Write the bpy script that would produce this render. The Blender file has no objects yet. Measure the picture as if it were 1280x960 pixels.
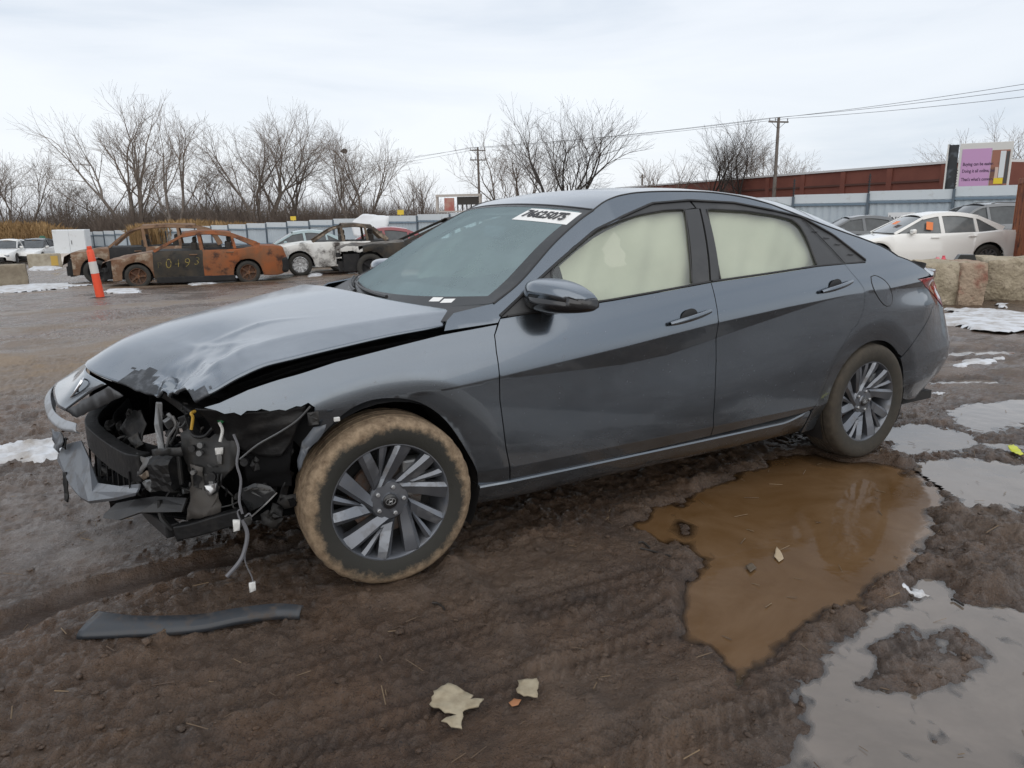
import bpy, bmesh, math, random
import numpy as np
from mathutils import Vector, Matrix, Euler
from mathutils.geometry import delaunay_2d_cdt
random.seed(7); RNG = np.random.default_rng(7)
SC = bpy.context.scene; COL = SC.collection
R = math.radians
# ------------------------------------------------------------------ camera
cam_d = bpy.data.cameras.new('camera'); cam = bpy.data.objects.new('camera', cam_d); COL.objects.link(cam)
CAM = np.array([-0.898, -3.278, 1.323]); YAW, PITCH, ROLL = 0.52826, 0.22451, -0.01143
def _cam_axes():
    f = np.array([math.sin(YAW)*math.cos(PITCH), math.cos(YAW)*math.cos(PITCH), -math.sin(PITCH)])
    r = np.array([math.cos(YAW), -math.sin(YAW), 0.]); u = np.cross(r, f); c, s = math.cos(ROLL), math.sin(ROLL)
    return c*r+s*u, -s*r+c*u, f
cr_, cu_, cf_ = _cam_axes()
cam.matrix_world = Matrix(((cr_[0], cu_[0], -cf_[0], CAM[0]), (cr_[1], cu_[1], -cf_[1], CAM[1]), (cr_[2], cu_[2], -cf_[2], CAM[2]), (0, 0, 0, 1)))
cam_d.sensor_width = 36; cam_d.lens = 930.26/1280*36; cam_d.clip_start = .05; cam_d.clip_end = 3000
SC.camera = cam
# ------------------------------------------------------------------ sky, sun, exposure
SUN_EL, SUN_AZ = R(32), R(205)      # azimuth from +Y toward +X
W = bpy.data.worlds.new('World'); SC.world = W; W.use_nodes = True
nt = W.node_tree; nt.nodes.clear(); N = nt.nodes.new; L = nt.links.new
out = N('ShaderNodeOutputWorld'); sky = N('ShaderNodeTexSky'); sky.sky_type = 'NISHITA'; sky.sun_disc = False
sky.sun_elevation = SUN_EL; sky.sun_rotation = SUN_AZ; sky.air_density = 1.2; sky.dust_density = 1.0
b1 = N('ShaderNodeBackground'); b1.inputs[1].default_value = .10; L(sky.outputs[0], b1.inputs[0])
tc = N('ShaderNodeTexCoord'); mp = N('ShaderNodeMapping'); mp.inputs['Scale'].default_value = (1.1, 1.1, 5.5); mp.inputs['Rotation'].default_value = (R(7), R(-9), 0)
L(tc.outputs['Generated'], mp.inputs[0])
nz = N('ShaderNodeTexNoise'); nz.inputs['Scale'].default_value = 1.6; nz.inputs['Detail'].default_value = 7; nz.inputs['Roughness'].default_value = .52; nz.inputs['Distortion'].default_value = .6
L(mp.outputs[0], nz.inputs['Vector'])
rp = N('ShaderNodeValToRGB'); e = rp.color_ramp.elements
e[0].position = .30; e[0].color = (.60, .66, .745, 1); e[1].position = .62; e[1].color = (.80, .832, .88, 1)
e2 = rp.color_ramp.elements.new(.46); e2.color = (.735, .775, .835, 1)
L(nz.outputs['Fac'], rp.inputs[0])
b2 = N('ShaderNodeBackground'); b2.inputs[1].default_value = 1.0; L(rp.outputs[0], b2.inputs[0])
mx = N('ShaderNodeMixShader'); mx.inputs[0].default_value = .92; L(b1.outputs[0], mx.inputs[1]); L(b2.outputs[0], mx.inputs[2]); L(mx.outputs[0], out.inputs[0])
sun_d = bpy.data.lights.new('sun', 'SUN'); sun_d.energy = 1.1; sun_d.angle = R(100); sun_d.color = (1, .93, .84)
sun = bpy.data.objects.new('sun', sun_d); COL.objects.link(sun)
sdir = Vector((math.sin(SUN_AZ)*math.cos(SUN_EL), math.cos(SUN_AZ)*math.cos(SUN_EL), math.sin(SUN_EL)))
sun.rotation_euler = (-sdir).to_track_quat('-Z', 'Y').to_euler(); sun.location = (0, -10, 20)
SC.view_settings.view_transform = 'Standard'; SC.view_settings.look = 'None'; SC.view_settings.exposure = .26; SC.view_settings.gamma = 1
SC.view_settings.use_curve_mapping = False
SC.render.engine = 'CYCLES'; SC.cycles.max_bounces = 8; SC.cycles.transparent_max_bounces = 16; SC.cycles.glossy_bounces = 4; SC.cycles.diffuse_bounces = 3
SC.cycles.use_adaptive_sampling = True; SC.cycles.adaptive_threshold = .01; SC.cycles.use_denoising = True; SC.cycles.denoising_input_passes = 'RGB_ALBEDO_NORMAL'; SC.cycles.denoising_prefilter = 'ACCURATE'
SC.cycles.caustics_reflective = False; SC.cycles.caustics_refractive = False
# ------------------------------------------------------------------ materials
MATS = {}
def mat(name, base=(.5, .5, .5), rough=.6, metal=0., spec=.5, coat=0., coat_r=.05, vary=None, bump=None, alpha=None, emit=None, dirt=None):
    """vary=(scale, colour2, contrast lo, hi[, detail]); bump=(scale, strength, distance); dirt=(scale, colour, lo, hi)"""
    if name in MATS: return MATS[name]
    m = bpy.data.materials.new(name); m.use_nodes = True; MATS[name] = m
    t = m.node_tree; p = t.nodes['Principled BSDF']; n = t.nodes.new; l = t.links.new
    p.inputs['Base Color'].default_value = (*base, 1); p.inputs['Roughness'].default_value = rough; p.inputs['Metallic'].default_value = metal
    p.inputs['Specular IOR Level'].default_value = spec; p.inputs['Coat Weight'].default_value = coat; p.inputs['Coat Roughness'].default_value = coat_r
    o = n('ShaderNodeTexCoord').outputs['Object']
    col = None
    if vary:
        a = n('ShaderNodeTexNoise'); a.inputs['Scale'].default_value = vary[0]; a.inputs['Detail'].default_value = vary[4] if len(vary) > 4 else 6; a.inputs['Roughness'].default_value = .62; l(o, a.inputs['Vector'])
        r = n('ShaderNodeMapRange'); r.inputs[1].default_value = vary[2]; r.inputs[2].default_value = vary[3]; l(a.outputs['Fac'], r.inputs[0])
        mm = n('ShaderNodeMix'); mm.data_type = 'RGBA'; mm.inputs[6].default_value = (*base, 1); mm.inputs[7].default_value = (*vary[1], 1); l(r.outputs[0], mm.inputs[0])
        col = mm.outputs[2]
    if dirt:
        a = n('ShaderNodeTexNoise'); a.inputs['Scale'].default_value = dirt[0]; a.inputs['Detail'].default_value = 9; a.inputs['Roughness'].default_value = .68; l(o, a.inputs['Vector'])
        r = n('ShaderNodeMapRange'); r.inputs[1].default_value = dirt[2]; r.inputs[2].default_value = dirt[3]; l(a.outputs['Fac'], r.inputs[0])
        mm = n('ShaderNodeMix'); mm.data_type = 'RGBA'; mm.inputs[7].default_value = (*dirt[1], 1); l(r.outputs[0], mm.inputs[0])
        if col: l(col, mm.inputs[6])
        else: mm.inputs[6].default_value = (*base, 1)
        col = mm.outputs[2]
        rr = n('ShaderNodeMapRange'); rr.inputs[3].default_value = rough; rr.inputs[4].default_value = .85; l(r.outputs[0], rr.inputs[0]); l(rr.outputs[0], p.inputs['Roughness'])
        if metal:
            r2 = n('ShaderNodeMapRange'); r2.inputs[3].default_value = metal; r2.inputs[4].default_value = 0; l(r.outputs[0], r2.inputs[0]); l(r2.outputs[0], p.inputs['Metallic'])
        if coat:
            r2 = n('ShaderNodeMapRange'); r2.inputs[3].default_value = coat; r2.inputs[4].default_value = coat*.1; l(r.outputs[0], r2.inputs[0]); l(r2.outputs[0], p.inputs['Coat Weight'])
    if col: l(col, p.inputs['Base Color'])
    if bump:
        a = n('ShaderNodeTexNoise'); a.inputs['Scale'].default_value = bump[0]; a.inputs['Detail'].default_value = 5; l(o, a.inputs['Vector'])
        bb = n('ShaderNodeBump'); bb.inputs['Strength'].default_value = bump[1]; bb.inputs['Distance'].default_value = bump[2]; l(a.outputs['Fac'], bb.inputs['Height']); l(bb.outputs[0], p.inputs['Normal'])
    if alpha is not None: p.inputs['Alpha'].default_value = alpha
    if emit: p.inputs['Emission Color'].default_value = (*emit[:3], 1); p.inputs['Emission Strength'].default_value = emit[3]
    return m
def glass_mat(name, tint, film=.06, film_col=(.5, .55, .55), gloss=1.0, film_scale=6., lo=.5, hi=1.7, ior=1.52):
    """thin automotive glass: see-through tint, fresnel reflection, a pale diffuse film"""
    m = bpy.data.materials.new(name); m.use_nodes = True; MATS[name] = m
    t = m.node_tree; t.nodes.clear(); n = t.nodes.new; l = t.links.new
    o = n('ShaderNodeOutputMaterial'); tr = n('ShaderNodeBsdfTransparent'); tr.inputs[0].default_value = (*tint, 1)
    gl = n('ShaderNodeBsdfGlossy'); gl.inputs['Roughness'].default_value = .015; gl.inputs[0].default_value = (gloss, gloss, gloss, 1)
    fr = n('ShaderNodeFresnel'); fr.inputs[0].default_value = ior
    geo = n('ShaderNodeNewGeometry'); fz = n('ShaderNodeMix'); fz.data_type = 'FLOAT'; fz.inputs[3].default_value = .04
    l(geo.outputs['Backfacing'], fz.inputs[0]); l(fr.outputs[0], fz.inputs[2])
    m1 = n('ShaderNodeMixShader'); l(fz.outputs[0], m1.inputs[0]); l(tr.outputs[0], m1.inputs[1]); l(gl.outputs[0], m1.inputs[2])
    df = n('ShaderNodeBsdfDiffuse'); df.inputs[0].default_value = (*film_col, 1)
    nz = n('ShaderNodeTexNoise'); nz.inputs['Scale'].default_value = film_scale; nz.inputs['Detail'].default_value = 8; nz.inputs['Roughness'].default_value = .7
    tcx = n('ShaderNodeTexCoord'); l(tcx.outputs['Object'], nz.inputs['Vector'])
    r = n('ShaderNodeMapRange'); r.inputs[1].default_value = .3; r.inputs[2].default_value = .75; r.inputs[3].default_value = film*lo; r.inputs[4].default_value = film*hi; l(nz.outputs['Fac'], r.inputs[0])
    m2 = n('ShaderNodeMixShader'); l(r.outputs[0], m2.inputs[0]); l(m1.outputs[0], m2.inputs[1]); l(df.outputs[0], m2.inputs[2]); l(m2.outputs[0], o.inputs[0])
    return m
# ------------------------------------------------------------------ mesh helpers
def link(o, parent=None):
    COL.objects.link(o)
    if parent is not None: o.parent = parent
    return o
def thing(name, label, cat, loc=(0, 0, 0), rz=0., group=None):
    o = bpy.data.objects.new(name, None); o.empty_display_size = .2; COL.objects.link(o)
    o.location = loc; o.rotation_euler = (0, 0, rz)
    return tag(o, label, cat, group)
def tag(o, label=None, cat=None, group=None, kind=None):
    if label: o['label'] = label
    if cat: o['category'] = cat
    if group: o['group'] = group
    if kind: o['kind'] = kind
    return o
def mk(name, v, f, m=None, parent=None, smooth=False, angle=None, nrm=None, midx=None):
    me = bpy.data.meshes.new(name); me.from_pydata([tuple(map(float, p)) for p in v], [], [tuple(map(int, q)) for q in f])
    ms = m if isinstance(m, (list, tuple)) else [m]
    for x in ms:
        if x: me.materials.append(x)
    if midx is not None: me.polygons.foreach_set('material_index', np.array(midx, dtype=np.int32))
    if smooth or nrm is not None: me.polygons.foreach_set('use_smooth', np.ones(len(me.polygons), dtype=bool))
    if angle is not None: me.set_sharp_from_angle(angle=R(angle))
    if nrm is not None: me.normals_split_custom_set_from_vertices([tuple(map(float, x)) for x in nrm])
    me.update()
    return link(bpy.data.objects.new(name, me), parent)
def crs(P, n, closed=False):
    P = np.asarray(P, float)
    Q = np.vstack([P[-1], P, P[0], P[1]]) if closed else np.vstack([2*P[0]-P[1], P, 2*P[-1]-P[-2]])
    o = []; t = np.linspace(0, 1, n, endpoint=False)[:, None]
    for i in range(1, len(Q)-2):
        a, b, c, d = Q[i-1], Q[i], Q[i+1], Q[i+2]
        o.append(.5*((2*b)+(c-a)*t+(2*a-5*b+4*c-d)*t*t+(3*b-a-3*c+d)*t**3))
    if not closed: o.append(Q[-2][None])
    return np.vstack(o)
def resample(P, h, closed=False):
    P = np.asarray(P, float)
    if closed: P = np.vstack([P, P[0]])
    s = np.r_[0, np.cumsum(np.linalg.norm(np.diff(P, axis=0), axis=1))]
    n = max(2, int(math.ceil(s[-1]/h))+1); q = np.linspace(0, s[-1], n)
    o = np.stack([np.interp(q, s, P[:, k]) for k in range(P.shape[1])], -1)
    return o[:-1] if closed else o
def keepres(P, h):
    """resample a closed polygon but keep its corners"""
    P = np.asarray(P, float); o = []
    for i in range(len(P)):
        a, b = P[i], P[(i+1) % len(P)]; n = max(1, int(round(np.linalg.norm(b-a)/h)))
        for k in range(n): o.append(a+(b-a)*k/n)
    return np.array(o)
def inpoly(pts, poly):
    x, y = pts[:, 0], pts[:, 1]; ins = np.zeros(len(pts), bool); n = len(poly); j = n-1
    for i in range(n):
        xi, yi = poly[i]; xj, yj = poly[j]
        c = ((yi > y) != (yj > y)) & (x < (xj-xi)*(y-yi)/(yj-yi+1e-12)+xi); ins ^= c; j = i
    return ins
def insetpoly(P, d):
    P = np.asarray(P, float); n = len(P); A = .5*np.sum(P[:, 0]*np.roll(P[:, 1], -1)-np.roll(P[:, 0], -1)*P[:, 1]); sg = 1 if A > 0 else -1
    e = np.roll(P, -1, 0)-P; e /= np.linalg.norm(e, axis=1)[:, None]+1e-12; nn = np.stack([-e[:, 1], e[:, 0]], -1)*sg
    b = nn+np.roll(nn, 1, 0); b /= np.linalg.norm(b, axis=1)[:, None]+1e-9
    k = np.clip(np.sum(b*nn, 1), .5, 1)
    return P+b*(d/k)[:, None]
def fd_normals(surf, uv, e=.0016):
    a = surf(uv[:, 0]+e, uv[:, 1])-surf(uv[:, 0]-e, uv[:, 1]); b = surf(uv[:, 0], uv[:, 1]+e)-surf(uv[:, 0], uv[:, 1]-e)
    n = np.cross(a, b); return n/(np.linalg.norm(n, axis=1)[:, None]+1e-12)
def panel(name, poly, surf, m, parent, h=.014, flange=.014, inset=.0, lines=(), push=0., keep=True, noise=None):
    """sheet panel cut from a parametric surface: polygon in (u,v), triangulated, with returned edges"""
    P = np.asarray(poly, float)
    if inset: P = insetpoly(P, inset)
    B = keepres(P, h); nb = len(B)
    lo, hi = B.min(0), B.max(0)
    gx, gy = np.meshgrid(np.arange(lo[0]+h/2, hi[0], h), np.arange(lo[1]+h/2, hi[1], h)); gx = gx + (np.arange(gx.shape[0]) % 2)[:, None]*h/2
    G = np.stack([gx.ravel(), gy.ravel()], -1)
    G = G[inpoly(G, insetpoly(B, h*.45))]
    pts = [B]; edges = []; base = nb
    for ln in lines:
        for off in (-.0022, .0022):
            q = resample(np.asarray(ln, float)+np.array([0, off]), h); ok = inpoly(q, insetpoly(B, h*.4)); 
            if len(G):
                d = np.abs(np.interp(G[:, 0], q[:, 0], q[:, 1])-G[:, 1]); G = G[(d > h*.45) | (G[:, 0] < q[:, 0].min()) | (G[:, 0] > q[:, 0].max())]
            idx = np.where(ok)[0]; 
            if len(idx) == 0: continue
            mp = {k: base+i for i, k in enumerate(idx)}; pts.append(q[idx]); base += len(idx)
            edges += [(mp[k], mp[k+1]) for k in idx if k+1 in mp]
    pts.append(G); A = np.vstack(pts)
    vo, eo, fo, *_ = delaunay_2d_cdt([Vector((a, b)) for a, b in A], edges, [list(range(nb))], 1, 1e-5)
    uv = np.array([tuple(v) for v in vo]); V = surf(uv[:, 0], uv[:, 1]); Nn = fd_normals(surf, uv)
    Nn *= -1 if False else 1
    V = V+Nn*push
    if noise is not None: V = V+Nn*noise(V)[:, None]
    F = [tuple(f) for f in fo]
    # orient with the surface normal
    a, b, c = F[0][:3]; g = np.cross(V[b]-V[a], V[c]-V[a])
    if np.dot(g, Nn[a]) < 0: F = [f[::-1] for f in F]
    if flange:
        # boundary edges of the triangulation
        cnt = {}
        for f in F:
            for i in range(len(f)):
                e = (f[i], f[(i+1) % len(f)]); cnt[e] = 1
        bd = [e for e in cnt if (e[1], e[0]) not in cnt]
        VV = [V]; NN = [Nn]; k = len(V); extra = []; nex = []
        for a, b in bd:
            fn = np.cross(V[b]-V[a], Nn[a]); fn /= np.linalg.norm(fn)+1e-12
            extra += [V[a], V[b], V[b]-Nn[b]*flange, V[a]-Nn[a]*flange]; nex += [fn]*4
            F.append((k+1, k, k+3, k+2)); k += 4
        V = np.vstack([V, extra]); Nn = np.vstack([Nn, nex])
    return mk(name, V, F, m, parent, nrm=Nn)
def loft(name, rows, m, parent, close=False, smooth=True, angle=None, flip=False, thick=0.):
    rows = [np.asarray(r, float) for r in rows]; n = len(rows[0]); V = np.vstack(rows); F = []
    for i in range(len(rows)-1):
        for j in range(n-1 if not close else n):
            k = (j+1) % n; q = (i*n+j, i*n+k, (i+1)*n+k, (i+1)*n+j); F.append(q[::-1] if flip else q)
    o = mk(name, V, F, m, parent, smooth, angle)
    if thick:
        md = o.modifiers.new('thickness', 'SOLIDIFY'); md.thickness = thick; md.offset = -1
    return o
def tube_data(path, rad, sides=8, caps=True):
    P = np.asarray(path, float); n = len(P); rad = np.broadcast_to(np.asarray(rad, float), (n,))
    T = np.gradient(P, axis=0); T /= np.linalg.norm(T, axis=1)[:, None]+1e-12
    up = np.array([0, 0, 1.]) if abs(T[0][2]) < .9 else np.array([1., 0, 0]); V = []; F = []
    a = np.linspace(0, 2*math.pi, sides, endpoint=False)
    s = np.cross(T[0], up); s /= np.linalg.norm(s)
    for i in range(n):
        s = s-T[i]*np.dot(s, T[i]); s /= np.linalg.norm(s)+1e-12; u = np.cross(s, T[i])
        V += list(P[i]+rad[i]*(np.cos(a)[:, None]*s+np.sin(a)[:, None]*u))
        if i:
            for j in range(sides): k = (j+1) % sides; F.append(((i-1)*sides+j, (i-1)*sides+k, i*sides+k, i*sides+j))
    if caps: F.append(tuple(range(sides))[::-1]); F.append(tuple(range((n-1)*sides, n*sides)))
    return V, F
def tube(name, path, rad, m, parent=None, sides=8):
    v, f = tube_data(path, rad, sides); return mk(name, v, f, m, parent, True, 50)
class MB:
    """collects shapes that belong to ONE part"""
    def __init__(s): s.v = []; s.f = []
    def add(s, v, f):
        k = len(s.v); s.v += [tuple(map(float, p)) for p in v]; s.f += [tuple(int(i)+k for i in q) for q in f]; return s
    def box(s, c, d, rz=0., M=None):
        c = np.array(c, float); d = np.array(d, float)/2
        v = np.array([(x, y, z) for x in (-1, 1) for y in (-1, 1) for z in (-1, 1)], float)*d
        if rz: a, b = math.cos(rz), math.sin(rz); v = np.stack([v[:, 0]*a-v[:, 1]*b, v[:, 0]*b+v[:, 1]*a, v[:, 2]], -1)
        if M is not None: v = v@np.array(M).T
        return s.add(v+c, [(0, 1, 3, 2), (4, 6, 7, 5), (0, 4, 5, 1), (2, 3, 7, 6), (0, 2, 6, 4), (1, 5, 7, 3)])
    def tube(s, p, r, sides=8): return s.add(*tube_data(p, r, sides))
    def prism(s, poly, a0, a1, axis='y'):
        n = len(poly); v = []
        for a in (a0, a1):
            for p in poly: v.append({'y': (p[0], a, p[1]), 'x': (a, p[0], p[1]), 'z': (p[0], p[1], a)}[axis])
        A = sum(poly[i][0]*poly[(i+1) % n][1]-poly[(i+1) % n][0]*poly[i][1] for i in range(n))
        f = [tuple(range(n)), tuple(range(n, 2*n))[::-1]]+[(i, i+n, (i+1) % n+n, (i+1) % n) for i in range(n)]
        return s.add(v, f)
    def build(s, name, m, parent=None, smooth=False, angle=None, bevel=0.):
        o = mk(name, s.v, s.f, m, parent, smooth, angle)
        bm = bmesh.new(); bm.from_mesh(o.data); bmesh.ops.recalc_face_normals(bm, faces=bm.faces); bm.to_mesh(o.data); bm.free()
        if angle is not None: o.data.set_sharp_from_angle(angle=R(angle))
        if bevel:
            md = o.modifiers.new('bevel', 'BEVEL'); md.width = bevel; md.segments = 2; md.limit_method = 'ANGLE'; md.angle_limit = R(40)
        return o
def lathe(prof, n=64, axis='y'):
    """profile (radius, axial) revolved about y"""
    prof = np.asarray(prof, float); a = np.linspace(0, 2*math.pi, n, endpoint=False); V = []; F = []; k = len(prof)
    for q in a: V += [(r*math.cos(q), y, r*math.sin(q)) for r, y in prof]
    for i in range(n):
        j = (i+1) % n
        for c in range(k-1): F.append((i*k+c, i*k+c+1, j*k+c+1, j*k+c))
    return V, F
def copy_tree(o, parent=None, rename=None):
    c = o.copy(); COL.objects.link(c); c.parent = parent
    for ch in list(o.children): copy_tree(ch, c)
    return c
def text_mesh(name, s, size, m, parent=None, M=None, extrude=.0005, bold=0., shear=0., align='CENTER', sx=1.):
    cu = bpy.data.curves.new(name, 'FONT'); cu.body = s; cu.size = size; cu.extrude = extrude; cu.align_x = align; cu.align_y = 'CENTER'; cu.offset = bold; cu.shear = shear; cu.resolution_u = 2
    o = bpy.data.objects.new('tmp', cu); COL.objects.link(o)
    dg = bpy.context.evaluated_depsgraph_get(); me = bpy.data.meshes.new_from_object(o.evaluated_get(dg)); me.name = name
    COL.objects.unlink(o); bpy.data.objects.remove(o); bpy.data.curves.remove(cu)
    if sx != 1.: me.transform(Matrix.Diagonal((sx, 1, 1, 1)))
    if M is not None: me.transform(M)
    me.materials.clear(); me.materials.append(m)
    return link(bpy.data.objects.new(name, me), parent)
def frame(o, x, y):
    """matrix from origin, x dir and approximate y dir"""
    x = Vector(x).normalized(); z = x.cross(Vector(y)).normalized(); y = z.cross(x)
    return Matrix(((x[0], y[0], z[0], o[0]), (x[1], y[1], z[1], o[1]), (x[2], y[2], z[2], o[2]), (0, 0, 0, 1)))
# numpy value noise
def vnoise(x, y, seed=0):
    xi = np.floor(x).astype(np.int64); yi = np.floor(y).astype(np.int64); fx = x-xi; fy = y-yi
    def hsh(a, b):
        n = (a*374761393+b*668265263+seed*974711) & 0xffffffff; n = ((n ^ (n >> 13))*1274126177) & 0xffffffff
        return ((n ^ (n >> 16)) & 0xffff)/65535.
    u = fx*fx*fx*(fx*(fx*6-15)+10); v = fy*fy*fy*(fy*(fy*6-15)+10)
    return (hsh(xi, yi)*(1-u)+hsh(xi+1, yi)*u)*(1-v)+(hsh(xi, yi+1)*(1-u)+hsh(xi+1, yi+1)*u)*v
def fbm(x, y, f, oc=4, seed=0, gain=.5):
    s = 0; a = 1; t = 0
    for i in range(oc): s = s+a*vnoise(x*f+17.3*i, y*f-9.1*i, seed+i); t += a; a *= gain; f *= 2.03
    return s/t
def sm(a, b, x): k = np.clip((x-a)/(b-a), 0, 1); return k*k*(3-2*k)
def terrain(x, y):
    """the yard falls away behind the car"""
    y = np.asarray(y, float); return -.027*np.where(y > 3, y-1.9, np.where(y > .8, (y-.8)**2/4.4, 0))
# ================================================================== wrecked grey sedan
# body side: plan curve + inward offsets with the pressed creases; t runs along the plan curve, z is height
PL = np.array([(-.95,0),(-.93,.25),(-.87,.47),(-.76,.64),(-.6,.765),(-.4,.84),(-.2,.877),(0,.893),(.5,.903),(1,.908),(1.6,.911),(2.2,.911),(2.72,.906),(3,.893),(3.25,.868),(3.45,.838),(3.62,.79),(3.74,.70),(3.81,.56),(3.84,.4),(3.855,.2),(3.86,0)], float)
_c = crs(PL, 30); _s = np.r_[0, np.cumsum(np.hypot(*np.diff(_c, axis=0).T))]; _s -= np.interp(1., _c[:400, 0], _s[:400])-1.
TMAX = float(_s[-1])-.002
def pl(t):
    x = np.interp(t, _s, _c[:, 0]); y = np.interp(t, _s, _c[:, 1]); e = .02
    dx = np.interp(t+e, _s, _c[:, 0])-np.interp(t-e, _s, _c[:, 0]); dy = np.interp(t+e, _s, _c[:, 1])-np.interp(t-e, _s, _c[:, 1]); l = np.hypot(dx, dy)+1e-9
    return x, y, -dy/l, dx/l
def ip(t, tab): a = np.array(tab); return np.interp(t, a[:, 0], a[:, 1])
ZA = [(-1,.64),(-.4,.67),(.3,.716),(.43,.727),(1.03,.786),(1.51,.839),(2.0,.880),(2.46,.91),(2.75,.918),(3.2,.945),(4.5,.96)]
ZB = [(-1,.63),(.3,.712),(.45,.718),(.63,.713),(1.03,.708),(1.28,.724),(1.51,.763),(1.57,.777),(2.26,.89),(2.46,.91),(2.75,.916),(3.2,.905),(3.5,.90),(4.5,.90)]
BELT = [(-1,.75),(.43,.928),(.99,.985),(1.56,1.012),(2.27,1.055),(2.66,1.062),(3.1,1.06),(3.6,1.0),(4.6,.99)]
def off(t, z):
    za, zb, zt = ip(t, ZA), ip(t, ZB), ip(t, BELT)
    s = np.clip(z-za, 0, None); sb = np.minimum(s, zt-za); o = .10*sb+1.25*sb*sb
    th = np.where(t < 2.6, .20, .55); dB = (za-zb)*th
    o = o+np.where((z <= za) & (z > zb), (za-z)*th, 0)
    Lk = np.where(t < 2.6, ip(t, [(.45,.46),(1.5,.42),(2.6,.36)]), .12); k = np.clip((zb-z)/Lk, 0, 1)
    o = o+np.where(z <= zb, dB*(1-k*k*(3-2*k)), 0)
    o = o+.35*np.clip(.36-z, 0, None)+.12*np.clip(.62-z, 0, None)**2
    o = o+sm(3.2, 3.9, t)*np.clip(.45-z, 0, None)*.5+sm(3.15, 3.6, t)*np.clip(z-.52, 0, None)*.27
    for cx, cz, R2 in ((0., .325, .455), (2.72, .305, .44)):
        r = np.hypot(t-cx, z-cz); q = np.clip(R2+.02-r, 0, .13); o = o+.17*(q-.028*(1-np.exp(-q/.028)))*sm(.05, .1, z-.1)
    h = np.clip(z-zt, 0, None); nar = .33*np.clip((1.15-t)/.65, 0, 1.2)+.30*np.clip((t-2.1)/.7, 0, 1.3)
    return o+np.where(z > zt, .42*h+.5*h*h+nar*h, 0)
def PS(t, z):
    t = np.asarray(t, float); z = np.asarray(z, float); x, y, nx, ny = pl(t); o = off(t, z)
    return np.stack([x-nx*o, -(y-ny*o), z+0*x], -1)
def ps(*tz): return PS(np.array([q[0] for q in tz]), np.array([q[1] for q in tz]))

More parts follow.
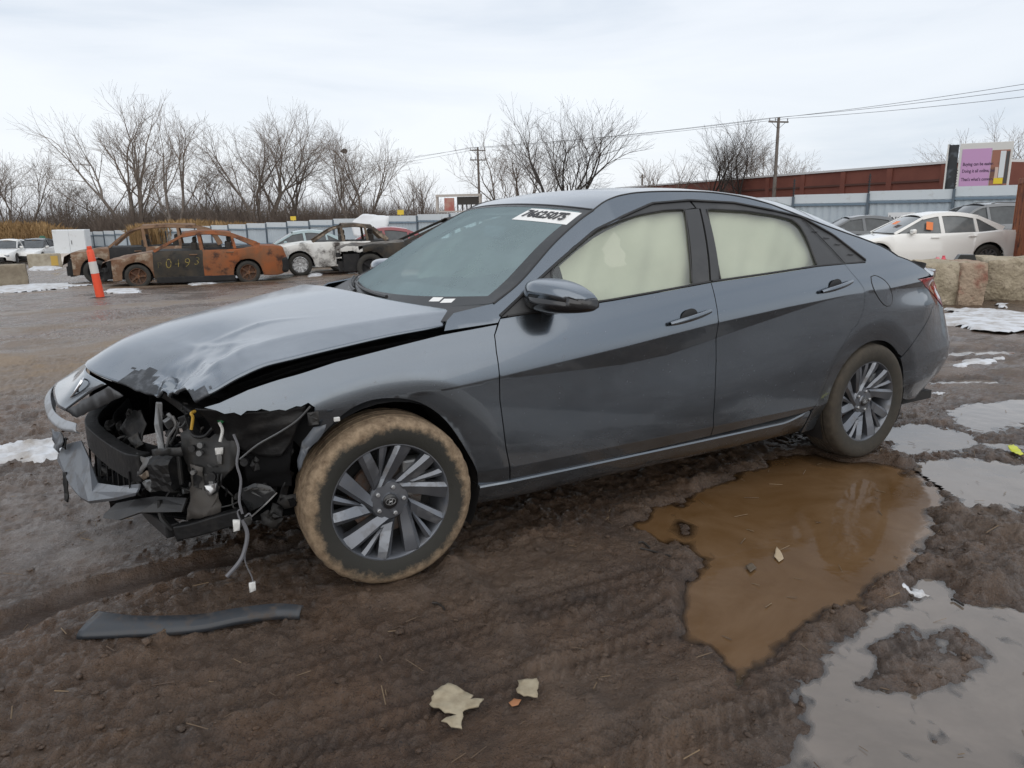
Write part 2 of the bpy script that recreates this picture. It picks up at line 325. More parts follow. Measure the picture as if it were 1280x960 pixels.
def paint_mat():
    m = bpy.data.materials.new('grey_metallic_paint'); m.use_nodes = True; t = m.node_tree; p = t.nodes['Principled BSDF']; n = t.nodes.new; l = t.links.new
    p.inputs['Roughness'].default_value = .34; p.inputs['Metallic'].default_value = .95; p.inputs['Coat Weight'].default_value = 1; p.inputs['Coat Roughness'].default_value = .035; p.inputs['Coat IOR'].default_value = 1.55
    o = n('ShaderNodeTexCoord').outputs['Object']
    fl = n('ShaderNodeTexVoronoi'); fl.inputs['Scale'].default_value = 900; l(o, fl.inputs['Vector'])
    rf = n('ShaderNodeMapRange'); rf.inputs[3].default_value = .95; rf.inputs[4].default_value = 1.05; l(fl.outputs['Color'], rf.inputs[0])
    base = n('ShaderNodeMix'); base.data_type = 'RGBA'; base.blend_type = 'MULTIPLY'; base.inputs[0].default_value = 1; base.inputs[6].default_value = (.138, .163, .192, 1); l(rf.outputs[0], base.inputs[7])
    # road film: streaky dust, thicker towards the sills where spray dried
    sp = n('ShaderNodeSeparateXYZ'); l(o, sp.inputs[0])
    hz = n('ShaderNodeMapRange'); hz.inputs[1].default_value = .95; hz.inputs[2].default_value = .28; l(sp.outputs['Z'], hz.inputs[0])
    mpn = n('ShaderNodeMapping'); mpn.inputs['Scale'].default_value = (1.2, 1.2, 3.2); l(o, mpn.inputs[0])
    nz = n('ShaderNodeTexNoise'); nz.inputs['Scale'].default_value = 3.2; nz.inputs['Detail'].default_value = 10; nz.inputs['Roughness'].default_value = .68; nz.inputs['Distortion'].default_value = .8; l(mpn.outputs[0], nz.inputs['Vector'])
    nr = n('ShaderNodeMapRange'); nr.inputs[1].default_value = .36; nr.inputs[2].default_value = .72; l(nz.outputs['Fac'], nr.inputs[0])
    ad = n('ShaderNodeMath'); ad.operation = 'MULTIPLY'; l(hz.outputs[0], ad.inputs[0]); l(nr.outputs[0], ad.inputs[1])
    spk = n('ShaderNodeTexNoise'); spk.inputs['Scale'].default_value = 60; spk.inputs['Detail'].default_value = 3; l(o, spk.inputs['Vector'])
    spr = n('ShaderNodeMapRange'); spr.inputs[1].default_value = .68; spr.inputs[2].default_value = .76; l(spk.outputs['Fac'], spr.inputs[0])
    sp2 = n('ShaderNodeMath'); sp2.operation = 'MULTIPLY'; sp2.inputs[1].default_value = .16; l(spr.outputs[0], sp2.inputs[0])
    fa = n('ShaderNodeMath'); fa.operation = 'MULTIPLY_ADD'; fa.inputs[1].default_value = .22; fa.use_clamp = True; l(ad.outputs[0], fa.inputs[0]); l(sp2.outputs[0], fa.inputs[2])
    f0 = n('ShaderNodeMath'); f0.operation = 'ADD'; f0.inputs[1].default_value = .02; f0.use_clamp = True; l(fa.outputs[0], f0.inputs[0])
    ge = n('ShaderNodeNewGeometry'); sn = n('ShaderNodeSeparateXYZ'); l(ge.outputs['Normal'], sn.inputs[0])     # dust and bright sky reflection put into the colour of upward-facing metal
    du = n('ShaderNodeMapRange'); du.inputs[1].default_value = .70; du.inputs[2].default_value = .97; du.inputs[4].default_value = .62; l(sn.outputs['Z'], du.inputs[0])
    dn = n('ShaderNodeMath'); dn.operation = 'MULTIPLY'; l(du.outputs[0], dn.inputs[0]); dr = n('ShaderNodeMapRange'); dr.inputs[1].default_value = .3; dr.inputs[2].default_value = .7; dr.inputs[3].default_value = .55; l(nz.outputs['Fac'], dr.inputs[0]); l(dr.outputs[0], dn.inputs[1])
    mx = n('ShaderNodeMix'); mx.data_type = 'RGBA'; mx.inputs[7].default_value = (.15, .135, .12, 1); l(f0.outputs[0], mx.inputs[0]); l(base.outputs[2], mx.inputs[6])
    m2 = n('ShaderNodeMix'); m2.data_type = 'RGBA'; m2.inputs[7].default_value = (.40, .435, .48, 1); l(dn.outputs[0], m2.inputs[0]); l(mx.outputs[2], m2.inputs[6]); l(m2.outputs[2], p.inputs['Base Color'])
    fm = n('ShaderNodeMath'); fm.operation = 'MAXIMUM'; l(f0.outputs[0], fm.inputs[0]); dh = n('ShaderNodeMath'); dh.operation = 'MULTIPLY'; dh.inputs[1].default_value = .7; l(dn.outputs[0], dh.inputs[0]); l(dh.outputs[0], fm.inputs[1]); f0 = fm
    for inp, a, b in (('Coat Weight', 1., 0.), ('Metallic', .95, 0.), ('Roughness', .19, .8)):
        r = n('ShaderNodeMapRange'); r.inputs[3].default_value = a; r.inputs[4].default_value = b; l(f0.outputs[0], r.inputs[0]); l(r.outputs[0], p.inputs[inp])
    r = n('ShaderNodeMapRange'); r.inputs[3].default_value = .03; r.inputs[4].default_value = .30; l(f0.outputs[0], r.inputs[0]); l(r.outputs[0], p.inputs['Coat Roughness'])
    return m
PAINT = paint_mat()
BLACK = mat('black_plastic', (.012, .012, .013), .45, vary=(9, (.03, .028, .026), .45, .75))
TRIM = mat('matte_trim', (.035, .036, .038), .42, vary=(5, (.06, .06, .06), .45, .75))
DARK = mat('dark_inner_metal', (.013, .013, .014), .7, vary=(6, (.03, .027, .024), .45, .8))  # near-black, mottled; floor pan, wheel liners, dust shields
GREYP = mat('grey_bumper_plastic', (.075, .082, .092), .42, dirt=(14, (.12, .105, .09), .5, .85))
STEEL = mat('dull_steel', (.16, .165, .17), .45, metal=.6, dirt=(9, (.10, .085, .07), .45, .75))
ALU = mat('aluminium', (.5, .51, .52), .35, metal=.9, dirt=(12, (.16, .14, .12), .5, .8))
RUBBER = mat('rubber', (.016, .016, .017), .7)
WHITEP = mat('white_plastic', (.6, .6, .58), .5)
GLASS = glass_mat('tinted_car_glass', (.84, .89, .84), .05, (.60, .62, .56), film_scale=2., ior=1.85)
WSGLASS = glass_mat('windshield_glass', (.66, .82, .83), .30, (.54, .70, .74), film_scale=1.5, lo=.85, hi=1.2, ior=1.72)  # pale teal film puts sky reflection into the glass colour, besides dust
car = thing('sedan', 'dark grey four-door sedan with its front end torn open, standing in the mud', 'car')

def crumple(amp, x0, x1, f=4.):
    return lambda V: amp*(1-sm(x0, x1, V[:, 0]))*(fbm(V[:, 0]+3, V[:, 2]+V[:, 1], f, 3, 5)-.5)*2
ARCH_F = [(.36,.262),(.346,.35),(.312,.43),(.225,.575),(.13,.66),(.035,.694),(-.06,.70),(-.139,.676),(-.21,.622),(-.257,.567)]
ARCH_F = crs(ARCH_F, 5).tolist()
FD = [(.464,.918),(.440,.88),(.434,.822),(.436,.639),(.46,.45),(.492,.30)]
FTOP = [(.464,.918),(.356,.909),(.232,.899),(.068,.877),(-.17,.842),(-.36,.80),(-.464,.774),(-.554,.738)]
MID = [(1.546,1.017),(1.545,.93),(1.547,.855),(1.557,.672),(1.552,.412),(1.565,.308)]
RG = crs([(2.452,1.060),(2.482,1.02),(2.537,.966),(2.571,.92),(2.577,.834),(2.536,.755),(2.478,.71),(2.413,.622),(2.36,.54),(2.305,.42),(2.262,.345)], 3).tolist()
BELTL = [(.471,.94),(.737,.958),(1.005,.975),(1.262,.996),(1.532,1.019),(1.887,1.037),(2.232,1.058)]
APL = [(.472,.943),(.668,1.053),(.811,1.133),(1.021,1.249),(1.184,1.306),(1.367,1.36),(1.584,1.373),(1.847,1.361),(2.062,1.326),(2.272,1.29),(2.45,1.2),(2.612,1.07)]
SHG = lambda L_: [(a+.013, b-.001) for a, b in L_]
APL = SHG(APL); BELTL = [(a+.009, b-.003) for a, b in BELTL[:-3]]+[(a+.014, b-.002) for a, b in BELTL[-3:]]
LA = [(a, b) for a, b in ZA if .2 < a < 3.7]; LB = [(a, b) for a, b in ZB if .2 < a < 3.7]
CL = [[(q, ip(q, ZA)) for q in np.arange(.2, 2.5, .01)], [(q, ip(q, ZB)) for q in np.arange(.5, 2.45, .01)]]
CLR = [[(q, ip(q, ZA)) for q in np.arange(2.76, 3.4, .01)], [(q, ip(q, ZB)) for q in np.arange(2.85, 3.4, .01)]]
LIP = [[(q, .36) for q in np.arange(.5, 2.3, .01)]]
near = []
def side(name, poly, m=PAINT, **k):
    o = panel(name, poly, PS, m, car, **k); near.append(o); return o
fender_front = [(-.257,.613),(-.243,.64),(-.249,.67),(-.262,.68),(-.258,.70),(-.276,.716),(-.30,.706),(-.315,.709),(-.35,.698),(-.37,.703),(-.40,.700),(-.425,.709),(-.44,.704),(-.47,.706),(-.49,.692),(-.51,.703),(-.54,.700),(-.565,.712),(-.605,.724)]
def fend_noise(V):
    return crumple(.022, -.45, -.12, 5.)(V)-.02*np.exp(-((V[:, 0]+.20)/.05)**2)*sm(.70, .84, V[:, 2])*0
side('front_fender', FD+[(.486,.262)]+ARCH_F+fender_front+FTOP[::-1][:-1], h=.012, inset=.0022, lines=CL[:1], noise=fend_noise)
fd = side('front_door', BELTL[:5]+MID[1:]+[(1.03,.298),(.494,.296)]+FD[::-1][1:-1], h=.012, inset=.0022, lines=CL+LIP)
rd = side('rear_door', [(1.546,1.017),(1.901,1.035),(2.246,1.056)]+RG+[(2.22,.33),(1.9,.318)]+MID[::-1][:-1], h=.012, inset=.0022, lines=CL+LIP)
arc = lambda a0, a1, n=26, r=.345, c=(2.72, .305): [(c[0]+r*math.cos(R(a)), c[1]+r*math.sin(R(a))) for a in np.linspace(a0, a1, n)]
side('quarter_panel', [(2.632,1.067),(2.916,1.082),(2.989,1.058),(3.099,1.016),(3.204,.967),(3.052,.956),(3.221,.891),(3.438,.826),(3.405,.817),(3.289,.772),(3.227,.720),(3.064,.597),(2.995,.535)]+arc(40, 180)[1:]+[(2.372,.2),(2.262,.2),(2.262,.345)]+RG[::-1][1:], h=.012, lines=CLR, flange=.012)
side('rear_bumper', [(2.998,.531),(3.066,.593),(3.230,.716),(3.292,.768),(3.408,.813),(3.442,.822),(3.622,.744),(3.7,.742),(TMAX,.742),(TMAX,.20),(3.75,.20),(3.45,.215),(3.2,.245),(3.068,.285),(3.064,.305)]+arc(2, 39)[1:], h=.016, inset=.0015)
side('tail_panel', [(3.268,.958),(3.33,.968),(TMAX,.968),(TMAX,.747),(3.63,.749),(3.455,.90)], h=.02, inset=.001)
CANT = [(.463,.991),(.608,1.065),(.812,1.202),(.977,1.299),(1.055,1.337),(1.12,1.371),(1.191,1.393),(1.261,1.405),(1.33,1.412),(1.465,1.417),(1.7,1.415),(1.9,1.395),(2.05,1.364),(2.19,1.324),(2.47,1.238),(2.80,1.142),(2.903,1.083)]
CANT = SHG(CANT)
CANT = [tuple(q) for q in crs(CANT, 3)]
side('pillar_and_roof_rail', CANT+[(2.632,1.067)]+APL[::-1][1:]+[(.466,.923),(.246,.910),(.27,.943),(.306,.966)], h=.014, flange=.008)
for nm, poly in (('window_frame', APL[:7]+SHG([(1.60,1.345),(1.538,1.337),(1.413,1.333),(1.273,1.315),(1.154,1.29),(1.036,1.253),(.891,1.184),(.758,1.101),(.719,.962),(.6,.952)])),
                 ('window_frame', SHG([(1.60,1.371)])+APL[7:]+SHG([(2.240,1.060),(2.239,1.194),(2.234,1.252),(2.184,1.283),(2.078,1.303),(1.904,1.325),(1.665,1.337),(1.61,1.343)])),
                 ('pillar_trim', SHG([(1.538,1.336),(1.622,1.341),(1.526,1.021),(1.429,1.018)])), ('pillar_trim', SHG([(1.632,1.341),(1.665,1.336),(1.593,1.028),(1.538,1.021)]))):
    o = side(nm, poly, TRIM, h=.016, flange=.012, push=-.003)
o = side('window_pane', SHG([(.722,.964),(.758,1.099),(.891,1.182),(1.036,1.251),(1.154,1.288),(1.273,1.313),(1.413,1.331),(1.537,1.335),(1.478,1.185),(1.429,1.019),(1.2,.994),(.978,.972)]), GLASS, h=.03, flange=0, push=-.009)
o2 = side('window_pane', SHG([(1.666,1.335),(1.904,1.323),(2.078,1.301),(2.184,1.281),(2.232,1.250),(2.237,1.194),(2.236,1.062),(1.891,1.038),(1.594,1.024)]), GLASS, h=.03, flange=0, push=-.009)
# rubber seal along the window openings and belt
def seal(name, tz, r=.005, push=.0, m=BLACK, sh=True):
    if sh: tz = SHG(tz)
    P_ = PS(np.array([q[0] for q in tz]), np.array([q[1] for q in tz])); P_[:, 1] -= push
    o = tube(name, resample(P_, .03), r, m, car, 6); near.append(o); return o
seal('belt_seal', [(.5,.943),(.737,.960),(1.005,.977),(1.262,.998),(1.53,1.021)], .0055); seal('belt_seal', [(1.54,1.022),(1.887,1.040),(2.232,1.060),(2.6,1.064)], .0055)
seal('roof_seal', [(a, b+.004) for a, b in APL], .0065, sh=False)
seal('window_seal', [(.72,.97),(.758,1.101),(.891,1.184),(1.036,1.253),(1.154,1.29),(1.273,1.315),(1.413,1.333),(1.538,1.337),(1.478,1.185),(1.43,1.024)], .0045, -.004)
seal('window_seal', [(1.594,1.03),(1.665,1.337),(1.904,1.325),(2.078,1.303),(2.184,1.283),(2.228,1.255),(2.239,1.194),(2.238,1.069)], .0055, -.003)
seal('quarter_gap', [(2.275,1.284),(2.33,1.21),(2.40,1.12),(2.44,1.066)], .002, .002)
for k in range(4):     # embossed dashes on the triangular quarter trim
    a = 2.33+.065*k; zt = ip(a, APL)-.03
    seal('trim_rib', [(a-.03, zt-.012), (a+.012, zt-.016)], .0022, .002, TRIM)
# fuel flap: its own little panel with a dark gap round it
FUEL = crs([(2.633,.989),(2.681,.991),(2.753,.958),(2.812,.895),(2.822,.848),(2.79,.826),(2.735,.846),(2.67,.90),(2.637,.944)], 5, True)
side('fuel_flap', FUEL, h=.015, flange=.003, push=.0012, inset=.003)
seal('fuel_flap_gap', [tuple(q) for q in FUEL]+[tuple(FUEL[0])], .0028, sh=False)
TLM = mat('red_lamp_lens', (.22, .008, .012), .12, coat=.6, vary=(26, (.42, .03, .03), .5, .6, 2))
side('taillight', [(3.055,.953),(3.264,.957),(3.45,.90),(3.622,.75),(3.443,.828),(3.223,.892)], TLM, h=.016, inset=.002, push=.002)
side('light_bar', [(3.50,.855),(3.47,.905),(TMAX,.91),(TMAX,.865)], TLM, h=.03, push=.003)
for q in (.0, .012, .024): pass
# sill with its bright edge
def sill_rows(sg):
    ts = np.linspace(.362, 2.255, 60); rows = []
    for z, o_ in ((.300,.07),(.2975,.010),(.290,.008),(.240,.034),(.210,.056),(.198,.075),(.197,.22)):
        x, y, nx, ny = pl(ts); f = sm(.36, .5, ts)*.008; rows.append(np.stack([x, -(y-o_-.028+f), np.full_like(x, z)+.03*sm(2.05, 2.27, ts)*(z-.19)/.1], -1))
    return rows
near.append(loft('sill', sill_rows(1), PAINT, car, angle=35, flip=True))
# door handles (cup + bar)
def handle(t0, z0, par):
    b = PS(t0, z0); ex = PS(t0+.1, z0+.013)-PS(t0-.1, z0-.013); ex /= np.linalg.norm(ex); ez = np.array([0, 0, 1.]); ey = np.array([0, -1., 0])
    m1 = MB(); s = np.linspace(-1, 1, 15)
    rows = []
    for k in s:
        w = .013*(1-.35*abs(k)**3); d = .014+.016*(1-k*k); c = b+ex*k*.118+ey*d
        a = np.linspace(0, 2*math.pi, 10, endpoint=False)
        rows.append([c+ez*(w*math.cos(q)+.004*k)+ey*(.008*math.sin(q)) for q in a])
    o = loft('door_handle', rows, PAINT, car, True, True); near.append(o)
    v = []; n = 18
    for rr, dd in ((1., .0015), (.8, .001), (.0, .0008)):
        for q in np.linspace(0, 2*math.pi, n, endpoint=False): v.append(b+ex*(.002+.05*rr*math.cos(q))+ez*(.036*rr*math.sin(q))+ey*dd+np.array([0, 0, 0]))
    f = [(i*n+j, i*n+(j+1) % n, (i+1)*n+(j+1) % n, (i+1)*n+j) for i in range(2) for j in range(n)]
    near.append(mk('handle_cup', v, f, TRIM, car, True))
handle(1.378, .880, fd); handle(2.342, .957, rd)
# ---- mirror the intact side
for o in near:
    c = o.copy(); COL.objects.link(c); c.parent = car; c.scale = (1, -1, 1)
# ---- roof, rear window, boot lid: lofted across from rail to rail
def edge_pt(x):      # rail point for a given t
    z = np.interp(x, [q[0] for q in CANT], [q[1] for q in CANT]); return PS(x, z)
def across(p, zc, ex, n=41, xc=None):
    u = np.linspace(-1, 1, n); w = abs(p[1]); sh = (1-np.abs(u)**ex)
    x = p[0]+((xc if xc is not None else p[0])-p[0])*(1-u*u)
    return np.stack([x, u*w, p[2]+(zc-p[2])*sh], -1)
ZC = [(1.0,1.368),(1.06,1.383),(1.15,1.406),(1.313,1.435),(1.542,1.449),(1.8,1.451),(2.05,1.443),(2.25,1.428),(2.45,1.402)]
rows = []
for t in np.r_[np.linspace(1.068, 1.4, 14), np.linspace(1.45, 2.42, 22)]:
    p = edge_pt(t); xc = p[0]-.055*(1-sm(1.05, 1.5, t))
    rows.append(across(p, ip(xc, ZC), 2.3+.5*sm(1.9, 2.4, t), xc=xc))
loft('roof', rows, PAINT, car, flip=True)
rail = PS(np.array([q[0] for q in CANT if q[0] >= 1.06]), np.array([q[1] for q in CANT if q[0] >= 1.06]))
o = tube('roof_ditch', resample(rail+np.array([0, .001, .0005]), .03), .004, BLACK, car, 6); c = o.copy(); COL.objects.link(c); c.parent = car; c.scale = (1, -1, 1)
ZR = [(2.42,1.405),(2.6,1.362),(2.8,1.30),(3.0,1.23),(3.2,1.15),(3.3,1.112)]
rows = [across(edge_pt(t), ip(xc, ZR), 2.9, xc=xc) for t, xc in zip(np.linspace(2.42, 2.895, 20), np.linspace(2.42, 3.30, 20))]
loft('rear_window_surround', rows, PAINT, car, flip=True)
rows = []
for t, xc in zip(np.linspace(2.45, 2.86, 16), np.linspace(2.46, 3.27, 16)):
    a = across(edge_pt(t), ip(xc, ZR), 2.9, xc=xc, n=61)[9:-9]; a[:, 2] += .004; rows.append(a)
loft('rear_window', rows, GLASS, car, flip=True)
rows = []
SEAM = [(2.912,1.083),(2.989,1.060),(3.099,1.018),(3.204,.968),(3.28,.962),(3.42,.967),(3.55,.967)]
for (t, z), xc, zc in zip(crs(SEAM, 4), np.linspace(3.302, 3.86, 25), np.interp(np.linspace(0, 1, 25), [0, .3, .7, .9, 1], [1.112, 1.075, 1.045, 1.03, .985])):
    rows.append(across(PS(t, z)+np.array([0, .001, .001]), zc, 2.6, xc=min(xc, 3.72)))
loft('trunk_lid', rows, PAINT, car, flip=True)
tube('trunk_seam', resample(PS(*np.array(SEAM[:4]).T), .02), .0028, BLACK, car, 6)
# ---- windshield: edges from the A-pillars
WSE = np.array(SHG([(.463,.991),(.608,1.065),(.812,1.202),(.977,1.299),(1.055,1.337)])); WE = crs(PS(WSE[:, 0], WSE[:, 1]), 6)
WE = resample(WE, .03); nW = len(WE)
WB = np.array([.235, 0, .938]); WT = np.array([1.0, 0, 1.368])
def ws_pt(s, u):
    """s 0 base..1 header, u -1..1 across"""
    i = s*(nW-1); e = np.stack([np.interp(i, np.arange(nW), WE[:, k]) for k in range(3)], -1)
    c = WB+(WT-WB)*s[..., None]+np.array([-.3, 0, .62])*(.055*s*(1-s)*4)[..., None]
    k = 1-np.abs(u)**2.2
    p = e*(1-k)[..., None]+c*k[..., None]; p[..., 1] = u*np.abs(e[..., 1]); return p
def ws_grid(name, s0, s1, u0, u1, m, par, lift=0., ns=24, nu=40):
    s, u = np.meshgrid(np.linspace(s0, s1, ns), np.linspace(u0, u1, nu), indexing='ij'); p = ws_pt(s, u); p = p+np.array([-.49, 0, .87])*lift
    return loft(name, list(p), m, par, flip=False)
ws = ws_grid('windshield', 0, 1, -1, 1, WSGLASS, car, 0)
FRIT = mat('black_frit', (.02, .022, .024), .35, dirt=(30, (.09, .09, .09), .5, .9))
ws_grid('frit_band', -.0, .085, -1, 1, FRIT, ws, .0012, 6); ws_grid('frit_band', .965, 1, -1, 1, FRIT, ws, .0012, 4)
ws_grid('frit_band', .05, 1, -1, -.925, FRIT, ws, .0012, 24, 6); ws_grid('frit_band', .05, 1, .925, 1, FRIT, ws, .0012, 24, 6)
tube('windshield_seal', np.vstack([ws_pt(np.linspace(0, 1, 30), np.full(30, -1.)), ws_pt(np.ones(30), np.linspace(-1, 1, 30)), ws_pt(np.linspace(1, 0, 30), np.ones(30))]), .0055, BLACK, car, 6)
# auction sticker with the lot number, and two little stickers near the base
STK = mat('paper_white', (.78, .78, .76), .6); INK = mat('ink_black', (.012, .012, .014), .5)
def sticker(name, s0, s1, u0, u1, m, par):
    return ws_grid(name, s0, s1, u0, u1, m, par, .0015, 5, 16)
stk = sticker('lot_sticker', .80, .945, -.955, -.45, STK, ws)
def ws_text(txt, s, u, size, par, sx=.8, bold=.006):
    S, U = np.array([s]), np.array([u]); o_ = ws_pt(S, U)[0]; X = ws_pt(S, U-.02)[0]-ws_pt(S, U+.02)[0]; Y = ws_pt(S+.02, U)[0]-ws_pt(S-.02, U)[0]
    M = frame(Vector(o_)+Vector((-.49, 0, .87))*.0035, X, Y)
    return text_mesh('lot_number', txt, size, INK, par, M, .0003, bold, 0, 'CENTER', sx)
ws_text('76625075', .874, -.695, .088, stk, .74, .003)
for k in range(2): sticker('small_sticker', .045-.012*k, .078-.012*k, -.68-.085*k, -.61-.085*k, STK, ws)
# ---- crumpled hood: control net, crease and folds
def net(rows, nu, nv):
    A = np.array([crs(r, nu) for r in rows]); return np.stack([crs(A[:, j], nv) for j in range(A.shape[1])], 1)
H_E0 = [(.285,-.735,.903),(.08,-.745,.888),(-.106,-.75,.866),(-.26,-.757,.846),(-.38,-.76,.828),(-.46,-.757,.800),(-.60,-.715,.724)]
H_C1 = [(.365,-.66,.951),(.13,-.65,.938),(-.097,-.64,.918),(-.258,-.625,.899),(-.385,-.62,.878),(-.46,-.62,.846),(-.615,-.60,.770)]
H_R2 = [(.23,-.36,.968),(.06,-.35,.957),(-.12,-.33,.944),(-.30,-.32,.922),(-.44,-.33,.862),(-.56,-.34,.812),(-.72,-.38,.718)]
H_R3 = [(.155,0,.986),(.0,0,.976),(-.2,0,.956),(-.4,0,.928),(-.6,0,.882),(-.76,0,.832),(-.893,0,.757)]
H_R4 = [(.12,.33,.986),(-.02,.33,.968),(-.2,.33,.938),(-.4,.33,.900),(-.55,.33,.866),(-.67,.33,.828),(-.775,.31,.774)]
H_R5 = [(.11,.62,.965),(-.03,.62,.938),(-.2,.62,.900),(-.35,.61,.866),(-.45,.60,.846),(-.54,.585,.828),(-.63,.56,.808)]
H_E5 = [(.08,.735,.92),(-.06,.74,.89),(-.2,.745,.858),(-.33,.745,.83),(-.42,.735,.81),(-.48,.72,.795),(-.54,.70,.77)]
def hood_disp(P):
    x, y = P[..., 0], P[..., 1]; n1 = fbm(x+5, y+2, 5.5, 3, 21)-.5; n2 = fbm(x*1.3+1, y-4, 15, 2, 33)-.5
    k = np.exp(-((x+.62)/.20)**2-((y+.52)/.24)**2)
    P = P.copy(); P[..., 2] += k*(n1*.045+n2*.028)+.0035*(fbm(x+2, y, 3, 2, 44)-.5)
    rd_ = np.exp(-(((x+.45)*.86+(y+.42)*.5)/.018)**2-(((x+.45)*.5-(y+.42)*.86)/.12)**2); P[..., 2] += .010*rd_       # pushed-up fold
    rd_ = np.exp(-(((x+.33)*.35+(y+.36)*.94)/.014)**2-(((x+.33)*.94-(y+.36)*.35)/.16)**2); P[..., 2] += .006*rd_
    d = np.exp(-((x+.70)/.085)**2-((y+.44)/.12)**2); P[..., 2] -= .034*d*(1+.8*n2*6); P[..., 0] += .022*d      # the punched-in corner
    return P
top = net([H_C1, H_R2, H_R3, H_R4, H_R5, H_E5], 20, 20); flank = net([H_E0, H_C1], 20, 8)
top = hood_disp(top); fl = hood_disp(flank)
allr = np.vstack([fl[:-1], top])
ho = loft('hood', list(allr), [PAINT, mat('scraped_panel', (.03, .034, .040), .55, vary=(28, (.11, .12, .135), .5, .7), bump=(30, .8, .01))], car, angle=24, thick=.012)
_fc = np.array([ho.data.vertices[i].co for p_ in ho.data.polygons for i in p_.vertices]).reshape(-1, 4, 3).mean(1)
_v = _fc-CAM; _u = 640+930.26*(_v@cr_)/(_v@cf_); _w = 480-930.26*(_v@cu_)/(_v@cf_)
_sc = inpoly(np.stack([_u, _w], -1)+(np.stack([fbm(_fc[:, 0], _fc[:, 1], 40, 2, 3), fbm(_fc[:, 1], _fc[:, 0], 40, 2, 4)], -1)-.5)*14, np.array([(147,492),(150,480),(160,470),(168,460),(178,465),(196,466),(199,505),(182,505),(165,500)]))
_sc |= inpoly(np.stack([_u, _w], -1)+(np.stack([fbm(_fc[:, 0], _fc[:, 1], 40, 2, 5), fbm(_fc[:, 1], _fc[:, 0], 40, 2, 6)], -1)-.5)*12, np.array([(224,510),(234,496),(250,485),(266,486),(258,500),(250,512)]))
ho.data.polygons.foreach_set('material_index', _sc.astype(np.int32))     # paint scraped off at the punched-in corner
# ---- cowl and wipers
cow = np.array([ws_pt(np.full(30, .02), np.linspace(-1, 1, 30))])[0]
rows = [cow+np.array([0, 0, -.004]), cow+np.array([-.07, 0, -.02]), cow+np.array([-.16, 0, -.06])]
loft('cowl_panel', rows, BLACK, car)
def wiper(u0, u1, s0, s1):
    n = 14; s = np.linspace(s0, s1, n); u = np.linspace(u0, u1, n); p = ws_pt(s, u)+np.array([-.49, 0, .87])*.022
    w = tube('wiper_arm', p, np.linspace(.009, .005, n), BLACK, car, 6)
    q = ws_pt(s[4:]+.012, u[4:])+np.array([-.49, 0, .87])*.010; tube('wiper_blade', q, .006, RUBBER, w, 6)
wiper(-.28, .42, .035, .075); wiper(.22, .80, .03, .05)
# ---- inner structure that closes the body off
inn = MB()
inn.box((1.95, 0, .22), (3.2, 1.5, .05)); inn.box((.43, 0, .58), (.04, 1.5, .66)); inn.box((3.5, 0, .5), (.3, 1.2, .5))
inn.build('floor_pan', DARK, car)
ts = np.linspace(.44, 3.45, 60)
for sg in (1, -1):
    rows = []
    for z, d in ((.24, .06), (.5, .07), (.75, .07), (.9, .08)):
        p = PS(ts, np.minimum(z, ip(ts, BELT)-.015)); p[:, 1] += d; p[:, 1] *= sg; rows.append(p)
    p = PS(ts, ip(ts, BELT)-.012); p[:, 1] += .03; p[:, 1] *= sg; rows.append(p)
    loft('inner_door_panel', rows, mat('interior_black', (.02, .02, .021), .7), car)
for cx, cy, rr in ((0, 0, .365), (2.72, 0, .358)):
    for sg in (-1, 1):
        V = []; n = 26
        for w_ in (.862 if cx > 1 else .855, .50):
            for a in np.linspace(R(-28), R(208), n): V.append((cx+rr*math.cos(a), sg*w_, .315+rr*math.sin(a)))
        F = [(j, j+1, n+j+1, n+j) for j in range(n-1)]
        k = len(V); V.append((cx, sg*.5, .315)); F += [(n+j, n+j+1, k) for j in range(n-1)]
        if cx == 0 and sg == -1:
            a0 = int(n*.70); F = [f for f in F if f[0] % n < a0 or len(f) == 3 and f[0]-n < a0]
        mk('wheel_liner', V, F, DARK, car, True)
# ---- cabin
FAB = mat('grey_seat_cloth', (.10, .105, .105), .9, vary=(20, (.14, .145, .14), .4, .7)); AIRB = mat('airbag_cloth', (.62, .60, .50), .85, vary=(1.6, (.52, .51, .42), .35, .65))
def rbox(name, c, d, m, par, bev=.03, rot=(0, 0, 0)):
    b = MB(); b.box((0, 0, 0), d); o = b.build(name, m, par, True, 60, bev); o.location = c; o.rotation_euler = rot; return o
for sg in (-1, 1):
    st = rbox('front_seat', (1.42, sg*.37, .48), (.52, .50, .16), FAB, car, .05)
    b_ = rbox('seat_back', (.30, 0, .33), (.14, .48, .62), FAB, st, .05, (0, R(16), 0)); rbox('headrest', (.43, 0, .72), (.10, .26, .17), FAB, st, .04, (0, R(10), 0))
rs = rbox('rear_seat', (2.3, 0, .50), (.5, 1.3, .16), FAB, car, .05); rbox('seat_back', (.30, 0, .32), (.14, 1.28, .60), FAB, rs, .05, (0, R(22), 0))
dash = MB(); dash.prism([(.45,.62),(.46,.90),(.56,.955),(.80,.95),(.92,.90),(.90,.80),(.80,.62)], -.72, .72); dash.build('dashboard', mat('dash_black', (.03, .033, .034), .65), car, True, 30, .02)
th_ = np.linspace(0, 2*math.pi, 41); sw = [(1.02+.06*math.sin(a)*.0+.17*math.sin(a)*-.38, -.38+.18*math.cos(a), .90+.17*math.sin(a)) for a in th_]
stw = tube('steering_wheel', sw, .014, BLACK, car, 8); rbox('wheel_hub', (1.0, -.38, .90), (.08, .17, .12), BLACK, stw, .02, (0, R(-22), 0))
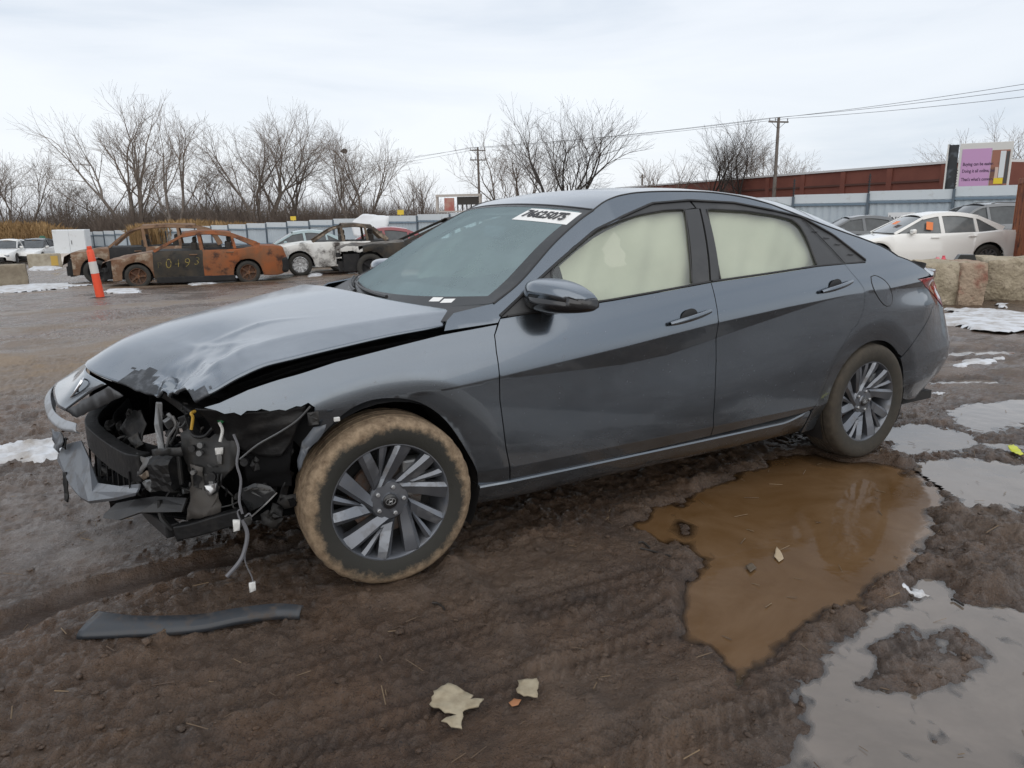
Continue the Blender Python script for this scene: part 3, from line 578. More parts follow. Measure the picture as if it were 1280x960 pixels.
# deflated curtain airbags hanging inside the side windows
for sg in (1, -1):
    ts = np.linspace(.84, 2.36, 80); rows = []
    zt = np.interp(ts, [q[0] for q in APL], [q[1] for q in APL])-.03
    for k in np.linspace(0, 1, 16):
        zl = ip(ts, BELT)-.03+.02*np.sin(ts*9); z = zt*(1-k)+zl*k; p = PS(ts, z)
        p[:, 1] += .045+.02*k+.006*np.sin(ts*23+k*4)+.012*np.sin(ts*9-k*5)*k+.003*np.sin(ts*41+k*9); p[:, 1] *= sg; rows.append(p)
    loft('curtain_airbag', rows, AIRB, car)
rbox('rear_view_mirror', (.905, -.04, 1.235), (.03, .24, .065), BLACK, car, .012, (0, R(10), R(-8))); 
# headliner
rows = []
for t in np.linspace(1.08, 2.4, 12):
    p = edge_pt(t); xc = p[0]-.055*(1-sm(1.05, 1.5, t)); a = across(p, ip(xc, ZC)-.03, 2.3, xc=xc); a[:, 2] -= .025; a[:, 1] *= .97; rows.append(a)
loft('headliner', rows, mat('headliner_grey', (.35, .36, .34), .9), car)
# ---- door mirror
def mirror(sg):
    """profile sections from the inboard end to the outboard end"""
    rt = bpy.data.objects.new('door_mirror', None); link(rt, car)
    secs = [(-.775,.662,.05,.085,1.018),(-.80,.666,.08,.120,1.014),(-.86,.67,.095,.132,1.014),(-.93,.682,.095,.128,1.012),(-.99,.70,.082,.108,1.007),(-1.035,.722,.062,.074,.998),(-1.058,.738,.035,.032,.992)]
    up, lo = [], []
    for y, x, dx, dz, zc in secs:
        a = np.linspace(0, math.pi, 13); up.append([(x+dx*.95-dx*1.25*math.sin(q)**.8 if True else 0, sg*-1*y if sg < 0 else -y, 0) for q in a])
    def ring(y, x, dx, dz, zc):
        # closed ring: flat rear face (the glass side, +x), bulbous front
        pts = []
        for a in np.linspace(0, 2*math.pi, 29)[:-1]:
            ca, sa = math.cos(a), math.sin(a); px = (abs(ca)**.6)*math.copysign(1, ca); pz = (abs(sa)**.62)*math.copysign(1, sa)
            pts.append((x+(dx*.55*px if px > 0 else dx*1.0*px)+.02, y*sg, zc+dz*.5*pz*(1. if sa > 0 else .95)))
        return np.array(pts)
    rr = [ring(*s) for s in secs]; rr = list(crs(np.array(rr).reshape(len(rr), -1), 4).reshape(-1, 28, 3))
    V = np.vstack(rr); n = 28; F = []; mi = []
    for i in range(len(rr)-1):
        for j in range(n):
            k = (j+1) % n; q = (i*n+j, i*n+k, (i+1)*n+k, (i+1)*n+j); F.append(q)
    F.append(tuple(range(n))); F.append(tuple(range((len(rr)-1)*n, len(rr)*n)))
    cz = np.array([V[list(f), 2].mean() for f in F]); cx = np.array([V[list(f), 0].mean() for f in F])
    cy = np.abs(np.array([V[list(f), 1].mean() for f in F]))
    line = 1.000+.05*(cy-.8)
    capf = [f for f, z, l_ in zip(F, cz, line) if z > l_]; lowf = [f for f, z, l_ in zip(F, cz, line) if z <= l_]
    def sub(name, fs, m):
        used = sorted({i for f in fs for i in f}); mp = {a: b for b, a in enumerate(used)}
        o = mk(name, V[used], [tuple(mp[i] for i in f) for f in fs], m, rt, True, 40); md = o.modifiers.new('t', 'SOLIDIFY'); md.thickness = .004
        bm = bmesh.new(); bm.from_mesh(o.data); bmesh.ops.recalc_face_normals(bm, faces=bm.faces); bm.to_mesh(o.data); bm.free(); return o
    sub('mirror_cap', capf, PAINT); sub('mirror_housing', lowf, mat('gloss_black', (.008, .008, .009), .18, coat=.5))
    b = MB(); b.tube([(.655, -.80*-sg if False else sg*-.785, .985), (.66, sg*-.74, .975)], .03, 10)
    b.add(*tube_data([(.70, sg*.79, .972), (.69, sg*.85, .972), (.70, sg*.90, .985)], [.045, .032, .03], 10)) if False else None
    rows = [[(.66+.07*math.cos(a), sg*-.80 if False else -.805*-sg if False else sg*.0, 0) for a in (0, 1)]] if False else None
    arm = MB(); sy = -1 if sg > 0 else 1
    arm.tube([(.69, .775*-sy*-1 if False else (-.77 if sg > 0 else .77), .966), (.695, (-.83 if sg > 0 else .83), .966), (.70, (-.89 if sg > 0 else .89), .972)], [.05, .034, .03], 10)
    arm.build('mirror_arm', BLACK, rt, True, 50)
    return rt
mirror(1); 
mr = mirror(-1)
# ---- wheels
def alloy():
    rim = mat('gunmetal_alloy', (.15, .16, .18), .34, metal=.7, coat=.4, dirt=(11, (.10, .085, .07), .52, .85)); bright = mat('machined_alloy', (.20, .213, .235), .30, metal=.8, dirt=(16, (.12, .10, .085), .5, .85))
    v, f = lathe([(.2275,-.083),(.232,-.089),(.231,-.094),(.2265,-.094),(.222,-.088),(.214,-.07),(.205,-.03),(.198,.03),(.2,.095)], 72); b = MB(); b.add(v, f)
    hub = lathe([(.0,-.074),(.03,-.074),(.034,-.068),(.072,-.066),(.08,-.056),(.078,-.03),(.0,-.03)], 40); b.add(*hub)
    BR = MB()
    def spoke(prof, ridge, yo, yr, mb):
        # prof: list of (r, angle centre, half angle, ridge position -1..1)
        V = []; n = len(prof)
        for r, ac, ah, rp in prof:
            yb = yo(r); p = lambda a, y: (r*math.cos(R(a)), y, r*math.sin(R(a)))
            V += [p(ac-ah, yb+.034), p(ac-ah, yb), p(ac+ah*rp, yb-ridge), p(ac+ah, yb), p(ac+ah, yb+.034)]
        F = []
        for i in range(n-1):
            for j in range(4): F.append((i*5+j, (i+1)*5+j, (i+1)*5+j+1, i*5+j+1))
        F.append((0, 1, 2, 3, 4)); F.append(tuple(range((n-1)*5, n*5))[::-1]); mb.add(V, F)
    yo = lambda r: -.060-.024*sm(.06, .22, r)
    pol = lambda r, a: np.array([r*math.cos(R(a)), r*math.sin(R(a))])
    def blade(root, tip, ridge0, ridge1, lift, mb, back=.036):
        # straight blade: root edge points, tip edge points, ridge line end points (all 2D), raised by lift on the ridge
        pts = []
        for k_ in np.linspace(0, 1, 6):
            A_ = root[0]*(1-k_)+tip[0]*k_; B_ = root[1]*(1-k_)+tip[1]*k_; C_ = ridge0*(1-k_)+ridge1*k_
            f_ = lambda q, d: (q[0], yo(np.hypot(*q))-d, q[1])
            pts.append([f_(A_, -back), f_(A_, 0), f_(C_, lift), f_(B_, 0), f_(B_, -back)])
        V = np.array(pts).reshape(-1, 3); F = [(i_*5+j_, (i_+1)*5+j_, (i_+1)*5+j_+1, i_*5+j_+1) for i_ in range(5) for j_ in range(4)]+[(0, 1, 2, 3, 4), (29, 28, 27, 26, 25)]
        mb.add(V, F); return V
    for k in range(5):
        a = 90+72*k+26
        V = blade((pol(.066, a-26), pol(.075, a+14)), (pol(.2245, a-50), pol(.2245, a-33)), pol(.07, a+2), pol(.2245, a-37), .012, b)
        BR.add([V[i_*5+2]+np.array([0, -.0015, 0]) for i_ in range(6)]+[V[i_*5+3]+np.array([0, -.0015, 0]) for i_ in range(6)], [(i_, i_+1, i_+7, i_+6) for i_ in range(5)])
        blade((pol(.12, a-14), pol(.10, a-3)), (pol(.2245, a-25), pol(.2245, a-17)), pol(.11, a-9), pol(.2245, a-21), .008, b, .03)
        V = blade((pol(.105, a-12), pol(.072, a+26)), (pol(.2245, a-7), pol(.2245, a+6)), pol(.085, a+14), pol(.2245, a+1), .010, b, .03)
        BR.add([V[i_*5+1]+np.array([0, -.0015, 0]) for i_ in range(1, 6)]+[V[i_*5+2]+np.array([0, -.0015, 0]) for i_ in range(1, 6)], [(i_, i_+1, i_+6, i_+5) for i_ in range(4)])
    return b, BR, rim, bright
TYM = mat('tyre_rubber', (.022, .021, .019), .75, dirt=(9, (.05, .045, .036), .4, .75))
def mud_tyre(name, mud_r0, mud_r1, strength):
    m = bpy.data.materials.new(name); m.use_nodes = True; t = m.node_tree; p = t.nodes['Principled BSDF']; n = t.nodes.new; l = t.links.new
    o = n('ShaderNodeTexCoord').outputs['Object']; sp = n('ShaderNodeSeparateXYZ'); l(o, sp.inputs[0])
    cx = n('ShaderNodeCombineXYZ'); l(sp.outputs['X'], cx.inputs[0]); l(sp.outputs['Z'], cx.inputs[2]); ln = n('ShaderNodeVectorMath'); ln.operation = 'LENGTH'; l(cx.outputs[0], ln.inputs[0])
    nz = n('ShaderNodeTexNoise'); nz.inputs['Scale'].default_value = 7; nz.inputs['Detail'].default_value = 10; nz.inputs['Roughness'].default_value = .74; l(o, nz.inputs['Vector'])
    a = n('ShaderNodeMath'); a.operation = 'MULTIPLY_ADD'; a.inputs[1].default_value = .15; l(nz.outputs['Fac'], a.inputs[0]); l(ln.outputs['Value'], a.inputs[2])
    r = n('ShaderNodeMapRange'); r.inputs[1].default_value = mud_r0+.075; r.inputs[2].default_value = mud_r1+.075; r.inputs[4].default_value = strength; l(a.outputs[0], r.inputs[0])
    n2 = n('ShaderNodeTexNoise'); n2.inputs['Scale'].default_value = 35; n2.inputs['Detail'].default_value = 8; n2.inputs['Roughness'].default_value = .7; l(o, n2.inputs['Vector'])
    rp = n('ShaderNodeValToRGB'); rp.color_ramp.elements[0].color = (.10, .065, .038, 1); rp.color_ramp.elements[0].position = .3; rp.color_ramp.elements[1].color = (.29, .215, .14, 1); rp.color_ramp.elements[1].position = .62; l(n2.outputs['Fac'], rp.inputs[0])
    mx = n('ShaderNodeMix'); mx.data_type = 'RGBA'; mx.inputs[6].default_value = (.026, .025, .021, 1); l(r.outputs[0], mx.inputs[0]); l(rp.outputs[0], mx.inputs[7]); l(mx.outputs[2], p.inputs['Base Color'])
    p.inputs['Roughness'].default_value = .85
    bu = n('ShaderNodeBump'); bu.inputs['Strength'].default_value = .7; bu.inputs['Distance'].default_value = .004; l(n2.outputs['Fac'], bu.inputs['Height']); l(bu.outputs[0], p.inputs['Normal'])
    return m
MUDT = mud_tyre('muddy_tyre', .262, .288, 1.); MUDR = mud_tyre('dusty_tyre', .20, .33, .16)
def wheel(loc, side_, steer, tm):
    w = bpy.data.objects.new('wheel', None); link(w, car); w.location = loc; w.rotation_euler = (0, 0, steer+(math.pi if side_ > 0 else 0))
    half = [(.214,-.080),(.220,-.0945),(.236,-.1035),(.262,-.1085),(.280,-.1085),(.296,-.104),(.306,-.096),(.3125,-.085),(.3150,-.074),(.3155,-.056),(.3085,-.0545),(.3085,-.0475),(.3165,-.046),(.317,-.016),(.3095,-.0145),(.3095,-.0065),(.317,-.005)]
    prof = half+[(r, -y) for r, y in half[::-1]]; v, f = lathe(prof, 96); v = np.array(v)
    # shoulder sipes
    n = len(prof)
    for i in range(96):
        if i % 3 == 0:
            for c in (7, 8, n-9, n-8): q = v[i*n+c]; q[[0, 2]] *= .985
    mk('tyre', v, f, tm, w, True, 38)
    if not RIMS:
        b, BR, m1, m2 = alloy(); a1 = b.build('rim', m1, w, True, 28); a2 = BR.build('spoke_facet', m2, a1); RIMS.extend([a1.data, a2.data])
        a3 = mk('hub_cap', *lathe([(0,-.079),(.026,-.079),(.029,-.077),(.030,-.072)], 32), mat('cap_black', (.01, .01, .011), .3, coat=.5), a1, True, 50); RIMS.append(a3.data)
        # slanted letter in an oval, on the cap
        e = MB(); q = np.linspace(0, 2*math.pi, 33); e.tube([(.019*math.cos(a), -.0797, .0125*math.sin(a)) for a in q], .0014, 5)
        e.tube([(-.008,-.0797,-.0095),(-.0035,-.0797,.0095)], .0018, 5); e.tube([(.0035,-.0797,-.0095),(.008,-.0797,.0095)], .0018, 5); e.tube([(-.005,-.0797,-.001),(.005,-.0797,.001)], .0016, 5)
        a4 = e.build('emblem', ALU, a1, True, 50); RIMS.append(a4.data)
        lm = lathe([(0,-.078),(.007,-.078),(.0085,-.074),(.0095,-.062)], 6)[0:2]; RIMS.append(None)
        v5, f5 = lathe([(0,-.076),(.006,-.076),(.0085,-.074),(.009,-.06)], 10); RIMS[-1] = mk('lug_nut', v5, f5, ALU, a1).data; COL.objects.unlink(bpy.data.objects['lug_nut']); bpy.data.objects.remove(bpy.data.objects['lug_nut'])
        dv, df = lathe([(.05,-.018),(.06,-.022),(.138,-.022),(.140,-.018),(.140,.0),(.05,.0)], 48); db = MB(); db.add(dv, df); d = db.build('brake_disc', mat('disc_steel', (.14, .125, .115), .4, metal=.7, dirt=(20, (.11, .05, .025), .45, .65)), w, True, 40); RIMS.append(d.data)
    else:
        a1 = link(bpy.data.objects.new('rim', RIMS[0]), w); link(bpy.data.objects.new('spoke_facet', RIMS[1]), a1); link(bpy.data.objects.new('hub_cap', RIMS[2]), a1); link(bpy.data.objects.new('emblem', RIMS[3]), a1); link(bpy.data.objects.new('brake_disc', RIMS[5]), w)
    a1.scale = (.953, 1, .953)
    for k in range(5):
        a = R(90+72*k-16); o = link(bpy.data.objects.new('lug_nut', RIMS[4]), a1); o.location = (.055*math.cos(a), 0, .055*math.sin(a))
    cb = MB(); cb.box((.10, -.03, .07), (.09, .06, .14)); cb.build('brake_caliper', STEEL, w, bevel=.01)
    bk = mk('dust_shield', *lathe([(0,.02),(.19,.02),(.195,.06)], 40), DARK, w, True, 40)
    return w
RIMS = []
wheel((.0, -.79, .314), -1, R(-4), MUDT); wheel((2.72, -.79, .314), -1, 0, MUDR)
wheel((.0, .79, .314), 1, R(-4), MUDR); wheel((2.72, .79, .314), 1, 0, MUDR)
# ---- torn-open front end
def poly_sheet(name, pts, m, par, th=.006, sub=0):
    n = len(pts); o = mk(name, pts, [tuple(range(n))], m, par); md = o.modifiers.new('t', 'SOLIDIFY'); md.thickness = th; md.offset = 0; return o
def bar(name, path, w, h, m, par, bev=.006):
    """rectangular section swept along a path"""
    P = np.asarray(path, float); T = np.gradient(P, axis=0); rows = []
    for p, t in zip(P, T):
        t = t/np.linalg.norm(t); s = np.cross(t, [0, 0, 1.]); s /= np.linalg.norm(s); u = np.cross(s, t)
        rows.append([p+s*w/2+u*h/2, p-s*w/2+u*h/2, p-s*w/2-u*h/2, p+s*w/2-u*h/2])
    n = len(rows); V = np.array(rows).reshape(-1, 3); F = [(i*4+j, i*4+(j+1) % 4, (i+1)*4+(j+1) % 4, (i+1)*4+j) for i in range(n-1) for j in range(4)]+[(0, 1, 2, 3), ((n-1)*4+3, (n-1)*4+2, (n-1)*4+1, (n-1)*4)]
    b = MB(); b.add(V, F); return b.build(name, m, par, False, None, bev)
def sheet_grid(name, rows, m, par, th=.008, nu=8, nv=8, jit=0.):
    g = net([np.array(r, float) for r in rows], nu, nv)
    if jit: g = g+np.stack([fbm(g[..., 0]*1+k, g[..., 1]+g[..., 2]*2, 9, 3, 60+k)-.5 for k in range(3)], -1)*jit
    return loft(name, list(g), m, par, thick=th, angle=30)

def aty(u, v, y):
    """point of the wreck: pixel direction met with a lengthwise plane of the car"""
    r = cf_+cr_*(u-640)/930.26-cu_*(v-480)/930.26; return CAM+r*((y-CAM[1])/r[1])
VOID = mat('shade_black', (.004, .004, .0045), .9, spec=.2)  # near-black standing in for the shade inside the open front
INNER = mat('dirty_black_steel', (.007, .007, .0075), .5, spec=.35, vary=(18, (.026, .024, .022), .5, .8), bump=(45, .4, .006))
BRKT = mat('bracket_grey', (.024, .024, .024), .5, spec=.4, dirt=(15, (.055, .048, .04), .48, .8), bump=(50, .3, .004))
SHARD = mat('bumper_grey', (.10, .112, .13), .38, coat=.25, dirt=(14, (.10, .088, .075), .48, .8))
PX = lambda L_: [aty(*q) for q in L_]
def shard(name, L_, m, par=car, th=.005, rag=.006, h=.02):
    P = np.array(PX(L_)); o_ = []
    for a, b in zip(P, np.roll(P, -1, 0)):
        n = max(1, int(np.linalg.norm(b-a)/h))
        for k in range(n): o_.append(a+(b-a)*k/n+(np.array([random.uniform(-rag, rag) for _ in range(3)]) if k else 0))
    # triangulate in the picture plane of the sheet, with a few inner points bent out of plane
    P3 = np.array(o_); c = P3.mean(0); U_, S_, Vt = np.linalg.svd(P3-c); q2 = (P3-c)@Vt[:2].T; n = len(q2)
    lo, hi = q2.min(0), q2.max(0); G_ = np.array([(random.uniform(lo[0], hi[0]), random.uniform(lo[1], hi[1])) for _ in range(40)]); G_ = G_[inpoly(G_, q2)][:10]
    vo, eo, fo, *_ = delaunay_2d_cdt([Vector(p_) for p_ in np.vstack([q2, G_])], [], [list(range(n))], 1, 1e-6); uv = np.array([tuple(v_) for v_ in vo]); nz_ = Vt[2]
    V3 = c+uv@Vt[:2]+nz_*(np.array([random.uniform(-1, 1) for _ in uv])*min(.006, rag*1.2))[:, None]
    for i_ in range(min(n, len(V3))): V3[i_] = P3[i_] if np.linalg.norm(uv[i_]-q2[i_]) < 1e-5 else V3[i_]
    o = mk(name, V3, [tuple(f_) for f_ in fo], m, par, True, 40); md = o.modifiers.new('t', 'SOLIDIFY'); md.thickness = th; md.offset = 0; return o
np_ = sheet_grid('nose_panel', [[(-.66,.56,.80),(-.785,.30,.768),(-.895,.02,.752),(-.838,-.245,.733)], [(-.80,.58,.73),(-.915,.30,.705),(-.955,.02,.682),(-.89,-.13,.688)], [(-.90,.60,.655),(-1.01,.33,.645),(-1.012,.10,.612),(-.985,-.01,.602)]], PAINT, car, .006)
em = MB(); q = np.linspace(0, 2*math.pi, 33)
ec = aty(99, 486, .02); ec = ec+(CAM-ec)*.016; ex = aty(104, 478, .02-.055)-aty(91, 494, .02+.055); ey = np.array([.55, .10, .80]); ex = ex/np.linalg.norm(ex); ey = ey-ex*np.dot(ex, ey); ey /= np.linalg.norm(ey); en = np.array([-.8, -.35, .45])*.010
ept = lambda a, b: ec+ex*a+ey*b+en
em.tube([ept(.075*math.cos(a), .030*math.sin(a)) for a in q], .004, 6); em.tube([ept(-.036,-.022), ept(-.014,.024)], .005, 6); em.tube([ept(.014,-.024), ept(.036,.022)], .005, 6); em.tube([ept(-.022,-.002), ept(.022,.002)], .0045, 6)
em.build('emblem', mat('chrome', (.75, .76, .78), .15, metal=1.), np_, True, 50)
shard('nose_inner_fold', [(82,513,.0),(135,483,-.25),(154,495,-.30),(148,498,-.28),(97,522,-.06)], mat('inner_fold_grey', (.06, .062, .066), .5), rag=.003)
SILV = mat('silver_grille_edge', (.30, .315, .335), .35, metal=.4, dirt=(14, (.14, .125, .11), .5, .8))
sheet_grid('bumper_cover_edge', [[(-.905,.58,.665),(-1.02,.33,.640),(-1.03,.12,.598),(-.998,-.05,.585),(-.95,-.21,.594)], [(-.925,.59,.635),(-1.045,.33,.608),(-1.05,.12,.566),(-1.01,-.08,.556),(-.955,-.235,.574)], [(-.90,.58,.612),(-1.01,.33,.588),(-1.02,.12,.55),(-.98,-.08,.545),(-.945,-.225,.562)]], SILV, car, .004)
# lower bumper cover: hard-edged plastic strip with a step, hanging low
def strip(name, rows, m, th=.005):
    o = loft(name, [np.array(PX(r)) for r in rows], m, car, smooth=False); md = o.modifiers.new('t', 'SOLIDIFY'); md.thickness = th; md.offset = 0; return o
strip('lower_bumper_cover', [[(80,556,.30),(102,551,.18),(112,574,.06),(123,604,-.08),(150,608,-.28),(175,605,-.48)], [(73,568,.30),(94,588,.12),(105,605,.0),(116,615,-.12),(146,615,-.3),(174,611,-.48)], [(72,575,.30),(88,606,.10),(100,620,.0),(111,626,-.13),(144,622,-.3),(171,616,-.48)], [(76,582,.31),(92,612,.12),(103,624,.02),(113,629,-.10),(144,625,-.28),(170,619,-.46)]], SHARD)
shard('bumper_cover_shard', [(65,536,.32),(76,541,.25),(79,552,.22),(74,566,.26),(68,560,.30)], SHARD)
shard('bumper_cover_shard', [(76,546,.28),(83,549,.22),(82,562,.22),(77,558,.26)], INNER)
shard('hanging_tab', [(79,590,.18),(83,590,.16),(86,620,.14),(85,628,.13),(81,625,.15)], INNER, rag=.002)
# crash beam: box bar bowed across the nose, crushed at the near end
bp_ = crs([(-.78,.60,.47),(-.87,.38,.465),(-.905,.18,.455),(-.865,-.08,.452),(-.80,-.34,.452),(-.755,-.44,.458)], 5)
beam = bar('crash_beam', bp_, .05, .10, INNER, car, .004)
shard('beam_label', [(124,564,.14),(128,565,.10),(129,575,.10),(126,573,.14)], STEEL, beam, .002, .001); shard('beam_label', [(159,576,-.31),(166,578,-.35),(168,588,-.35),(161,585,-.31)], mat('label_pale', (.4, .42, .44), .5), beam, .002, .001)
shard('crushed_beam_end', [(171,566,-.41),(182,572,-.46),(191,570,-.50),(186,581,-.49),(178,591,-.46),(172,596,-.43),(174,582,-.42)], STEEL, rag=.008)
shard('crushed_beam_end', [(174,594,-.45),(190,589,-.50),(192,593,-.50),(180,600,-.47)], mat('rusty_plate', (.13, .10, .075), .7), rag=.006)
shard('torn_bracket', [(178,603,-.48),(190,599,-.52),(207,598,-.56),(206,610,-.56),(195,614,-.54),(184,612,-.50)], STEEL, rag=.008)
bm = bmesh.new(); bmesh.ops.create_cube(bm, size=1); bmesh.ops.subdivide_edges(bm, edges=bm.edges[:], cuts=5, use_grid_fill=True)
for v_ in bm.verts:
    q_ = np.array(v_.co)*np.array([.075, .12, .10]); v_.co = q_+np.array([random.uniform(-1, 1) for _ in range(3)])*.0035+np.array([0, 0, -.012*math.sin(q_[1]*60)*(q_[2] > 0)])
me_ = bpy.data.meshes.new('crash_can'); bm.to_mesh(me_); bm.free(); me_.materials.append(INNER); o = link(bpy.data.objects.new('crash_can', me_), car); o.location = aty(212, 588, -.565); o.rotation_euler = (R(4), R(-3), R(-38))
for k in range(4): b = MB(); b.box((0, 0, 0), (.012, .014, .10)); o2_ = b.build('crush_rib', BRKT if k % 2 else INNER, car, bevel=.002); o2_.location = aty(198+9*k, 588, -.535-.02*k); o2_.rotation_euler = (R(random.uniform(-8, 8)), R(random.uniform(-6, 6)), R(-38))
shard('crash_can_lid', [(190,562,-.50),(226,559,-.62),(229,569,-.62),(192,573,-.50)], BRKT, rag=.002)
# lower air dam and cross bar
strip('air_dam', [[(146,630,-.22),(170,625,-.36),(196,621,-.48),(234,623,-.60)], [(131,643,-.24),(160,636,-.38),(192,630,-.50),(231,632,-.61)], [(130,648,-.25),(150,650,-.36),(176,641,-.48),(228,640,-.61)]], BLACK, .008)
shard('air_dam_slot', [(140,643,-.27),(166,634,-.37),(168,638,-.38),(144,646,-.29)], VOID, th=.004, rag=.001)
bar('lower_crossbar', crs([aty(224,664,-.57), aty(245,660,-.62), aty(280,650,-.70), aty(304,644,-.76)], 5), .05, .052, INNER, car, .005)
shard('crossbar_end', [(214,660,-.55),(226,657,-.57),(228,676,-.57),(222,677,-.56)], INNER, rag=.003)
bar('lower_crossbar', crs([(-.70,-.54,.24),(-.76,-.2,.235),(-.76,.2,.235),(-.70,.54,.24)], 5), .05, .05, BLACK, car)
# struts and radiator support
bar('support_strut', [aty(199, 503, -.45), aty(198, 530, -.45), aty(202, 562, -.46)], .022, .020, mat('strut_grey', (.24, .25, .26), .4, metal=.5, dirt=(20, (.10, .09, .08), .45, .75)), car, .003)
bar('support_strut', [(-.62,-.56,.66),(-.60,-.58,.58),(-.61,-.58,.40),(-.62,-.57,.29)], .05, .035, INNER, car, .004)
bar('radiator_support', crs([(-.58,-.56,.655),(-.62,-.3,.665),(-.66,0,.665),(-.62,.4,.66)], 4), .05, .035, INNER, car)
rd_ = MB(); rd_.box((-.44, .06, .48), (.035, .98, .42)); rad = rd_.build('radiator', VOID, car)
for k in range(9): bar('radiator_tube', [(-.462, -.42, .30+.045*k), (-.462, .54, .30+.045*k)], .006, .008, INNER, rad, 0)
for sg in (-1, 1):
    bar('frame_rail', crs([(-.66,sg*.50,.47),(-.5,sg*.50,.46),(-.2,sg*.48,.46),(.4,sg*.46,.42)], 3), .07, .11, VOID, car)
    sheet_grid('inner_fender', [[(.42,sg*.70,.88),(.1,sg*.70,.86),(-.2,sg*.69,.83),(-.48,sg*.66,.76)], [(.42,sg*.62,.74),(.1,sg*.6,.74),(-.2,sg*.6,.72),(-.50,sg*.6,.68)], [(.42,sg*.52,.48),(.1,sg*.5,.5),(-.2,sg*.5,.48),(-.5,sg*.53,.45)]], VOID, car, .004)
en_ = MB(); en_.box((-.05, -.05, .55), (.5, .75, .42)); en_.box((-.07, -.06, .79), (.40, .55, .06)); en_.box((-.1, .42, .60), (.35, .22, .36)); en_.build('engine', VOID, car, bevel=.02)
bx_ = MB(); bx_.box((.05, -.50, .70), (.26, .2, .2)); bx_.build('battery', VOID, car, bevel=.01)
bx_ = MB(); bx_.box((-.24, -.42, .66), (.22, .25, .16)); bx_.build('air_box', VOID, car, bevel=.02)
shard('air_guide', [(150,535,-.10),(162,515,-.16),(176,512,-.22),(184,530,-.26),(176,556,-.26),(162,548,-.2)], INNER, rag=.004)
shard('air_guide', [(160,548,-.2),(172,540,-.24),(180,555,-.28),(170,562,-.26)], BRKT, rag=.004)
tube('duct_ring', [aty(155+9*math.cos(a), 553+7*math.sin(a), -.14) for a in np.linspace(0, 5.4, 18)], .006, INNER, car, 6)
# headlamp bracket: upper plate with a round hole, lower leg
plate = shard('headlamp_bracket', [(226,541,-.58),(236,536,-.60),(246,545,-.62),(262,548,-.65),(272,540,-.66),(290,546,-.70),(297,556,-.72),(300,575,-.72),(285,592,-.70),(272,604,-.67),(258,600,-.64),(244,602,-.62),(236,588,-.60),(229,566,-.58)], BRKT, th=.008, rag=.004)
shard('bracket_leg', [(238,580,-.63),(254,584,-.655),(256,606,-.655),(274,608,-.69),(276,640,-.69),(260,645,-.66),(233,651,-.61),(239,620,-.62)], mat('leg_dusty', (.062, .056, .05), .6, vary=(12, (.03, .029, .028), .45, .7)), plate, rag=.005)
shard('bracket_tab', [(256,592,-.67),(273,592,-.70),(273,615,-.70),(262,620,-.68),(256,612,-.67)], INNER, plate, rag=.002)
shard('bracket_tab', [(240,585,-.635),(250,582,-.65),(254,600,-.65),(252,612,-.65),(242,608,-.64)], INNER, plate, rag=.002)
shard('bracket_foil', [(256,607,-.68),(270,604,-.70),(270,613,-.70),(262,621,-.69)], ALU, plate, rag=.004)
for (u, v, y, r_) in ((266,595,-.695,.016),(266,602,-.695,.008),(242,560,-.63,.012),(251,566,-.645,.010),(252,556,-.645,.010),(307,577,-.75,.014),(243,590,-.645,.008)):
    p_ = aty(u, v, y); tube('bolt', [p_, p_+np.array([-.008, -.012, .002])], r_, STEEL if r_ < .011 else INNER, plate, 10)
# torn inner liner sheets, dark, under the fender edge
sheet_grid('fender_liner', [[(-.60,-.70,.712),(-.48,-.765,.700),(-.37,-.80,.700),(-.27,-.83,.705)], [(-.57,-.68,.655),(-.47,-.735,.635),(-.37,-.785,.61),(-.30,-.815,.62)], [(-.545,-.665,.60),(-.47,-.71,.555),(-.41,-.75,.53),(-.36,-.785,.53)]], INNER, car, .004, 8, 8, .03)
sheet_grid('fender_liner', [[(-.47,-.70,.545),(-.40,-.745,.55),(-.32,-.80,.585)], [(-.47,-.69,.48),(-.40,-.73,.47),(-.33,-.78,.48)], [(-.46,-.67,.42),(-.40,-.71,.40),(-.33,-.76,.40)]], VOID, car, .004, 7, 7, .03)
tube('liner_edge', crs([aty(300,574,-.74), aty(322,556,-.775), aty(350,540,-.81), aty(372,525,-.84), aty(388,508,-.86)], 4), .0035, STEEL, car, 5)
shard('liner_flap', [(372,575,-.83),(378,552,-.84),(392,534,-.865),(408,530,-.885),(402,545,-.88),(385,562,-.86),(374,590,-.84)], SHARD, rag=.003)
lm_ = shard('headlamp_remains', [(303,610,-.74),(318,604,-.78),(338,608,-.81),(346,616,-.82),(334,628,-.80),(312,640,-.76),(304,626,-.74)], mat('wet_black', (.02, .021, .022), .22), rag=.004)
for k in range(4): tube('lamp_fin', [aty(306+6*k, 614-1.5*k, -.765-.012*k), aty(316+7*k, 610+1.0*k, -.79-.012*k)], .0035, BRKT, lm_, 5)
tube('lamp_edge', crs([aty(346,616,-.825), aty(330,632,-.80), aty(314,646,-.77)], 4), .003, ALU, lm_, 5)
shard('fender_mount', [(384,516,-.885),(398,514,-.90),(399,530,-.90),(386,532,-.885)], BRKT, rag=.002)
bx_ = MB(); bx_.box(aty(421, 524, -.915), (.020, .010, .014)); bx_.build('clip', WHITEP, car, bevel=.002)
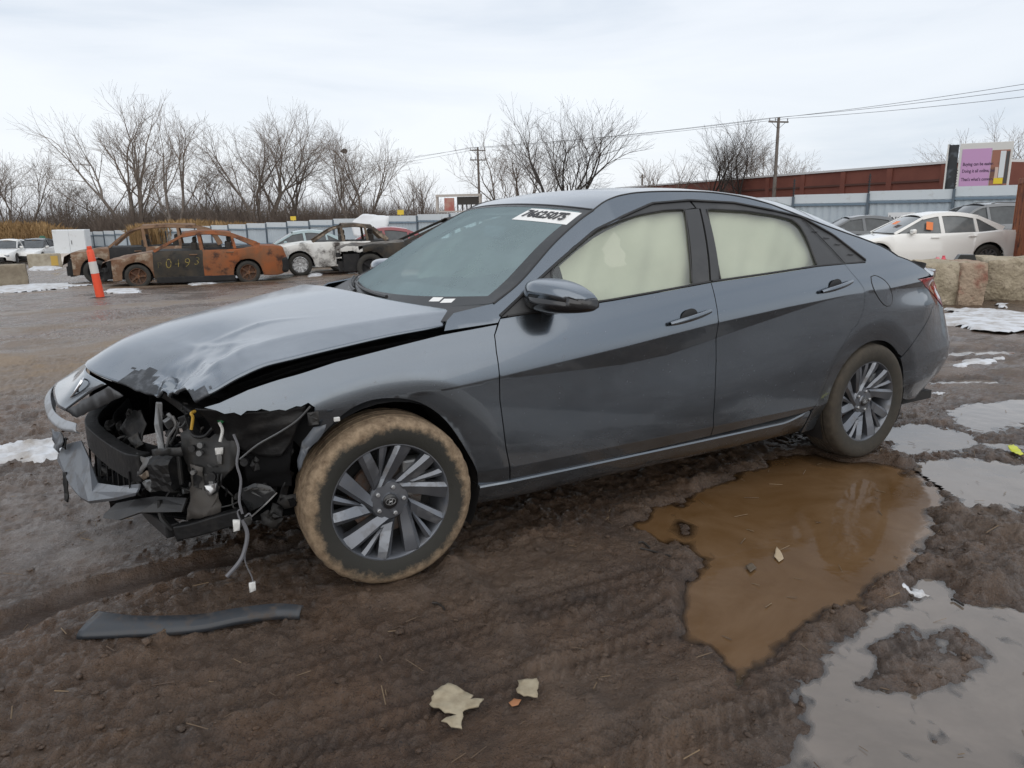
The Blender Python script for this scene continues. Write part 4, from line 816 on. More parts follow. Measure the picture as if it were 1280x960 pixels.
# wiring: loom, connectors, hook
loom = mat('loom_grey', (.12, .12, .13), .6)
def wire(path, r, m=loom): return tube('wire', crs(np.array(path), 5), r, m, car, 6)
W_ = lambda *L_: [aty(*q) for q in L_]
wire(W_((292,543,-.76),(298,560,-.78),(296,580,-.79),(301,600,-.80),(299,625,-.81),(303,642,-.815)), .0045)
wire(W_((303,650,-.82),(309,668,-.83),(305,690,-.84),(298,704,-.85),(283,721,-.86)), .0070)
wire(W_((305,650,-.82),(308,675,-.83),(306,700,-.845),(315,722,-.85),(316,732,-.855)), .0026)
wire(W_((236,536,-.61),(243,545,-.64),(256,545,-.67),(266,535,-.69)), .006, INNER); wire(W_((208,560,-.50),(212,545,-.52),(220,532,-.54),(216,520,-.53)), .005, STEEL); wire(W_((213,555,-.52),(221,540,-.55),(224,528,-.56)), .004, BRKT)
wire(W_((277,634,-.70),(290,631,-.74),(300,626,-.78)), .003, BRKT); wire(W_((199,625,-.52),(201,645,-.53),(208,655,-.55),(216,662,-.56)), .009, INNER); wire(W_((160,545,-.16),(152,556,-.12),(165,562,-.2)), .004, BRKT)
wire(W_((300,650,-.81),(297,640,-.80),(302,636,-.81)), .003); wire(W_((306,646,-.82),(312,642,-.82),(314,650,-.82)), .003)
for L_, m_ in (([(291,650,-.82),(300,650,-.825),(300,662,-.825),(292,664,-.82)], WHITEP), ([(305,648,-.82),(314,645,-.825),(314,655,-.825),(307,657,-.82)], BRKT), ([(311,729,-.855),(319,727,-.86),(320,737,-.86),(312,740,-.855)], WHITEP), ([(269,560,-.68),(279,559,-.69),(279,567,-.69),(270,568,-.68)], WHITEP), ([(271,568,-.685),(277,568,-.69),(278,580,-.69),(272,579,-.685)], STEEL)):
    shard('wire_connector', L_, m_, th=.012, rag=.0)
tube('tow_hook', crs(np.array(W_((244,514,-.63),(239,517,-.64),(241,522,-.645),(239,537,-.645))), 4), .0055, mat('yellow_metal', (.42, .25, .03), .5), car, 6)
shard('green_clip', [(271,520,-.70),(280,517,-.71),(283,524,-.71),(278,529,-.705),(272,526,-.70)], mat('green_plastic', (.01, .11, .035), .5), th=.012, rag=.002)
tube('white_clip', crs(np.array(W_((274,528,-.71),(278,538,-.71),(275,552,-.71))), 4), .0055, WHITEP, car, 6)
for k in range(34):
    u, v = random.uniform(205, 245), random.uniform(520, 640); y = -.50-.10*(u-205)/40+random.uniform(0, .10); p_ = aty(u, v, y)
    b = MB(); b.box((0, 0, 0), (random.uniform(.008, .04), random.uniform(.008, .035), random.uniform(.008, .05))); o = b.build('engine_bay_fitting', random.choice([INNER, INNER, VOID, BRKT, STEEL]), car, bevel=.003); o.location = p_; o.rotation_euler = (random.uniform(-.6, .6), random.uniform(-.6, .6), random.uniform(0, 3))
for k in range(30):
    u, v = random.uniform(108, 236), random.uniform(508, 636); v = max(v, 500+(u < 150)*(150-u)*.8); y = np.interp(u, [108, 172, 236], [.20, -.36, -.58])+random.uniform(.02, .14); a_ = random.uniform(0, 6.28); w_ = random.uniform(3, 9); h_ = random.uniform(6, 20)
    q_ = [(u+(dx*math.cos(a_)-dy*math.sin(a_))*1., v+(dx*math.sin(a_)+dy*math.cos(a_)), y+random.uniform(-.02, .02)) for dx, dy in ((-w_, -h_/2), (w_*.4, -h_*.6), (w_, h_*.1), (w_*.3, h_*.5), (-w_*.7, h_*.35))]
    shard('broken_plastic', q_, random.choice([INNER, INNER, VOID, BRKT]), rag=.004, th=.004)
for k in range(16):
    u, v = random.uniform(296, 372), random.uniform(548, 650); y = np.interp(u, [296, 372], [-.70, -.80])+random.uniform(0, .05); a_ = random.uniform(0, 6.28); w_ = random.uniform(4, 11); h_ = random.uniform(8, 26)
    q_ = [(u+(dx*math.cos(a_)-dy*math.sin(a_)), v+(dx*math.sin(a_)+dy*math.cos(a_)), y+random.uniform(-.015, .015)) for dx, dy in ((-w_, -h_/2), (w_*.4, -h_*.6), (w_, h_*.1), (w_*.3, h_*.5), (-w_*.7, h_*.35))]
    shard('broken_plastic', q_, random.choice([INNER, INNER, VOID, BRKT]), rag=.004, th=.004)
for k in range(8): tube('grille_slat', [aty(112+7*k, 560+4.2*k, .20-.085*k), aty(114+7*k, 592+3.0*k, .20-.085*k)], .004, INNER, car, 5)
for k in range(22):
    u, v = random.uniform(208, 300), random.uniform(520, 640); y = -.52-.20*(u-208)/92; a0 = aty(u, v, y); a1 = a0+np.array([random.uniform(-.05, .05), random.uniform(-.02, .02), random.uniform(-.07, .07)])
    tube('cable', crs(np.array([a0, (a0+a1)/2+np.array([random.uniform(-.02, .02), -.012, random.uniform(-.02, .02)]), a1]), 4), random.uniform(.002, .0045), random.choice([INNER, BRKT, BLACK]), car, 5)
# scraped, folded hood corner
# near-black sheets added to darken the open front: far-side lamp housing, undertray, hood underside, bulkhead
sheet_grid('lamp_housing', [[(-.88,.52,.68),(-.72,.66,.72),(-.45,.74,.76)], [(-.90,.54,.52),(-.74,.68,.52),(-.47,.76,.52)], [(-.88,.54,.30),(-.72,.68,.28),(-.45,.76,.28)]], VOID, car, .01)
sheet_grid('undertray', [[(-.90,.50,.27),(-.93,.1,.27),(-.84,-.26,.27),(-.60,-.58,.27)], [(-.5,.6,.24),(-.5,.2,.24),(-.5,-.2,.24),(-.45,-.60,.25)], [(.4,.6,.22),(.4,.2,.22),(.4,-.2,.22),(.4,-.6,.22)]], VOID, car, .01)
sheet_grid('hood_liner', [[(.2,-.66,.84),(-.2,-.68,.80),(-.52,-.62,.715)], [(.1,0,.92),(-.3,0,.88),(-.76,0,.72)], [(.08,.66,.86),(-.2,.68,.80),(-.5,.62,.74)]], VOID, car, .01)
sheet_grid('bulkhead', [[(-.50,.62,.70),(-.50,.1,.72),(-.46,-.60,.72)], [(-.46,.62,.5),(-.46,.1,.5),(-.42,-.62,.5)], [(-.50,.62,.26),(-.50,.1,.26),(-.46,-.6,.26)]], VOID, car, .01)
sheet_grid('dark_backing', [[(-.74,.58,.50),(-.82,.2,.50),(-.76,-.20,.50),(-.62,-.52,.51)], [(-.72,.58,.38),(-.80,.2,.38),(-.74,-.20,.38),(-.60,-.52,.40)], [(-.74,.58,.26),(-.82,.2,.25),(-.76,-.20,.25),(-.62,-.52,.27)]], VOID, car, .006)  # near-black sheet added behind the beam to keep the gap dark
# ================================================================== ground
PUD = [(1.03,-.9),(1.37,-.80),(1.78,-.70),(2.31,-.62),(2.6,-.66),(2.8,-1.0),(2.6,-1.37),(2.15,-1.63),(1.77,-1.76),(1.44,-1.82),(1.1,-1.85),(.91,-1.89),(.63,-1.95),(.69,-1.75),(.72,-1.57),(.94,-1.39),(1.13,-1.32),(1.08,-1.12)]
GREYS = [[(2.9,-1.0),(3.2,-1.15),(3.5,-1.5),(3.1,-2.1),(2.55,-2.0),(2.5,-1.6),(2.35,-1.50)], [(1.9,-1.76),(1.69,-1.94),(1.87,-2.09),(2.3,-2.02),(2.6,-2.6),(1.5,-3.2),(.6,-3.1),(.10,-2.45),(.32,-2.24),(.6,-2.13),(.81,-2.02),(1.03,-1.93),(1.41,-1.87)], [(3.36,-.55),(3.69,-.60),(3.75,-.98),(3.33,-1.1),(3.0,-.93)], [(3.96,-.6),(4.66,-.55),(5.2,-.7),(4.6,-1.0),(3.72,-.98)]]
ISLES = [[(1.14,-2.03),(1.36,-2.02),(1.51,-2.09),(1.4,-2.24),(1.16,-2.28),(1.03,-2.25),(.93,-2.14)], [(2.38,-1.58),(2.75,-1.61),(2.8,-1.76),(2.35,-1.95),(2.22,-1.83)], [(2.0,-1.80),(2.3,-1.97),(1.77,-2.19),(1.68,-2.03)]]
def sdist(x, y, poly):
    """signed distance, negative inside"""
    pts = np.stack([x.ravel(), y.ravel()], -1); d = np.full(len(pts), 1e9); P = np.asarray(poly, float)
    for a, b in zip(P, np.roll(P, -1, 0)):
        e = b-a; t = np.clip(((pts-a)@e)/(e@e), 0, 1); d = np.minimum(d, np.hypot(*(pts-a-t[:, None]*e).T))
    return np.where(inpoly(pts, P), -d, d).reshape(x.shape)
DRYP = [(-2.6,5.8),(-1.23,6.9),(.2,7.2),(.1,4.9),(-1.01,3.9),(-2.4,3.6)]
RUT = [(-1.9,-.50),(-1.25,-.40),(-1.02,-.30),(-.62,-.27),(-.2,-.3),(-.2,-.42),(-.64,-.40),(-1.0,-.46),(-1.25,-.55),(-1.9,-.66)]
EDGE_ = [(.2,-2.05),(.95,-1.93),(1.45,-1.86),(1.8,-1.80),(2.15,-1.68),(2.62,-1.42),(2.88,-1.02),(2.80,-.62),(2.75,.35)]
def ground_h(x, y):
    near = np.clip(1-(np.hypot(x-.8, y+.8)-6)/10, 0, 1)
    low = (fbm(x, y, .55, 3, 2)-.5)*.045
    mid = (fbm(x, y, 2.6, 4, 5)-.5)*.022
    ca, sa = math.cos(-.12), math.sin(-.12); u = x*ca-y*sa; v = x*sa+y*ca
    drag = (fbm(u*.13, v, 5.5, 3, 9)-.5)*.026
    rough = sm(.36, .62, fbm(x, y, .9, 3, 14))
    bil = np.abs(fbm(x, y, 13, 3, 17)-.5)*.030-.006; fin = (fbm(x, y, 26, 3, 23)-.5)*.022; vf = (fbm(x, y, 60, 2, 29)-.5)*.013
    clod = np.maximum(0, fbm(x, y, 19, 2, 41)-.60)*.05
    h = .010+low*.6+mid*.65+drag+(bil*(.25+.9*rough)+fin*(.45+.7*rough)+vf*(.6+.6*rough)+clod*rough)*(.25+.75*near)
    for y0, sl, w_, seed_ in ((-1.30, -.05, .12, 1), (-1.62, -.02, .11, 2), (-2.02, .03, .12, 3), (.35, .10, .12, 4)):
        dd = y-(y0+sl*x+.05*np.sin(x*1.3+seed_)); kk = sm(w_, w_*.75, np.abs(dd))*sm(.30, .5, fbm(x, y, .8, 2, 80+seed_))*sm(2.2, 1.2, x)*near
        tread = .5+.5*np.sign(np.sin((x*1.0+np.abs(dd)*.9)*2*math.pi/.045)); h = h*(1-.62*kk)+kk*(-.010+.007*tread+.006*np.cos(dd/w_*math.pi*3))
    h = h+(fbm(x, y, .12, 3, 77)-.5)*.14*sm(6, 16, np.hypot(x, y))
    R_ = (x > -3) & (x < 7) & (y > -4) & (y < 2)
    if R_.any():
        xs, ys = x[R_], y[R_]; hh = h[R_]; wob = (fbm(xs, ys, 6, 3, 51)-.5)*.13+(fbm(xs, ys, 22, 2, 53)-.5)*.05
        d = sdist(xs, ys, PUD)+wob; k = sm(.06, -.08, d); hh = hh*(1-.72*k)-.052*k
        d = np.min([sdist(xs, ys, g) for g in GREYS], 0)+wob*1.2
        k = sm(.07, -.10, d); hh = hh*(1-.25*k)-.036*k
        d = np.min([sdist(xs, ys, g) for g in ISLES], 0)+wob*.8; k = sm(.05, -.07, d); hh = hh+.030*k*(.3+1.4*fbm(xs, ys, 9, 3, 61))
        k = np.exp(-(np.abs(sdist(xs, ys, EDGE_[::-1]+[(.2,.6),(.2,-2.05)]))/.06)**2)*sm(.42, .6, fbm(xs, ys, 4, 3, 57)); hh = hh+.034*k*(ys < -.45)
        q_ = sm(3.1, 3.7, xs)*sm(-1.5, -.9, ys)*sm(1.6, .7, ys); ca2, sa2 = .87, -.5; k = sm(.50, .60, fbm((xs*ca2+ys*sa2)*.55, (-xs*sa2+ys*ca2)*1.9, 1.7, 4, 63)); hh = hh-.042*k*q_
        # wet flats on the right stay close to the water line
        k = sm(1.9, 2.6, xs)*sm(.2, -.5, ys); hh = hh-.010*k
        # wheel rut on the left
        k = sm(.03, -.05, sdist(xs, ys, RUT)+wob*.4); hh = hh*(1-.8*k)-.022*k
        # mud squeezed flat under the tyres, banked beside them
        for cx, cy in ((0, -.79), (2.72, -.79), (0, .79), (2.72, .79)):
            q = np.exp(-(((xs-cx)/.17)**2+((ys-cy)/.16)**2)); hh = hh*(1-q)+(.004)*q
            ring = np.exp(-((np.hypot((xs-cx)*.8, ys-cy)-.21)/.06)**2); hh = hh+.016*ring
        h[R_] = hh
    return h
def axis(lo, hi, h, g, far0, far1):
    a = list(np.arange(lo, hi, h)); s = h
    while a[-1] < far1: s = min(s*g, 40); a.append(a[-1]+s)
    s = h
    while a[0] > far0: s = min(s*g, 40); a.insert(0, a[0]-s)
    return np.array(a)
gx = axis(-1.35, 3.6, .0105, 1.045, -240, 420)
ya = [-2.85]
while ya[-1] < 900: ya.append(ya[-1]+np.clip(.0085*(1+max(0, ya[-1]+2.2)**1.15*.55), .0085, 30))
s = .01
while ya[0] > -60: s *= 1.12; ya.insert(0, ya[0]-s)
gy = np.array(ya); GX, GY = np.meshgrid(gx, gy)
GZ = ground_h(GX, GY)+terrain(GX, GY)
def grid_mesh(name, X, Y, Z, m):
    ny, nx = X.shape; me = bpy.data.meshes.new(name); V = np.stack([X, Y, Z], -1).reshape(-1, 3)
    i = (np.arange(ny-1)[:, None]*nx+np.arange(nx-1)).ravel(); F = np.stack([i, i+1, i+nx+1, i+nx], -1)
    me.vertices.add(len(V)); me.vertices.foreach_set('co', V.ravel().astype(np.float32)); me.loops.add(F.size); me.loops.foreach_set('vertex_index', F.ravel().astype(np.int32))
    me.polygons.add(len(F)); me.polygons.foreach_set('loop_start', (np.arange(len(F))*4).astype(np.int32)); me.polygons.foreach_set('use_smooth', np.ones(len(F), dtype=bool))
    me.materials.append(m); me.update(); me.validate(); return me
def mud_mat():
    m = bpy.data.materials.new('mud'); m.use_nodes = True; t = m.node_tree; p = t.nodes['Principled BSDF']; n = t.nodes.new; l = t.links.new
    o = n('ShaderNodeTexCoord').outputs['Object']
    def noise(s, d=6, r=.6, dist=0):
        a = n('ShaderNodeTexNoise'); a.inputs['Scale'].default_value = s; a.inputs['Detail'].default_value = d; a.inputs['Roughness'].default_value = r; a.inputs['Distortion'].default_value = dist; l(o, a.inputs['Vector']); return a.outputs['Fac']
    def mr(v, a, b, c=0., d=1.):
        q = n('ShaderNodeMapRange'); q.inputs[1].default_value = a; q.inputs[2].default_value = b; q.inputs[3].default_value = c; q.inputs[4].default_value = d; l(v, q.inputs[0]); return q.outputs[0]
    def mixc(f, a, b):
        q = n('ShaderNodeMix'); q.data_type = 'RGBA'; l(f, q.inputs[0])
        for i, x in ((6, a), (7, b)):
            if isinstance(x, tuple): q.inputs[i].default_value = (*x, 1)
            else: l(x, q.inputs[i])
        return q.outputs[2]
    c = mixc(mr(noise(.55, 5), .38, .62), (.158, .088, .046), (.128, .086, .058))
    c = mixc(mr(noise(4, 8, .7), .42, .70), c, (.066, .043, .029))
    c = mixc(mr(noise(170, 4, .75), .54, .66), c, (.026, .018, .013)); c = mixc(mr(noise(120, 5, .75), .60, .70), c, (.21, .165, .13))
    c = mixc(mr(noise(38, 6, .7), .55, .78), c, (.145, .11, .085))
    at_ = n('ShaderNodeAttribute'); at_.attribute_name = 'dry'; dry = n('ShaderNodeMath'); dry.operation = 'MULTIPLY'; l(at_.outputs['Fac'], dry.inputs[0]); l(mr(noise(2.4, 6), .2, .5), dry.inputs[1])
    c = mixc(dry.outputs[0], c, (.27, .20, .135))
    as_ = n('ShaderNodeAttribute'); as_.attribute_name = 'slush'; sx = n('ShaderNodeMath'); sx.operation = 'MULTIPLY'; l(as_.outputs['Fac'], sx.inputs[0]); l(mr(noise(9, 7, .7), .36, .60), sx.inputs[1]); c = mixc(sx.outputs[0], c, (.235, .205, .19)); l(c, p.inputs['Base Color'])  # pale slush tone, also paints in the sky sheen of wet mud
    wmask = mr(noise(1.1, 8, .66, .4), .44, .56); wet = mr(wmask, 0, 1, .11, .38); dk = n('ShaderNodeMix'); dk.data_type = 'RGBA'; dk.blend_type = 'MULTIPLY'; dk.inputs[0].default_value = 1; l(c, dk.inputs[6]); l(mixc(wmask, (.72, .70, .69), (1., 1., 1.)), dk.inputs[7]); l(dk.outputs[2], p.inputs['Base Color']); p.inputs['Specular IOR Level'].default_value = .6
    aw = n('ShaderNodeAttribute'); aw.attribute_name = 'shore'; dk2 = n('ShaderNodeMix'); dk2.data_type = 'RGBA'; dk2.blend_type = 'MULTIPLY'; dk2.inputs[7].default_value = (.52, .47, .43, 1); l(aw.outputs['Fac'], dk2.inputs[0]); l(dk.outputs[2], dk2.inputs[6]); l(dk2.outputs[2], p.inputs['Base Color'])
    wr = n('ShaderNodeMix'); wr.data_type = 'FLOAT'; wr.inputs[3].default_value = .10; l(aw.outputs['Fac'], wr.inputs[0]); l(wet, wr.inputs[2]); wet = wr.outputs[0]
    w2 = n('ShaderNodeMath'); w2.operation = 'MULTIPLY_ADD'; w2.use_clamp = True; w2.inputs[1].default_value = .4; l(dry.outputs[0], w2.inputs[0]); l(wet, w2.inputs[2]); l(w2.outputs[0], p.inputs['Roughness'])
    b1 = n('ShaderNodeBump'); b1.inputs['Strength'].default_value = .9; b1.inputs['Distance'].default_value = .016; l(noise(95, 7, .72), b1.inputs['Height'])
    b2 = n('ShaderNodeBump'); b2.inputs['Strength'].default_value = .55; b2.inputs['Distance'].default_value = .03; l(noise(16, 6, .62), b2.inputs['Height']); l(b1.outputs[0], b2.inputs['Normal']); l(b2.outputs[0], p.inputs['Normal'])
    return m
MUD = mud_mat(); gm = grid_mesh('ground', GX, GY, GZ, MUD)
ga = gm.attributes.new('dry', 'FLOAT', 'POINT')
dryv = np.clip(sm(.8, -.5, sdist(GX, GY, DRYP)+(fbm(GX, GY, .8, 3, 91)-.5)*1.4), 0, 1)*1.0
dryv = np.maximum(dryv, .5*sm(.52, .66, fbm(GX*.25, GY*1.3, .5, 4, 93))*sm(4, 9, GY))
ga.data.foreach_set('value', dryv.ravel().astype(np.float32))
SLUSH_SHEEN = [(-2.6,1.1),(-1.05,.95),(-.80,.45),(-.85,.05),(-1.2,-.10),(-2.6,.0)]  # slush area, with the grey sheen of reflected sky put into its colour
sl = sm(.22, -.15, sdist(GX, GY, SLUSH_SHEEN)+(fbm(GX, GY, 3., 4, 95, .6)-.5)*.9); sl = np.maximum(sl*.9, .55*sm(.02, -.05, sdist(GX, GY, RUT)+(fbm(GX, GY, 8, 3, 97)-.5)*.12)); sl = np.maximum(sl, .75*sm(.5, .62, fbm((GX*.87-GY*.5)*.5, (GX*.5+GY*.87)*1.8, 1.5, 4, 63))*sm(3.2, 4.2, GX)*sm(-1.4, -.6, GY)*sm(5.5, 2.5, GY))
sl = np.maximum(sl, .5*sm(.1, -.3, np.min([sdist(GX, GY, g_) for g_ in GREYS], 0)))  # mud under the grey water greyed too, for the painted-in sky reflection
sh_ = np.exp(-np.clip((GZ-terrain(GX, GY))+.020, 0, None)/.013)*sm(8, 6, np.hypot(GX-1, GY+1)); ah = gm.attributes.new('shore', 'FLOAT', 'POINT'); ah.data.foreach_set('value', sh_.ravel().astype(np.float32))
gs = gm.attributes.new('slush', 'FLOAT', 'POINT'); gs.data.foreach_set('value', sl.ravel().astype(np.float32))
tag(link(bpy.data.objects.new('ground', gm)), kind='structure')
# standing water: silty brown by the car; beyond the ridge, reflected sky is put into the colour
def water_mat(name, c0, c1, ior, rough, dmax=.016):
    m = bpy.data.materials.new(name); m.use_nodes = True; t = m.node_tree; p = t.nodes['Principled BSDF']; p.inputs['Roughness'].default_value = rough; p.inputs['IOR'].default_value = ior
    tc_ = t.nodes.new('ShaderNodeTexCoord'); nz_ = t.nodes.new('ShaderNodeTexNoise'); nz_.inputs['Scale'].default_value = 2.0; nz_.inputs['Detail'].default_value = 8; nz_.inputs['Roughness'].default_value = .62; nz_.inputs['Distortion'].default_value = 1.2; t.links.new(tc_.outputs['Object'], nz_.inputs['Vector'])
    cr2 = t.nodes.new('ShaderNodeValToRGB'); cr2.color_ramp.elements[0].color = (*c0, 1); cr2.color_ramp.elements[0].position = .38; cr2.color_ramp.elements[1].color = (*c1, 1); cr2.color_ramp.elements[1].position = .68; t.links.new(nz_.outputs['Fac'], cr2.inputs[0]); t.links.new(cr2.outputs[0], p.inputs['Base Color'])
    n3 = t.nodes.new('ShaderNodeTexNoise'); n3.inputs['Scale'].default_value = 7; n3.inputs['Detail'].default_value = 3; t.links.new(tc_.outputs['Object'], n3.inputs['Vector']); bu = t.nodes.new('ShaderNodeBump'); bu.inputs['Strength'].default_value = .12; bu.inputs['Distance'].default_value = .02; t.links.new(n3.outputs['Fac'], bu.inputs['Height']); t.links.new(bu.outputs[0], p.inputs['Normal'])
    # where the water is only millimetres deep the bottom shows through
    N_, K_ = t.nodes.new, t.links.new; tr = N_('ShaderNodeBsdfTransparent'); tr.inputs[0].default_value = (.86, .80, .74, 1); gl = N_('ShaderNodeBsdfGlossy'); gl.inputs['Roughness'].default_value = rough; fr = N_('ShaderNodeFresnel'); fr.inputs[0].default_value = ior; thin = N_('ShaderNodeMixShader'); K_(fr.outputs[0], thin.inputs[0]); K_(tr.outputs[0], thin.inputs[1]); K_(gl.outputs[0], thin.inputs[2])
    at2 = N_('ShaderNodeAttribute'); at2.attribute_name = 'depth'; mr2 = N_('ShaderNodeMapRange'); mr2.inputs[1].default_value = .0; mr2.inputs[2].default_value = dmax; K_(at2.outputs['Fac'], mr2.inputs[0]); mx2 = N_('ShaderNodeMixShader'); K_(mr2.outputs[0], mx2.inputs[0]); K_(thin.outputs[0], mx2.inputs[1]); K_(p.outputs[0], mx2.inputs[2]); K_(mx2.outputs[0], t.nodes['Material Output'].inputs[0])
    return m
def water_sheet(poly, z, m):
    P = np.array(poly, float); lo, hi = P.min(0), P.max(0); res = .022; X, Y = np.meshgrid(np.arange(lo[0], hi[0], res), np.arange(lo[1], hi[1], res)); ok = inpoly(np.stack([X.ravel(), Y.ravel()], -1), P).reshape(X.shape); D = z-(ground_h(X.copy(), Y.copy())+terrain(X, Y)); ok &= D > -.03
    ny, nx = X.shape; q = ok[:-1, :-1] & ok[1:, :-1] & ok[:-1, 1:] & ok[1:, 1:]; i_ = (np.arange(ny-1)[:, None]*nx+np.arange(nx-1))[q]; F = np.stack([i_, i_+1, i_+nx+1, i_+nx], -1); us, inv = np.unique(F, return_inverse=True); F = inv.reshape(-1, 4); V = np.stack([X, Y, np.full_like(X, z)], -1).reshape(-1, 3)[us]
    me = bpy.data.meshes.new('puddle_water'); me.vertices.add(len(V)); me.vertices.foreach_set('co', V.astype(np.float32).ravel()); me.loops.add(F.size); me.loops.foreach_set('vertex_index', F.ravel().astype(np.int32)); me.polygons.add(len(F)); me.polygons.foreach_set('loop_start', (np.arange(len(F))*4).astype(np.int32)); me.materials.append(m); me.update(); me.validate()
    a_ = me.attributes.new('depth', 'FLOAT', 'POINT'); a_.data.foreach_set('value', np.clip(D.ravel()[us], 0, 1).astype(np.float32)); return tag(link(bpy.data.objects.new('puddle_water', me)), kind='structure')
ZW = -.020
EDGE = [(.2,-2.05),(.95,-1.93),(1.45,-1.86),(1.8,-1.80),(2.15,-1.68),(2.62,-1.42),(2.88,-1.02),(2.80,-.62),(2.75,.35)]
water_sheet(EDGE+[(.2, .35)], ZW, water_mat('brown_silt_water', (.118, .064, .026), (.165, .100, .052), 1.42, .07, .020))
water_sheet(EDGE+[(3.2, 1.05), (9., 1.05), (9., -3.3), (0., -3.3), (0., -2.2)], ZW-.001, water_mat('sky_grey_water', (.120, .095, .074), (.18, .145, .116), 1.75, .05, .010))  # grey of the reflected sky painted into this sheet
def gz(x, y): a = np.array([[float(x)]]); b = np.array([[float(y)]]); return float((ground_h(a.copy(), b.copy())+terrain(a, b))[0, 0])
# crumbly clods of mud
def clods(n, seed):
    r = np.random.default_rng(seed); ico = bmesh.new(); bmesh.ops.create_icosphere(ico, subdivisions=1, radius=1); iv = np.array([v.co[:] for v in ico.verts]); fi = np.array([[v.index for v in f.verts] for f in ico.faces]); ico.free()
    # denser near the camera; area weighted
    y = -2.9+r.random(n)**1.7*6.5; x = -2.2+(y+2.9)*-.02+r.random(n)*(3.2+(y+2.9)*1.3)
    h = ground_h(x[:, None].copy(), y[:, None].copy())[:, 0]+terrain(x, y)
    dens = fbm(x, y, 1.3, 3, 14); keep = (h > ZW+.004) & (r.random(n) < sm(.36, .62, dens)*.85+.1); x, y, h = x[keep], y[keep], h[keep]
    s = .0025+.011*r.random(len(x))**6+.0032*r.random(len(x)); V = []; F = []
    for i in range(len(x)):
        v = iv*(.65+.6*r.random((len(iv), 1)))*s[i]*np.array([r.uniform(.8, 1.5), r.uniform(.8, 1.5), r.uniform(.3, .7)]); V.append(v+np.array([x[i], y[i], h[i]+s[i]*.15])); F.append(fi+i*len(iv))
    return np.vstack(V), np.vstack(F)
cv, cf = clods(9000, 3); o = mk('mud_clods', cv, cf, MUD, None, True); tag(o, 'loose crumbs and clods of wet mud over the ground', 'mud clods', kind='stuff')
# dead grass and wood splinters trodden into the mud
rr = np.random.default_rng(12); V = []; F = []
sx_, sy_ = rr.uniform(-1.4, 4.5, 500), -2.6+rr.random(500)**1.3*4.2; sz_ = np.maximum((ground_h(sx_[:, None].copy(), sy_[:, None].copy())[:, 0]+terrain(sx_, sy_)), ZW)+.004
for i in range(500):
    x, y, z = sx_[i], sy_[i], sz_[i]
    a = rr.uniform(0, 6.28); L_ = rr.uniform(.015, .075); w = rr.uniform(.0008, .0022); d = np.array([math.cos(a), math.sin(a), rr.uniform(-.15, .25)])*L_/2; s_ = np.array([-math.sin(a), math.cos(a), 0])*w; c = np.array([x, y, z]); k = len(V)
    up = np.array([0, 0, w]); V += [c-d-s_, c-d+s_, c+d+s_, c+d-s_, c-d+up, c+d+up]; F += [(k, k+3, k+5, k+4), (k+1, k+4, k+5, k+2), (k, k+1, k+2, k+3)]
tag(mk('straw', V, F, mat('straw_brown', (.20, .14, .08), .8, vary=(3, (.07, .045, .03), .4, .6))), 'bits of straw and splinters trodden into the mud', 'straw', kind='stuff')
# snow patches
SNOW = mat('old_snow', (.62, .64, .67), .6, vary=(5, (.34, .31, .28), .42, .66), bump=(30, .4, .02))
def snow_patch(name, poly, h, res, wob, label, sc=1.6):
    P = np.asarray(poly, float); lo, hi = P.min(0)-.3, P.max(0)+.3; nx, ny = int((hi[0]-lo[0])/res)+2, int((hi[1]-lo[1])/res)+2
    X, Y = np.meshgrid(np.linspace(lo[0], hi[0], nx), np.linspace(lo[1], hi[1], ny)); d = sdist(X, Y, P)+(fbm(X, Y, sc, 4, 71, .6)-.5)*wob
    Z = ground_h(X.copy(), Y.copy())+terrain(X, Y); k = -d; Z = Z+np.where(k > 0, h*sm(0, h*3, k)+h*.5*(fbm(X, Y, 6, 3, 8)-.5)+.006, -.03)
    ok = d < res*1.5
    ii = np.where((ok[:-1, :-1] & ok[1:, :-1] & ok[:-1, 1:] & ok[1:, 1:]))
    F = [(a*nx+b, a*nx+b+1, (a+1)*nx+b+1, (a+1)*nx+b) for a, b in zip(*ii)]
    if not F: return
    V = np.stack([X, Y, Z], -1).reshape(-1, 3); us = sorted({i for f in F for i in f}); mp = {a: b for b, a in enumerate(us)}
    tag(mk(name, V[us], [tuple(mp[i] for i in f) for f in F], SNOW, None, True), label, 'snow', kind='stuff')
def at(u, v, d):
    """a point of the place: pixel direction in the photograph at a depth in metres"""
    return CAM+(cf_+cr_*(u-640)/930.26-cu_*(v-480)/930.26)*d
def on_ground(u, v, lift=0.):
    r = cf_+cr_*(u-640)/930.26-cu_*(v-480)/930.26; a, b = 1., 400.
    for _ in range(60):
        c = (a+b)/2; q = CAM+r*c
        if q[2] > float(terrain(q[0], q[1])): a = c
        else: b = c
    return CAM+r*a
def gpoly(px): return [tuple(on_ground(*q)[:2]) for q in px]
snow_patch('snow_patch', gpoly([(1186,392),(1230,378),(1300,370),(1300,398),(1245,412),(1190,408)]), .022, .05, 3.4, 'wide patch of old snow in front of the concrete blocks', 1.1)
snow_patch('snow_patch', gpoly([(1195,452),(1260,448),(1262,456),(1200,460)]), .012, .03, .6, 'thin snow strip behind the sedan, left of the frame edge')
snow_patch('snow_patch', gpoly([(-40,558),(20,556),(60,560),(50,570),(-40,578)]), .014, .02, .75, 'dirty snow patch at the left frame edge ahead of the bumper')
snow_patch('snow_patch', gpoly([(-30,357),(60,355),(100,357),(70,364),(-30,370)]), .02, .10, 2.6, 'snow strip in front of the leftmost concrete block')
snow_patch('snow_patch', gpoly([(40,334),(72,333),(72,338),(40,339)]), .06, .15, 1.0, 'snow strip between the two concrete blocks on the left')
